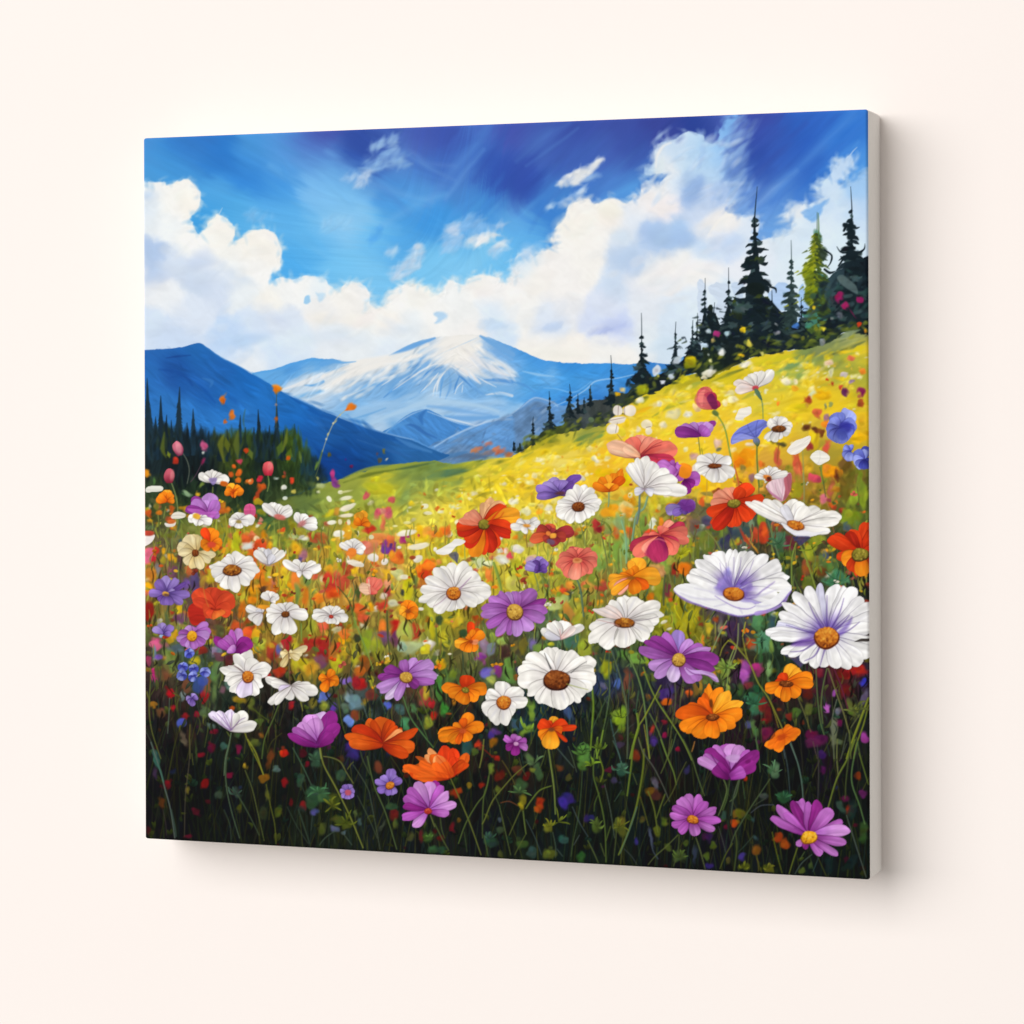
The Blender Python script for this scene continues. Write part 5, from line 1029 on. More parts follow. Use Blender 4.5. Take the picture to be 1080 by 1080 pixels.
    dots(P, Tb, '340 840 50 60 0 190 50 40;370 820 30 40 0 206 60 50;425 840 40 56 0 190 76 50;320 880 46 36 0 170 50 40;350 910 60 36 0 220 80 30;375 780 20 30 0 190 90 60;450 740 40 40 0 170 70 40;500 760 22 22 0 226 176 30;475 625 40 40 0 236 130 50;540 660 40 30 0 226 170 40;600 590 50 34 -30 220 120 100;640 560 30 40 0 206 130 90;680 520 50 36 0 220 130 70;740 585 52 46 20 130 50 140;720 600 26 30 0 110 60 150;750 545 26 36 0 226 110 60;790 665 44 46 0 236 120 40;760 640 22 24 0 240 150 40;820 640 20 40 0 206 90 40;690 660 24 24 0 240 160 70;860 532 32 30 -10 170 50 110;1000 750 56 60 0 226 80 30;1030 715 50 28 -10 240 120 30;960 740 22 40 0 236 120 30;990 780 36 30 0 206 60 26;735 790 36 44 0 226 176 40;800 780 40 40 0 200 200 130;880 880 36 80 0 200 190 30;840 910 14 22 0 60 60 60;895 860 10 14 0 60 60 40;930 830 14 40 0 90 110 60;735 900 24 40 10 170 50 50;740 860 26 36 0 226 150 110;620 1010 18 34 0 226 160 20;540 1020 32 40 0 210 70 30;700 995 36 36 0 200 60 40;710 935 20 26 0 226 206 190;770 990 34 24 10 206 206 170;520 920 16 50 0 60 80 40;560 970 20 44 0 190 170 60;630 950 16 40 -20 110 90 60;970 500 50 40 0 236 190 30;1010 480 30 30 0 240 160 60;1060 490 34 24 0 240 140 50;760 580 14 14 0 90 50 120;90 920 20 70 0 130 150 70')
    # white specks in the middle distance
    dots(P, Tb, '340 415 32 16 -5 236 232 214;385 490 40 22 -12 240 236 222;445 305 56 20 -14 236 228 206;490 283 22 11 -20 236 230 206;440 238 44 15 -12 230 226 196;400 194 20 14 0 232 228 200;440 190 40 8 -10 206 206 140;320 244 24 17 50 232 230 206;440 360 52 15 -5 234 222 196;455 410 14 20 0 232 220 196;395 410 12 20 0 220 210 170;628 660 38 28 10 236 230 226;712 690 27 22 -30 236 228 220;866 490 66 21 -8 240 234 216;955 580 76 22 -10 238 230 206;950 670 34 26 -30 234 226 210;876 412 26 11 0 230 222 150;790 435 18 9 0 230 224 160;1000 295 26 18 0 226 222 190;1025 345 28 13 0 234 226 186;850 800 30 17 0 230 222 196;820 590 15 11 0 236 230 220;620 515 18 18 0 220 220 180;520 490 8 20 0 226 220 190;1075 600 14 16 0 236 232 220;0 160 18 14 0 226 226 216;5 240 18 14 0 214 220 206;0 620 14 22 0 226 222 200;450 680 12 30 0 226 216 196;500 700 60 18 15 232 222 200;975 1030 20 12 0 232 228 220', .95, .4)
    dots(P, Tc, '540 262 26 20 20 234 226 190;565 262 22 16 -40 234 230 206;455 515 22 18 10 238 234 226;575 600 40 26 20 236 230 222;600 610 18 16 0 228 220 214;466 682 52 28 4 226 220 206;640 335 32 24 -10 230 226 180;800 305 28 21 -10 236 232 206;450 620 25 22 0 226 218 196;500 620 12 24 0 226 206 196;300 690 44 34 -50 206 216 170;360 705 46 16 0 216 220 180;585 350 18 15 0 234 222 180;740 297 20 15 0 240 220 140;98 495 20 20 0 234 226 206;150 410 18 17 0 236 220 190;845 255 24 18 0 238 220 120;740 340 24 28 0 240 160 40;690 285 30 18 0 230 220 110;660 130 30 18 0 240 226 150;640 80 14 12 0 238 226 150;700 75 14 14 0 236 220 150;590 130 14 8 0 240 230 160;424 195 10 8 0 240 236 220;120 310 24 18 0 210 214 170;30 336 20 10 0 226 224 190;850 62 10 7 0 240 226 190;1040 90 18 16 0 214 206 190;530 645 22 28 0 214 70 90;440 500 20 10 0 160 130 40;130 340 20 24 0 240 206 60;60 470 40 30 0 232 110 30;20 490 24 26 0 240 140 30;90 470 12 40 0 220 110 40;400 630 30 20 0 206 160 60;580 510 30 22 0 232 130 30;610 480 20 60 20 150 160 70;700 510 14 40 0 170 90 40;670 560 30 20 0 190 170 110;580 760 60 60 0 200 200 60;560 840 50 44 0 206 200 90;570 700 40 30 0 180 176 40;690 800 30 60 0 190 180 40;630 860 14 20 0 226 216 160;860 820 20 34 0 170 170 60;860 900 34 36 0 206 150 30;950 850 30 34 0 226 140 50;910 900 30 34 0 206 70 36;940 930 22 34 0 60 70 50;870 930 18 24 0 110 130 40;380 780 24 44 0 220 120 50;200 620 34 44 0 232 180 20;170 600 20 40 0 200 170 40;1060 860 26 30 0 220 110 70;840 990 40 50 -30 190 200 120;900 960 40 26 0 180 196 110;1030 900 20 30 0 170 130 50;60 640 44 14 20 220 180 70;20 690 20 20 0 216 140 60')
    dots(P, Td, '65 440 28 46 -36 176 50 50;80 460 14 20 -30 130 30 40;275 110 28 44 10 236 206 20;120 60 60 30 0 240 190 20;170 320 70 40 -20 240 160 30;300 260 36 50 0 226 150 30;270 300 50 36 0 226 206 130;285 330 46 36 0 240 160 50;300 222 16 16 0 238 228 180;508 296 20 22 0 226 206 130;470 270 30 60 0 206 180 40;450 330 24 50 0 200 190 50;590 240 80 40 0 200 190 50;560 210 34 20 40 226 206 190;640 220 40 24 10 226 200 110;520 420 18 44 10 226 130 30;460 420 20 40 0 206 216 200;420 440 18 18 0 220 206 170;470 400 16 16 0 226 226 206;455 490 44 34 0 224 76 40;500 495 26 28 0 190 150 60;820 140 60 60 0 236 190 20;760 180 34 40 0 236 196 30;740 200 60 34 0 206 180 60;815 262 17 30 0 216 90 40;850 250 14 26 0 230 190 60;650 380 26 16 0 226 200 130;720 420 20 60 0 150 110 70;760 440 40 60 0 110 90 80;840 400 44 30 0 80 80 100;815 440 12 12 0 190 190 190;790 480 44 34 0 110 120 90;680 640 50 24 -16 186 180 30;700 610 44 20 10 160 160 30;730 560 16 40 0 150 150 40;690 560 20 24 0 120 110 60;780 600 16 60 0 100 110 40;860 540 60 60 0 96 110 40;970 560 30 60 0 60 60 80;1000 500 26 50 0 50 50 80;950 470 30 50 0 110 130 50;60 640 60 60 0 150 170 60;90 700 40 60 0 120 150 70;150 450 40 50 0 140 160 80;190 480 26 60 0 190 150 50;200 480 20 40 0 216 100 40;290 490 24 36 0 200 90 40;220 420 40 60 0 150 176 110;400 420 30 70 0 120 150 60;270 580 24 90 0 130 170 110;200 640 24 90 0 120 150 60;560 700 36 50 0 140 160 70;600 690 30 30 0 160 160 60;20 860 30 60 0 200 150 60;90 870 40 36 0 170 70 50;50 800 40 60 0 120 130 50;500 870 30 70 0 150 150 40;480 740 40 40 0 190 140 80;530 760 20 40 0 200 140 90;680 740 42 38 0 236 120 20;622 750 26 40 0 150 40 30;570 890 20 44 0 110 40 60;445 935 30 34 0 200 110 20;450 1000 30 24 0 150 140 40')
    dots(P, Te, '130 40 40 40 0 236 170 40;120 120 30 34 0 240 180 30;185 130 20 80 0 206 160 40;150 90 20 30 0 150 110 110;490 60 30 50 0 220 110 70;560 30 34 40 0 206 160 40;605 100 36 34 0 200 70 90;700 50 56 40 10 236 150 20;765 85 14 36 0 90 40 30;790 60 20 24 0 220 130 30;680 20 24 30 0 226 140 40;720 170 22 60 0 170 90 60;760 180 40 20 0 180 120 30;800 150 30 80 0 110 90 30;860 190 40 80 0 100 90 30;660 245 26 34 -20 220 110 130;700 260 16 14 0 150 60 70;480 170 36 60 0 150 140 30;560 180 40 70 0 150 120 40;590 250 40 34 0 110 90 30;640 160 24 30 0 140 120 40;750 270 12 20 20 200 110 40;800 330 30 20 0 170 40 40;860 370 54 60 -10 120 140 36;840 350 30 34 0 150 160 40;890 240 26 70 10 150 170 50;950 230 26 90 0 140 160 40;930 120 24 70 0 110 130 40;905 440 22 50 0 90 110 50;830 440 30 26 0 70 90 90;230 390 34 50 0 130 150 40;150 420 16 70 0 120 140 110;90 490 70 40 0 60 80 80;180 500 44 44 0 180 70 40;235 480 40 60 -10 190 60 36;250 470 16 40 0 220 90 30;340 450 40 30 0 140 70 50;280 400 20 40 0 60 90 80;340 540 50 60 20 70 110 80;360 600 30 50 0 60 90 60;425 570 34 56 0 100 40 50;410 650 50 40 0 70 90 40;590 560 30 60 20 150 160 50;640 530 34 30 30 140 150 50;570 620 30 60 0 150 160 40;620 690 40 50 0 110 110 40;600 760 30 34 0 140 140 40;540 740 34 50 0 150 80 40;690 720 40 40 0 90 120 60;660 760 30 40 0 100 60 30;680 650 30 34 0 80 90 110;560 840 40 50 0 100 110 40;500 780 24 60 0 60 70 30;660 680 20 50 0 90 110 60;760 810 70 44 0 66 120 84;770 780 26 34 0 70 130 90;830 830 26 18 0 80 130 90;720 830 50 22 -10 60 110 76;930 850 20 50 0 150 150 60;960 900 16 30 0 30 36 30;60 540 18 20 0 160 150 40;10 560 24 30 0 140 140 50;120 540 10 40 -30 200 90 40;100 510 10 60 -30 160 60 40;170 590 8 30 -40 206 160 50;30 600 20 30 0 110 120 50')


def lower_specks(P):
    dots(P, Tf, '110 40 30 70 0 150 30 24;330 20 24 50 0 206 170 30;265 225 26 40 0 190 150 30;310 195 20 30 0 206 150 30;175 270 42 40 0 206 90 130;155 330 14 44 0 100 130 150;185 355 22 18 0 120 84 170;110 390 20 34 0 150 60 90;148 455 14 22 0 190 40 110;158 510 22 30 -20 176 40 110;205 210 16 10 0 150 190 226;540 250 22 30 0 190 180 40;450 390 36 30 0 190 170 30;490 300 40 30 0 130 40 30;590 310 40 36 0 130 110 140;620 320 20 40 0 100 120 130;300 300 40 30 0 80 100 110;270 620 27 27 0 176 24 30;292 718 18 20 0 150 24 34;500 640 36 34 0 150 30 34;460 765 22 22 0 130 20 40;372 780 22 24 0 130 24 30;347 830 32 30 0 76 90 180;200 755 30 26 0 96 66 40;150 695 26 26 0 150 100 30;580 890 22 22 0 116 20 40;560 1000 20 34 0 100 20 40;645 995 24 24 0 50 90 76;750 1010 16 30 0 110 24 60;703 725 16 16 0 190 80 24;745 915 22 20 0 70 90 50;915 915 14 18 0 140 90 30;1070 1040 24 28 0 214 50 20;485 1055 20 14 0 120 24 36;760 660 44 26 0 150 120 30;840 690 20 40 0 90 100 40;870 970 30 30 0 90 100 40;900 820 30 24 0 80 100 40;350 640 24 34 30 110 130 130;520 750 30 30 0 80 100 60;360 940 16 50 -20 100 86 70;560 850 26 24 0 90 110 100;780 20 30 60 0 206 110 30;740 140 40 34 0 200 80 40;830 190 36 36 0 236 90 40;880 190 34 50 10 216 170 30;900 280 60 50 0 150 160 50;860 310 34 30 0 206 160 30;920 260 24 30 0 190 190 60;1000 320 30 60 0 160 50 40;1040 310 16 34 0 90 90 150;990 280 18 24 0 200 150 40;690 380 44 40 0 90 36 40;620 350 30 30 0 100 60 70;960 490 26 20 0 180 40 40;1040 470 44 34 0 170 50 30;690 560 30 30 0 80 110 100;640 590 20 30 0 110 80 90;580 600 16 70 0 90 110 60;620 430 30 40 0 90 110 70;240 100 16 60 0 90 100 60;340 90 40 40 0 110 70 100;100 200 20 60 0 90 100 50;260 380 40 90 0 110 130 60;220 480 40 50 0 110 76 50;380 560 26 50 0 110 70 50;520 560 30 40 0 130 80 50;580 480 30 60 0 90 120 70;610 170 40 40 0 90 90 50;450 1030 8 70 0 60 80 40')
    dots(P, Tg, '175 265 60 44 0 166 44 34;270 255 50 44 0 170 40 32;285 340 40 70 0 150 34 30;20 250 30 60 0 170 30 40;250 380 40 60 0 120 76 90;140 410 50 50 0 190 176 40;180 450 50 50 0 206 150 40;75 350 20 110 0 190 180 40;370 410 44 60 -30 176 170 36;415 235 34 34 20 240 160 20;430 190 40 30 0 220 110 40;385 290 26 30 0 200 60 36;430 310 26 40 0 206 170 40;270 135 46 34 0 210 90 60;370 160 30 24 0 200 196 150;190 140 30 50 0 160 160 50;570 80 40 44 0 206 80 50;540 20 36 30 0 220 100 40;700 140 24 44 0 236 120 40;795 150 44 44 0 190 40 30;930 180 40 60 0 176 60 36;800 220 40 50 0 110 60 90;690 220 70 40 0 110 70 110;870 190 50 80 0 170 180 80;900 280 90 40 -10 176 190 140;840 290 36 30 0 150 176 150;1030 265 30 40 -40 226 220 200;1000 310 34 34 0 206 190 40;1050 150 14 80 0 190 180 30;660 280 34 90 0 150 150 40;590 250 40 90 0 130 150 40;500 330 30 80 0 170 160 40;580 420 40 60 0 140 80 30;540 460 36 40 0 190 100 30;540 540 36 44 0 170 30 30;510 540 26 40 0 150 30 40;437 522 36 30 0 130 100 190;615 530 18 44 -16 176 180 50;640 585 18 18 0 226 160 30;490 680 44 60 -30 110 140 150;430 720 26 40 0 90 110 90;740 705 22 26 -20 80 100 190;820 730 34 34 0 60 90 84;860 830 30 60 0 70 130 84;920 730 40 34 0 70 110 66;275 650 34 30 0 90 110 190;285 705 36 26 10 140 150 50;350 720 20 34 0 90 60 160;210 690 30 30 0 110 100 36;50 700 24 24 0 150 30 40;465 820 32 40 10 110 140 216;500 775 24 30 0 130 60 36;570 670 18 24 0 140 120 40;1040 690 36 40 0 160 30 36;1060 780 24 30 0 170 36 24;990 640 26 60 0 150 70 60;1010 600 20 60 0 176 150 40;480 1010 40 50 0 60 40 120;220 1060 30 34 0 60 96 80;500 120 14 24 0 110 130 50;410 600 24 30 0 80 60 40;620 620 36 36 0 110 50 40;760 600 30 30 0 90 60 40;1020 820 26 40 0 150 160 50;520 230 24 30 0 50 50 36;350 330 24 60 0 170 100 40')
    dots(P, Th, '25 100 26 30 0 50 66 44;65 260 26 40 0 54 70 36;195 185 22 26 0 50 70 40;50 210 30 50 0 200 190 40;40 415 30 34 0 200 150 20;160 90 40 50 0 200 180 40;120 110 24 40 0 200 160 40;320 350 34 34 0 150 60 150;360 465 46 34 -20 110 100 190;435 445 30 44 -10 130 50 120;470 245 38 34 0 150 176 80;400 215 24 30 0 140 160 60;340 270 30 60 0 150 120 150;400 300 34 40 0 110 120 130;490 330 34 60 0 70 44 40;560 300 20 60 20 110 96 50;620 280 24 60 0 110 100 40;690 270 30 50 0 110 100 150;740 300 50 44 0 100 130 50;820 270 18 18 0 180 180 40;960 240 50 50 0 70 110 90;930 50 30 90 0 200 140 60;1000 60 34 80 20 180 170 50;1060 300 40 60 0 150 160 50;520 470 40 60 0 90 130 60;640 680 30 24 0 110 140 60;680 760 26 60 0 110 140 50;120 480 20 40 0 110 130 40;390 910 24 26 0 76 50 140;430 890 30 20 0 90 50 120;405 965 30 24 0 150 90 20;300 985 26 26 0 210 60 30;270 1030 18 16 0 100 120 40;220 1010 24 44 0 60 100 84;590 830 50 44 0 50 80 90;940 760 22 50 0 60 80 120;20 580 26 90 0 70 120 50;60 720 30 50 0 60 130 50;90 760 16 12 0 140 80 30;120 680 18 20 0 170 110 30;600 450 30 30 0 60 60 90;480 620 10 30 0 60 100 50;8 487 12 12 0 200 190 220;400 520 26 44 -20 160 170 80;640 880 60 20 -36 120 150 50;520 400 30 40 0 100 140 60;1050 1030 40 40 0 80 120 50')
    dots(P, Ti, '130 450 32 60 0 150 150 30;420 385 30 30 0 140 150 30;460 500 24 30 0 90 100 40;210 550 24 44 0 76 100 170;110 560 30 20 0 90 90 120;280 520 24 90 0 100 60 44;560 620 50 50 0 66 40 110;425 645 20 22 0 130 80 30;558 675 32 24 -10 220 100 20;718 618 24 26 20 214 90 30;540 822 16 18 0 120 24 40;546 912 20 22 0 150 24 70;645 1012 14 14 0 130 20 50;740 850 40 30 0 80 30 30;230 770 36 70 10 140 170 40;185 760 24 30 40 120 150 50;240 850 20 40 10 110 140 40;970 450 40 60 0 130 150 60;1000 430 30 50 20 110 140 60;1000 560 14 50 0 150 160 60;1020 160 40 60 0 60 40 70;950 160 20 44 0 130 130 90;860 150 24 50 0 190 170 40;740 70 30 70 0 176 170 30;600 90 30 60 0 140 150 40;670 120 40 60 0 170 160 30;580 150 30 30 0 160 140 40;460 880 12 40 20 170 50 40;470 960 30 40 0 56 40 100;230 980 24 30 0 60 50 70;360 370 50 30 0 110 150 60;250 340 34 24 20 90 130 60;820 240 10 40 0 220 130 40;770 580 20 60 0 130 100 40;800 570 14 44 0 170 130 40;240 930 18 22 0 70 34 34')
    dots(P, Tj, '110 440 34 60 10 150 70 150;100 500 30 40 0 170 80 170;190 440 35 40 0 176 50 120;120 560 36 24 0 110 40 50;150 255 30 34 0 176 70 30;200 60 26 60 0 84 140 80;230 250 50 56 -10 80 134 100;190 120 30 50 0 80 130 80;295 280 14 50 0 110 140 60;275 440 28 54 -10 116 150 90;220 350 12 60 0 50 90 50;170 650 50 50 0 50 100 70;180 720 34 44 0 60 110 80;60 590 26 34 0 60 80 40;880 465 90 34 -10 150 34 24;800 480 40 30 0 110 24 24;920 440 44 36 0 176 40 30;830 600 40 50 0 96 26 24;560 610 44 44 0 90 30 24;640 470 30 30 0 110 30 44;955 535 24 30 0 50 50 170;740 612 18 24 0 150 76 160;694 720 24 28 0 176 90 180;465 750 26 28 0 70 100 40;555 735 26 44 20 84 90 40;415 785 22 22 0 120 40 30;350 730 14 12 0 130 50 24;240 690 30 50 0 120 36 30;270 760 26 60 0 100 30 30;260 900 36 50 0 110 30 60;240 800 20 12 0 130 30 30;130 835 24 26 0 76 76 120;170 870 22 60 -10 80 110 60;880 740 44 50 0 90 100 44;860 700 20 40 -30 100 110 50;590 915 44 34 20 90 20 60;640 950 40 34 -10 84 24 70;660 1050 30 30 0 70 30 110;775 825 24 26 0 100 24 70;770 745 20 26 0 110 110 120;960 935 26 44 0 160 60 150;740 860 26 60 0 110 116 90;735 940 18 60 0 120 126 90;770 960 22 20 0 90 100 70;960 640 24 50 20 90 80 110;300 130 30 60 0 50 80 90')
    dots(P, Tl, '250 312 26 30 0 130 20 34;512 318 30 30 0 150 14 20;692 250 22 22 0 130 20 56;485 115 20 16 0 120 20 36;455 510 30 26 0 100 16 40;540 440 16 18 0 80 16 30;395 685 28 16 0 116 16 46;205 450 20 36 0 110 60 20;610 395 24 24 0 70 90 70;1025 215 18 26 0 90 120 110;1070 95 22 26 0 216 50 20;1075 310 14 30 0 130 24 34;938 278 32 26 0 150 100 24;960 400 14 30 0 110 110 40;1037 517 24 34 0 80 90 30;765 485 20 20 0 90 94 30;797 185 12 18 10 200 160 40;385 360 14 26 0 130 116 40;165 140 20 60 -20 60 110 96;750 70 14 30 0 116 24 60;645 50 24 24 0 60 90 84;110 645 20 30 0 80 20 30;740 380 20 40 -30 60 80 70;975 140 20 70 10 110 60 30;930 520 24 50 0 56 66 40;160 240 14 40 0 70 50 80;550 70 16 30 0 90 20 50')
    dots(P, Tm, '0 95 18 20 0 190 36 24;0 305 20 30 0 150 24 30;135 470 24 30 -10 150 30 34;50 450 18 26 0 110 20 30;125 95 26 26 0 80 20 30;160 170 16 20 0 120 20 34;205 510 24 30 20 96 96 170;360 640 26 24 0 100 110 150;220 150 30 50 0 60 90 66;110 290 26 40 0 60 90 66;400 260 26 40 0 60 90 66;780 535 26 34 0 130 36 34;670 200 26 40 0 100 50 36;490 90 40 50 0 54 40 110;230 370 60 50 0 60 100 70;200 440 50 40 0 54 90 60;350 440 40 60 -30 90 100 34;400 580 60 24 20 84 96 36;440 600 40 30 -20 90 100 30;280 400 40 40 0 70 110 66;270 640 24 40 10 90 100 40;510 530 14 24 0 90 110 60;540 580 14 24 0 70 90 90;760 470 34 24 -10 60 100 66;790 600 14 34 0 96 106 44;1030 690 34 30 -20 80 116 50;1060 780 30 30 0 60 100 60;900 690 24 34 0 80 84 44;970 690 12 44 0 110 40 40;420 660 16 14 0 90 110 120;1000 580 10 40 0 100 110 40;700 610 10 40 30 80 90 70')
    dots(P, Tn, '430 130 22 22 0 180 40 24;450 260 34 34 0 120 34 24;322 325 22 22 0 170 40 24;235 325 18 20 0 150 120 30;130 380 28 26 0 190 60 24;160 360 20 14 0 200 70 24;112 625 24 28 0 120 24 36;160 575 14 16 0 130 90 30;455 645 24 26 0 70 90 60;612 440 32 44 10 160 150 40;605 470 20 24 0 190 170 30;740 450 30 36 -10 200 60 24;705 500 20 20 0 190 130 30;725 490 24 30 0 200 80 24;930 430 44 50 0 56 44 130;910 450 30 40 -20 70 50 160;575 220 34 34 0 110 60 40;640 260 24 30 0 110 30 24;600 340 40 50 0 70 100 60;390 210 18 36 0 120 140 50;440 360 16 26 0 110 120 40;390 720 40 40 0 50 80 60;370 680 20 30 20 60 90 90;610 740 50 34 0 70 100 44;810 810 40 30 0 110 120 40;910 715 34 30 0 60 100 90;1020 840 30 34 0 60 110 50;460 820 16 24 0 80 90 40;680 800 34 40 0 60 90 80;800 620 24 34 0 130 130 40;220 60 34 50 0 46 80 76;275 90 20 22 0 80 100 40;665 140 30 50 -40 96 120 76;730 230 26 60 0 70 100 60;690 220 20 20 0 130 140 50;1040 100 50 60 0 90 140 60;1040 190 30 40 0 80 120 50;30 780 40 24 20 50 90 60;455 570 14 14 0 76 90 100;880 200 24 20 0 100 60 30;940 270 20 24 0 90 84 40;1070 560 14 30 0 60 44 110')
    dots(P, Tk, '645 68 16 18 0 140 20 50;470 15 18 20 0 76 50 130;350 110 24 34 0 130 50 24;160 215 34 18 0 90 24 44;480 320 20 40 -20 110 100 120;440 375 28 28 0 130 90 24;490 395 40 34 0 90 50 40;240 220 30 44 10 56 100 80;240 180 34 26 0 70 110 90;230 620 40 60 -20 100 110 40;240 590 24 30 0 130 120 40;60 620 30 50 0 80 100 44;20 560 24 30 0 50 44 110;342 725 14 30 0 60 50 140;550 580 22 30 0 100 120 36;575 770 26 24 0 80 96 36;700 735 18 22 0 76 96 36;887 752 26 26 0 90 110 36;850 832 20 28 0 90 110 40;865 900 26 20 0 60 44 130;1045 590 28 24 0 200 70 24;1060 530 30 30 0 130 96 30;985 622 14 20 0 110 20 50;965 540 20 26 0 60 90 76;640 830 24 40 0 76 96 50;680 830 20 34 0 80 100 50;760 820 14 60 0 56 70 90;830 690 14 24 0 76 30 70;490 660 20 40 0 110 120 36;390 570 24 30 0 90 80 36;195 290 24 24 0 70 60 90;710 215 20 24 0 56 50 96;860 690 26 34 0 60 34 84;1000 860 16 24 0 90 84 40;450 700 10 60 -10 90 96 130')
    dots(P, Tq, '110 275 18 20 0 200 56 24;35 590 28 24 0 210 80 20;70 530 36 40 -20 120 120 30;345 700 26 36 20 190 70 20;395 740 34 30 0 196 80 20;185 785 26 38 0 150 90 30;85 835 24 30 0 76 60 150;110 905 32 26 0 100 106 30;255 910 30 26 0 100 104 30;290 925 24 24 0 110 110 34;510 935 24 26 -30 100 120 44;575 890 14 24 0 70 90 44;310 240 40 50 0 84 120 84;320 210 26 40 10 100 136 96;375 410 40 46 -10 50 96 60;240 400 24 24 20 76 84 80;655 212 18 20 0 90 24 84;650 110 24 30 0 60 30 90;600 20 60 30 0 90 30 70;820 428 24 26 0 110 30 76;853 503 30 32 0 196 50 20;912 264 22 22 0 150 60 24;942 388 24 30 0 110 36 100;790 480 20 44 -30 56 84 70;950 660 36 60 0 60 90 44;890 605 16 16 0 90 20 40;870 500 26 60 0 36 56 56;130 160 22 22 0 90 20 80;180 700 14 20 -40 60 84 84;160 570 12 16 -30 56 84 84;860 880 44 60 20 30 46 46;700 900 26 50 0 26 44 44')


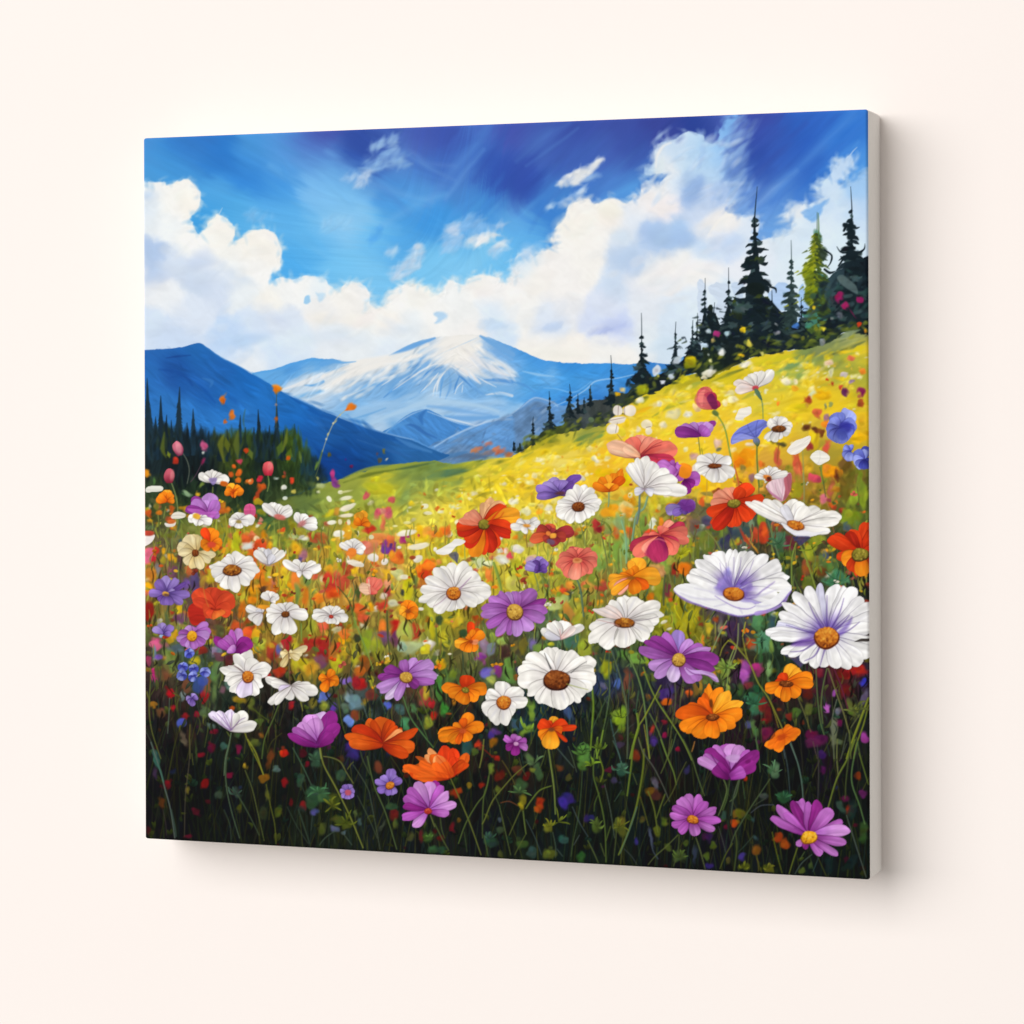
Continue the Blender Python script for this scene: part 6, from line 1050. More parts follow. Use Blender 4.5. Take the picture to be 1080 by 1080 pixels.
def stems_near(P):
    O = (112, 128, 48); D = (70, 96, 54); T_ = (66, 100, 90)
    for T, s, w, c in (
        (Tf, '130 480;120 620;118 760;140 900;200 1080', 1.6, (112, 116, 50)), (Tf, '262 650;258 760;248 900', 1.4, (96, 116, 96)), (Tf, '408 840;404 950;410 1080', 1.4, (110, 110, 44)), (Tf, '540 860;525 930;512 1000', 1.1, (80, 90, 40)), (Tf, '700 900;685 980;660 1080;650 1200', 1.7, (110, 136, 96)), (Tf, '795 890;830 980;880 1080;930 1190', 1.7, (140, 140, 40)), (Tf, '1050 670;1000 800;940 940;920 1080', 1.8, (80, 100, 44)), (Tf, '850 720;910 770;970 810', 1.4, (80, 96, 30)), (Tf, '1060 900;990 960;960 1040', 1.2, (70, 70, 30)), (Tf, '670 890;690 920', 1.2, O), (Tf, '905 600;905 700', 1.2, (70, 80, 60)), (Tf, '90 880;130 960;170 1060', 1.4, (70, 80, 66)),
        (Tl, '130 20;190 200;230 350;270 500;300 700', 1.8, (86, 100, 92)), (Tl, '180 180;200 230;220 300', 2.4, (70, 116, 100)), (Tl, '410 0;400 180;375 400;368 690', 1.3, (84, 76, 60)), (Tl, '420 100;430 180', 1.2, (110, 116, 50)), (Tl, '690 20;665 160;665 320;700 500;760 700', 1.6, (84, 106, 76)), (Tl, '660 330;740 390;820 520;900 680', 1.6, (80, 100, 70)), (Tl, '820 0;880 100;930 250', 1.8, (130, 134, 44)), (Tl, '800 220;850 350;890 520;935 720', 1.4, (110, 120, 60)), (Tl, '950 320;980 470;1010 600;1020 740', 1.6, (110, 116, 40)), (Tl, '650 500;690 600;700 710', 1.2, (66, 86, 66)), (Tl, '275 500;300 620;310 690', 2.2, (60, 80, 70)), (Tl, '215 500;235 600;240 680', 1.1, (70, 60, 60)), (Tl, '860 80;850 300', 1.4, (70, 84, 60)),
        (Tg, '470 0;520 150;580 300;630 440', 1.7, (120, 150, 70)), (Tg, '730 30;735 200;755 380', 1.8, (60, 70, 40)), (Tb, '380 870;440 940;470 1000;490 1080', 1.7, (76, 80, 40)), (Tb, '475 880;455 940', 2, (150, 170, 70)), (Tg, '845 640;900 790;980 900;1060 1000', 1.8, (80, 120, 66)), (Tg, '900 700;960 800;1020 940', 1.6, (76, 110, 60)), (Tg, '680 640;720 760', 1.4, (60, 90, 70)), (Tg, '950 600;1000 720;1040 830', 1.4, (100, 116, 50)), (Tg, '40 600;30 450;40 250', 1.2, (110, 110, 50)), (Tg, '110 650;130 740', 1.5, (150, 150, 60)), (Tg, '250 1000;262 1080', 2, (130, 140, 80)), (Tg, '100 560;60 480', 1.3, O), (Tg, '120 120;120 240', 1.6, (120, 150, 70)), (Tg, '325 120;320 300', 1.3, (130, 130, 60)), (Tg, '555 680;590 790', 1.2, (90, 110, 110)), (Tg, '640 150;660 260;655 330', 1.2, (110, 120, 70)), (Tg, '380 600;400 780;430 900', 1.6, (84, 96, 40)),
        (Tm, '255 60;280 180;360 330;460 530;560 770', 2, (120, 126, 50)), (Tm, '280 120;340 130;400 160;440 230;490 310', 1.8, (116, 120, 60)), (Tm, '490 180;590 340;620 460;640 560;680 780', 1.4, (84, 100, 76)), (Tm, '590 120;640 330;720 520;800 780', 1.8, (90, 110, 60)), (Tm, '520 400;600 560;660 700', 1.2, (80, 96, 70)), (Tm, '60 60;130 190;190 320', 1.6, (70, 100, 76)), (Tm, '20 480;90 620;170 740', 1.3, (60, 76, 60)), (Tm, '740 400;740 460', 1.2, D), (Tm, '1040 540;1070 620', 1.8, (110, 120, 60)), (Tm, '250 750;290 700;360 650', 1.4, (80, 100, 80)), (Tm, '410 660;450 710;480 750', 1.3, (84, 100, 80)), (Tm, '450 210;470 180;490 160', 1.6, (116, 120, 50)), (Tm, '540 80;560 150;610 250', 1.6, (80, 96, 60)), (Tm, '200 540;190 640', 1.1, (66, 80, 70)), (Tm, '350 660;360 740', 1.1, (60, 76, 60)), (Tm, '110 300;160 420', 1.2, (56, 76, 60)), (Tm, '100 500;140 620;180 740', 1.6, (66, 86, 66)),
        (Tn, '105 280;180 450;250 620;320 820', 1.8, (116, 124, 50)), (Tn, '-10 600;40 700;90 790', 1.7, (100, 116, 60)), (Tn, '30 560;40 640;60 700', 1.5, (90, 110, 60)), (Tn, '160 740;210 600;290 460;350 380;375 260', 1.8, (90, 110, 50)), (Tn, '380 220;370 300;340 400;330 560;330 700', 1.7, (100, 124, 56)), (Tn, '330 600;350 560;400 440;470 350;560 250;650 175', 1.8, (116, 124, 50)), (Tn, '450 470;480 600;530 820', 1.6, (100, 116, 60)), (Tn, '470 150;520 230;560 320', 1.5, (110, 100, 44)), (Tn, '340 70;400 120;450 150', 1.5, (150, 40, 30)), (Tn, '800 60;820 200;840 350;850 530', 2.2, (116, 132, 60)), (Tn, '640 490;680 430;740 360;820 330', 2.0, (110, 130, 50)), (Tn, '600 500;560 590;520 680', 1.7, (110, 120, 56)), (Tn, '620 510;630 600;640 670', 1.8, (110, 130, 60)), (Tn, '640 570;700 690;750 820', 1.3, (70, 90, 90)), (Tn, '640 670;590 760;560 820', 1.5, (96, 110, 50)), (Tn, '460 450;520 440;580 470', 1.3, (150, 84, 50)), (Tn, '1040 220;1030 400;1010 560;980 700;960 830', 1.5, (76, 100, 60)), (Tn, '970 480;1020 590;1080 690', 1.4, (80, 96, 100)), (Tn, '860 60;920 130;980 200', 1.3, (80, 100, 90)), (Tn, '340 0;330 100;310 200', 1.8, (120, 126, 50)), (Tn, '340 680;370 830', 1.5, (90, 116, 60)), (Tn, '590 130;610 200;640 260', 1.3, (90, 100, 56)), (Tn, '780 80;760 150;740 200', 1.4, (96, 110, 50)), (Tn, '830 660;850 760;850 840', 1.4, (80, 100, 80)), (Tn, '200 660;220 800', 1.5, (70, 90, 50)), (Tn, '410 360;420 400;450 470', 1.3, (90, 110, 56)), (Tn, '940 50;970 130;1000 230', 1.3, (80, 96, 70)), (Tn, '860 780;900 830', 1.2, (80, 100, 90)), (Tn, '980 750;1020 680', 1.2, (90, 100, 100)),
        (Ti, '25 260;60 360;90 470', 1.3, (80, 96, 70)), (Ti, '155 280;150 450;155 600;130 780;90 950', 1.7, (84, 106, 66)), (Ti, '165 300;220 460;260 620;285 800;280 1080', 1.9, (76, 90, 66)), (Ti, '290 350;350 480;390 620;410 760;440 1080', 2.1, (96, 120, 66)), (Ti, '395 430;440 560;500 680;600 830;680 960;740 1090', 2.0, (120, 140, 50)), (Ti, '520 560;470 660;400 790;350 880;310 1080', 2.0, (130, 140, 44)), (Ti, '350 760;360 860;330 960;300 1080', 3.0, (116, 140, 44)), (Ti, '440 760;500 880;570 1080', 1.8, (90, 110, 60)), (Ti, '620 540;625 640;615 770', 1.6, (96, 104, 70)), (Ti, '670 550;660 640;655 730', 1.3, (100, 100, 70)), (Ti, '610 790;590 900;570 1080', 1.4, (100, 104, 60)), (Ti, '30 560;40 700;30 860;20 1020', 2.4, (110, 140, 40)), (Ti, '140 640;80 760;20 900', 1.4, (70, 96, 60)), (Ti, '160 800;190 940;230 1080', 1.4, (66, 96, 96)), (Ti, '360 600;340 760', 1.3, (76, 110, 76)), (Ti, '400 840;420 960;440 1080', 1.6, (150, 150, 50)), (Ti, '990 100;930 210;880 330', 1.8, (120, 136, 90)), (Ti, '1000 240;960 290;940 350', 1.6, (150, 150, 50)), (Ti, '1000 240;1040 260;1080 300', 2.0, (130, 130, 30)), (Ti, '1050 280;1010 380;1000 460;990 600', 1.8, (120, 140, 70)), (Ti, '760 960;750 1000;740 1030', 1.6, (190, 130, 60)), (Ti, '820 20;830 160;840 250', 1.3, (110, 120, 40)), (Ti, '630 900;600 1000;570 1070', 1.4, (90, 110, 60)), (Ti, '70 930;60 1010;70 1080', 2.2, (120, 150, 50)), (Ti, '110 880;90 980;60 1080', 2.0, (116, 146, 46)), (Ti, '300 480;290 620;290 760', 1.4, (70, 96, 84)), (Ti, '180 920;220 870', 1.1, (80, 110, 90)), (Ti, '910 20;870 80', 1, O), (Ti, '360 930;380 1000;400 1070', 1.3, (130, 140, 50)),
        (Tj, '0 230;70 310;140 400;200 540;280 660;375 870', 2.1, (116, 120, 44)), (Tj, '270 640;310 740;345 860', 1.6, (130, 130, 40)), (Tj, '90 220;110 320;125 370', 1.7, (136, 140, 50)), (Tj, '110 110;90 210', 1.8, (150, 150, 50)), (Tj, '60 120;50 280;0 420', 1.8, (120, 130, 80)), (Tj, '480 640;530 760;575 890', 1.6, (110, 110, 60)), (Tj, '612 430;620 600;640 800;670 910', 1.9, (84, 104, 60)), (Tj, '690 440;660 580;650 700;660 830', 1.9, (90, 110, 60)), (Tj, '700 440;760 620;810 760;850 900', 2.0, (110, 110, 60)), (Tj, '740 440;790 560;840 730', 1.8, (96, 34, 60)), (Tj, '985 650;930 800;870 960;830 1080', 3.0, (130, 140, 40)), (Tj, '985 700;950 840;900 980;880 1080', 1.8, (120, 130, 40)), (Tj, '760 660;730 780;730 900;740 1080', 1.7, (110, 116, 96)), (Tj, '850 880;860 1080', 1.6, (110, 120, 60)), (Tj, '430 960;470 1080', 1.6, (100, 110, 90)), (Tj, '380 1010;390 1080', 1.4, (80, 100, 100)), (Tj, '180 880;195 1020', 1.6, (84, 120, 76)), (Tj, '590 960;620 1080', 1.2, (96, 80, 70)), (Tj, '830 900;790 1080', 1.2, (90, 100, 80)), (Tj, '900 930;930 1080', 1.4, (96, 110, 60)), (Tj, '920 770;860 860', 1.3, (110, 110, 70)), (Tj, '220 300;210 400', 1.4, (60, 90, 54)), (Tj, '80 660;130 590', 1.1, (60, 80, 40)),
        (Tk, '400 70;395 200;370 360;340 500;280 680;220 820', 2.8, (116, 130, 40)), (Tk, '350 480;300 630;230 810', 1.6, (96, 130, 110)), (Tk, '320 40;310 180;280 400', 2.4, (100, 120, 40)), (Tk, '360 0;400 100;470 200;540 340;580 440', 1.6, (90, 96, 84)), (Tk, '520 0;560 110;610 230;630 320', 1.8, (100, 124, 50)), (Tk, '600 0;570 120;520 240', 1.6, (96, 110, 50)), (Tk, '700 160;650 260;600 380;540 470', 1.6, (96, 104, 50)), (Tk, '680 0;740 130;780 260;830 400', 1.7, (90, 106, 56)), (Tk, '960 270;990 350;970 440;930 540', 2.0, (100, 120, 66)), (Tk, '1010 290;990 420;960 500', 1.6, (90, 116, 60)), (Tk, '1075 290;1040 400;1020 540', 1.8, (90, 104, 80)), (Tk, '640 680;560 760;480 830;430 890', 1.7, (104, 116, 60)), (Tk, '770 700;800 790;835 920', 1.7, (110, 120, 66)), (Tk, '930 620;960 720;980 800', 1.2, (80, 86, 80)), (Tk, '1030 740;980 820;940 920', 1.6, (100, 110, 40)), (Tk, '1050 650;1060 780;1040 930', 1.4, (80, 100, 50)), (Tk, '80 120;110 220;90 300', 2.0, (116, 136, 40)), (Tk, '50 80;40 250;80 400;120 600;130 870', 1.8, (96, 120, 50)), (Tk, '120 320;160 500;190 700', 1.4, (90, 106, 90)), (Tk, '0 720;40 800;75 880', 1.7, (100, 116, 60)), (Tk, '80 380;50 450;45 510', 1.5, (90, 116, 50)), (Tk, '430 370;470 480;490 600;500 660', 2.0, (104, 116, 44)), (Tk, '550 390;520 470;490 560', 1.8, (100, 116, 44)), (Tk, '370 400;400 500;430 610', 1.7, (100, 104, 40)), (Tk, '440 640;460 780;500 850', 1.4, (84, 96, 110)), (Tk, '320 240;350 320', 1.4, (96, 110, 56)), (Tk, '180 10;220 100;240 180', 1.4, (80, 110, 100)), (Tk, '240 360;190 440', 1.4, (70, 96, 76)), (Tk, '200 560;200 700;180 880', 1.5, (90, 104, 56)), (Tk, '260 780;310 830;350 890', 1.2, (70, 80, 80)), (Tk, '90 740;120 830', 1.5, (96, 110, 56)), (Tk, '160 620;130 720', 1.6, (96, 116, 50)), (Tk, '650 680;640 800;610 900', 1.4, (90, 104, 56)), (Tk, '690 240;690 380', 1.1, (60, 66, 50)),
        (Tq, '430 30;480 160;510 300;520 420', 1.9, (84, 110, 96)), (Tq, '385 70;410 200;430 430', 1.4, (76, 96, 96)), (Tq, '620 40;630 200;625 440', 1.5, (70, 66, 66)), (Tq, '890 0;840 130;760 280;700 480', 2.4, (104, 120, 44)), (Tq, '860 30;830 250;820 420', 1.8, (66, 76, 40)), (Tq, '910 20;870 200;870 320;920 460;960 600', 2.0, (80, 110, 60)), (Tq, '920 100;950 200;985 320', 1.8, (100, 120, 44)), (Tq, '765 0;760 120;770 250', 1.9, (104, 110, 60)), (Tq, '285 280;210 390;130 510;40 660;0 760', 1.7, (90, 110, 70)), (Tq, '310 465;220 470;150 520', 1.5, (84, 90, 100)), (Tq, '250 420;170 470', 1.3, (76, 84, 66)), (Tq, '300 660;330 800;370 950', 1.7, (110, 116, 30)), (Tq, '480 770;450 860;420 960', 1.8, (110, 120, 40)), (Tq, '580 820;510 880;460 960', 1.6, (84, 100, 90)), (Tq, '830 540;880 700;970 980', 1.8, (80, 92, 80)), (Tq, '70 280;40 400;0 440', 1.8, (84, 104, 66)), (Tq, '90 300;105 420', 1.5, (70, 96, 60)), (Tq, '20 400;10 600', 1.2, (60, 76, 56)), (Tq, '40 680;50 760;30 940', 1.5, (80, 90, 44)), (Tq, '170 680;100 760;60 800', 1.2, (60, 80, 66)), (Tq, '190 820;205 930', 1.3, (104, 96, 34)), (Tq, '830 30;780 150', 1.2, (80, 90, 60)), (Tq, '630 840;590 940', 1.3, (60, 84, 84)), (Tq, '180 0;200 70;215 230', 1.4, (84, 110, 60)), (Tq, '190 850;205 880;200 940', 1.1, (100, 96, 40)), (Tq, '530 800;500 850', 1.5, (90, 110, 60)), (Tq, '690 260;670 400', 1, (50, 56, 44)), (Tq, '760 140;720 240', 1, (50, 56, 44)),
        (Tc, '1020 420;1050 500;1060 580', 1.6, (110, 120, 70)), (Tc, '840 590;810 690;800 800;815 920', 1.3, (130, 130, 80)), (Tc, '740 750;760 840;780 940', 1.6, (120, 140, 70)), (Tc, '690 750;720 840;730 900', 1.6, (110, 130, 80)), (Tc, '480 720;490 880', 1.2, (170, 150, 60)), (Tc, '410 700;440 790;465 895', 4, (116, 140, 60)), (Tc, '1000 810;1030 900;1050 1080', 2.6, (76, 100, 84)), (Tc, '330 660;320 760', 1, (150, 170, 80)), (Tc, '135 640;150 700', 2.6, (70, 76, 90)),
        (Td, '150 190;150 260;145 300', 1.8, (110, 140, 110)), (Td, '425 230;400 310;350 350;330 440;315 560', 3.0, (110, 146, 120)), (Td, '370 200;365 330;350 420', 3.0, (90, 110, 110)), (Td, '240 400;270 520;275 700', 2.6, (120, 160, 120)), (Td, '90 480;120 600;150 780', 1.4, (90, 100, 60)), (Td, '840 470;900 530;950 620', 1.8, (116, 120, 60)), (Td, '1000 460;1050 600', 1.5, (70, 80, 60)), (Td, '850 60;845 250', 1.2, (190, 150, 60)), (Td, '1040 0;1070 120;1075 250', 1.6, (200, 110, 60)), (Td, '760 460;770 640', 1.4, (90, 100, 50)), (Td, '550 790;540 900;540 1000', 2.6, (70, 76, 50)), (Td, '580 780;600 880', 1.8, (110, 110, 60)), (Td, '0 440;30 380', 1.2, O), (Td, '150 560;160 700', 1.4, (110, 140, 70)), (Td, '230 600;240 760', 2, (130, 160, 90)),
        (Te, '205 80;205 200', 1.4, (80, 80, 50)), (Te, '30 10;60 120;70 240', 1.6, (190, 90, 50)), (Te, '520 60;528 180;525 290', 1.8, (130, 130, 80)), (Te, '640 20;665 130;680 230', 1.6, (80, 90, 50)), (Te, '690 270;720 340;760 360', 1.2, (170, 110, 70)), (Te, '470 560;440 680;440 860', 2.0, (116, 136, 56)), (Te, '500 570;550 690;610 880', 2.6, (116, 130, 50)), (Te, '270 400;310 530;350 660', 2, (84, 110, 76)), (Te, '730 440;745 500', 1.4, (140, 90, 60)), (Te, '905 160;920 270;940 360', 1.2, (90, 100, 40)), (Te, '890 400;900 490', 1.4, (110, 126, 50)), (Te, '460 540;490 500', 2, (60, 60, 90)), (Te, '110 500;150 560;200 630', 1.3, (200, 130, 50)), (Te, '925 830;930 900', 2, (140, 140, 60)),
        (TH, '320 550;345 620;350 710', 1.6, (110, 140, 90)), (TH, '80 680;130 760;160 900;190 1060', 1.9, (110, 140, 60)), (TH, '318 820;315 920;322 1050;330 1100', 2.0, (84, 110, 50)), (TH, '680 970;688 1080', 1.8, (110, 130, 50)), (TH, '575 890;580 1000;585 1090', 1.6, (150, 150, 80)), (TH, '440 850;430 960', 1.5, (150, 90, 40)), (TH, '0 880;10 940', 1, O), (TH, '545 910;570 1020', 1.6, (190, 80, 50)), (TG, '1060 810;1075 930', 1.2, (90, 100, 60)), (TG, '690 920;710 960', 2.4, (100, 116, 90)),
    ):
        stem(P, T, s, w, c)
    # feathery leaves
    for T, x, y, L, n, c in ((Tn, 870, 590, 90, 6, (104, 116, 36)), (Tn, 1040, 110, 70, 4, (74, 110, 50)), (Tn, 600, 380, 70, 5, (84, 116, 66)), (Tn, 700, 170, 80, 4, (90, 116, 76)), (Tm, 250, 380, 80, 6, (70, 116, 76)), (Tm, 340, 470, 90, 6, (104, 110, 34)), (Tm, 430, 590, 80, 5, (90, 100, 30)), (Tk, 90, 60, 50, 4, (96, 116, 36)), (Tk, 20, 190, 60, 5, (110, 140, 40)), (Tk, 230, 620, 80, 6, (104, 110, 36)), (Tk, 60, 620, 60, 5, (84, 104, 44)), (Tk, 240, 200, 60, 6, (70, 110, 84)), (Ti, 220, 780, 70, 4, (104, 130, 40)), (Ti, 90, 1010, 70, 4, (90, 114, 40)), (Th, 1040, 1030, 70, 4, (66, 100, 50)), (Ti, 980, 440, 80, 5, (130, 156, 66)), (Tq, 310, 230, 70, 4, (90, 130, 90)), (Tq, 375, 420, 60, 4, (54, 100, 66)), (Tj, 900, 740, 80, 5, (96, 104, 50)), (Tj, 230, 240, 80, 5, (84, 140, 104)), (Te, 340, 560, 80, 5, (76, 120, 84)), (Te, 590, 600, 80, 5, (130, 146, 40)), (Td, 660, 640, 80, 4, (180, 180, 36)), (Th, 640, 880, 90, 3, (124, 156, 50)), (Te, 760, 820, 80, 5, (70, 126, 88)), (Tj, 170, 690, 80, 5, (56, 110, 76)), (Tn, 800, 620, 60, 4, (130, 130, 36)), (Tk, 660, 830, 60, 5, (80, 100, 44)), (Tq, 100, 905, 40, 4, (104, 110, 30)), (Tq, 270, 915, 40, 4, (110, 110, 34)), (Tm, 210, 140, 50, 4, (64, 96, 70)), (Tl, 740, 390, 60, 3, (60, 84, 70)), (Tn, 380, 700, 50, 4, (54, 86, 66)), (Tm, 1030, 700, 50, 3, (84, 120, 54))):
        px, py = TP(T, '%f %f' % (x, y))[0]
        for q in range(n):
            a = -1.57 + (q - (n - 1) / 2) * .75 + rng.normal() * .25
            l = L / 6.75 * rng.uniform(.6, 1.35)
            P.petal(px, py, px + l * math.cos(a), py + l * math.sin(a), rng.uniform(1.3, 2.7), np.array(c) * .75, np.array(c) * rng.uniform(.9, 1.12), rng.normal() * .15, .1, .1, .15, .5, .2, q)


def flowers(P):
    W = (120, 110, 130)
    # ---- far slope
    fl(P, TG, (735, 925), '545 868 90 p;640 870 60 p;665 815 90;740 800 100 l;815 820 100 l;860 850 90;935 880 110;920 950 60 d;830 955 50 d', 'C', None, .3)
    P.stroke(TP(TG, '735 925;790 880;850 860'), 1.6, .6, (130, 40, 50), .8, .4); P.stroke(TP(TG, '740 930;830 945;920 950'), 1, .8, (176, 50, 50), .8, .4)
    fl(P, TG, (1070, 805), '925 790 70 d;950 760 80;1000 745 80 l;1060 730 90 l;1110 760 80;1130 740 70 l;1155 730 40 d', 'P', None)
    fl(P, TG, (920, 1000), '830 965 60;890 960 70;950 1000 80;1060 1050 70;980 1060 60', 'M', None); P.daub(*TP(TG, '985 1005')[0], 8, 7.5, .3, (240, 140, 30)); P.daub(*TP(TG, '1070 1000')[0], 8, 6, .2, (236, 220, 206))
    fl(P, TH, (60, 655), '-20 590 70 l;0 540 90;40 560 70 d;85 610 60 d', 'C', None); P.poly(TP(TH, '-40 600;-10 540;20 535;60 570;85 620;85 655;50 660;0 645;-35 625'), (196, 76, 96), .4, .55, True, .1)
    P.poly(TP(TH, '30 600;60 570;86 620;84 658;55 655'), (110, 30, 80), .8, .85, True, .1); P.poly(TP(TH, '-20 600;-5 560;20 545;10 600;0 640'), (236, 130, 120), .8, .8, True, .1); P.daub(*TP(TH, '80 680')[0], 4, 2.4, .5, (100, 120, 60))
    fl(P, TH, (308, 535), '180 505 40 p;190 545 60 p;245 480 50;275 450 50;305 440 45;345 440 50;405 436 60', 'W', None, .3); P.daub(*TP(TH, '308 535')[0], 3.6, 2.6, .1, (190, 70, 80)); P.petal(*TP(TH, '345 605')[0], *TP(TH, '305 540')[0], 5, (84, 120, 100), (90, 120, 90))
    P.poly(TP(TH, '190 716;200 680;215 655;250 645;283 640;280 680;240 705;225 718'), (238, 232, 220), .3, 1, True, .06)
    P.poly(TP(TH, '174 857;178 810;200 780;240 755;280 730;330 716;365 720;388 742;350 770;330 805;300 825;250 830'), (112, 122, 204), .3, 1, True, .14, -.5)
    P.poly(TP(TH, '174 857;190 820;240 800;300 815;250 835'), (150, 156, 226), .8, .8, True, .1)
    for s in ('300 815;230 790;190 800', '305 815;270 770;262 745', '310 815;310 760;320 725', '312 812;350 760;380 745'): P.stroke(TP(TH, s), .9, .5, (70, 70, 150), .7, .3)
    P.petal(*TP(TH, '318 870')[0], *TP(TH, '312 815')[0], 7, (90, 110, 60), (110, 120, 160))
    fl(P, TH, (790, 770), '710 780 80;730 720 90;770 670 90;850 660 100 l;870 730 90;875 770 70 d;850 820 90;790 855 90;750 840 90;720 820 60', 'U', None, .3)
    P.daub(*TP(TH, '820 760')[0], 6, 6, 0, (50, 50, 150), .8, 2); P.daub(*TP(TH, '800 800')[0], 6, 6, 0, (70, 80, 170), .7, 2)
    fl(P, TH, (850, 900), '805 890 70;830 870 70;840 950 70 l;810 940 60', 'U', None); fl(P, TH, (925, 945), '880 890 60;920 885 60 l;870 960 90 l;890 990 60;930 1000 70 d;945 960 60 d;945 870 50 d', 'U', None)
    fl(P, TH, (440, 765), '385 715 50;395 745 40;430 692 60;480 698 55;512 745 50;505 785 60;440 825 50;405 838 50;365 832 45', 'W', ('bk', 34, 17), .35)
    P.poly(TP(TH, '487 885;520 850;560 825;610 808;622 830;600 870;560 905;520 915;492 905'), (240, 234, 224), .3, 1, True, .05, -.5); P.stroke(TP(TH, '495 890;560 860;615 820'), .6, .5, (206, 196, 190), .6, .4)
    P.poly(TP(TH, '618 932;640 900;672 890;720 915;724 945;690 965;670 975;640 960'), (240, 236, 226), .3, 1, True, .05); P.stroke(TP(TH, '672 890;675 930;660 970'), .5, .4, (200, 196, 190), .6, .3)
    fl(P, TH, (75, 980), '-40 985 55;-25 935 60;20 915 60;75 905 50;115 915 60;165 935 60;190 1030 70;130 1065 70;60 1070 80;0 1020 60;-20 1020 40', 'W', ('dk', 36, 14), .35)
    # ---- middle left field
    P.poly(TP(Ta, '92 185;105 160;150 150;200 152;216 170;200 190;140 195;105 200'), (226, 224, 212), .3, 1, True, .06)
    fl(P, Ta, (570, 120), '465 72 60;515 45 55;550 38 60;600 45 60;640 65 60;680 100 70;500 85 40;640 105 40', 'W', None, .3, tm=.75); P.poly(TP(Ta, '545 95;600 95;590 130;570 145;555 128'), (150, 130, 186), .8, .9, True, .1)
    fl(P, Ta, (240, 265), '178 232 70;205 195 60;240 180 70 y;280 205 60;295 255 50', 'O', None)
    fl(P, Ta, (715, 205), '655 180 70;690 135 70 y;770 158 80;785 185 60;695 215 50 d;740 215 50', 'O', None, .3); P.daub(*TP(Ta, '715 185')[0], 2, 1.5, 0, (190, 70, 20), .7, .6); P.daub(*TP(Ta, '650 135')[0], 4, 2.6, .2, (206, 100, 30))
    fl(P, Ta, (540, 370), '425 225 80 d;375 310 70 d;430 260 100;490 250 100 l;550 210 120 l;595 260 90;620 340 80;570 375 70;450 340 80 d', 'P', None, .25); P.poly(TP(Ta, '385 315;450 320;520 335;600 330;570 380;500 370;420 345'), (190, 100, 190), .8, .8, True, .1)
    P.poly(TP(Ta, '270 370;290 348;330 340;375 352;372 375;330 390;290 388'), (228, 222, 206), .4, 1, True, .08); P.poly(TP(Ta, '225 412;270 418;310 410;300 435;260 442;235 435'), (232, 226, 216), .4, 1, True, .08); P.daub(*TP(Ta, '275 405')[0], 5, 2.2, .1, (214, 110, 50))
    fl(P, Ta, (475, 385), '397 378 55;435 412 60;490 425 40;560 412 60;530 385 50;470 362 50;420 362 40', 'W', None, .3); P.daub(*TP(Ta, '455 368')[0], 4, 2.4, .2, (236, 180, 60))
    P.poly(TP(Ta, '790 330;800 295;832 283;870 295;880 335;865 370;825 372;800 360'), (214, 90, 140), .4, 1, True, .1); P.stroke(TP(Ta, '832 290;838 330;830 365'), .8, .6, (176, 50, 110), .6, .5)
    fl(P, Ta, (755, 400), '685 410 60;700 368 60;760 340 75;870 395 75;830 420 50;755 455 60;700 420 50', 'W', None, .3, root=.4); P.daub(*TP(Ta, '752 403')[0], 2.6, 1.8, 0, (150, 130, 60), .9, .6)
    fl(P, Ta, (1040, 385), '932 285 60;970 270 60;1000 272 60;1045 280 60;1085 295 60;1120 300 60;1130 330 50', 'W', None, .35); P.daub(*TP(Ta, '1045 378')[0], 6, 3, .2, (206, 100, 90), .85, .8)
    P.poly(TP(Ta, '82 500;120 495;158 505;140 545;100 572;82 570'), (234, 226, 222), .3, 1, True, .06); P.daub(*TP(Ta, '112 490')[0], 6, 2.6, .05, (190, 70, 50))
    fl(P, Ta, (447, 628), '318 575 80;360 590 60 d;390 500 100;450 495 100 d;330 630 60;370 710 70;430 740 70 d;490 740 70;560 690 50;588 640 60;510 670 40', 'Y', ('dk', 24, 24), .35)
    fl(P, Ta, (560, 565), '500 450 60 r;550 445 80;595 460 60;488 555 70;635 545 70;505 600 60 o;605 600 60 o', 'O', None, .25); P.daub(*TP(Ta, '563 568')[0], 4, 3, 0, (206, 70, 50), .9, .8)
    fl(P, Ta, (965, 715), '855 615 60;905 590 65;955 605 60 d;1030 595 75;1080 612 60;1000 640 60 d', 'W', None, .35); P.stroke(TP(Ta, '900 690;960 720;1010 715'), 1, .8, (190, 140, 150), .7, .5)
    fl(P, Ta, (237, 925), '105 910 60;165 825 75;240 800 85 l;320 810 55;380 840 40 d;405 930 65;350 985 60;245 1005 100;180 975 60 d;300 900 60 l', 'B', None, .25); P.daub(*TP(Ta, '230 922')[0], 3.4, 2.4, .3, (214, 160, 60)); P.daub(*TP(Ta, '236 930')[0], 3, 1.4, .2, (80, 50, 60), .8, .5)
    P.poly(TP(Ta, '395 1020;440 985;500 1000;520 1080;500 1130;420 1140;395 1080'), (176, 40, 30), .6, 1, True, .1)
    fl(P, Ta, (590, 1030), '445 900 120;440 960 80 d;530 880 150;640 890 150 d;720 945 130;700 1040 120;620 1090 110 o;500 1040 110;540 1080 90', 'Q', None, .22); P.stroke(TP(Ta, '560 1025;590 1035;620 1030'), 2, 1.4, (130, 30, 20), .8, .6); P.stroke(TP(Ta, '500 870;520 960;540 1010'), 1.2, .8, (200, 120, 50), .7, .6)
    fl(P, Ta, (710, 752), '540 770 80;560 715 70;630 665 90;690 645 70;780 630 130;850 680 100;895 735 90;885 795 80;835 855 80;735 900 90;650 880 90;590 845 70', 'W', ('br', 60, 36), .3, None, .14)
    fl(P, Ta, (980, 970), '918 920 50;955 905 50;1000 905 50;1038 930 50;1020 960 50', 'W', None, .3)
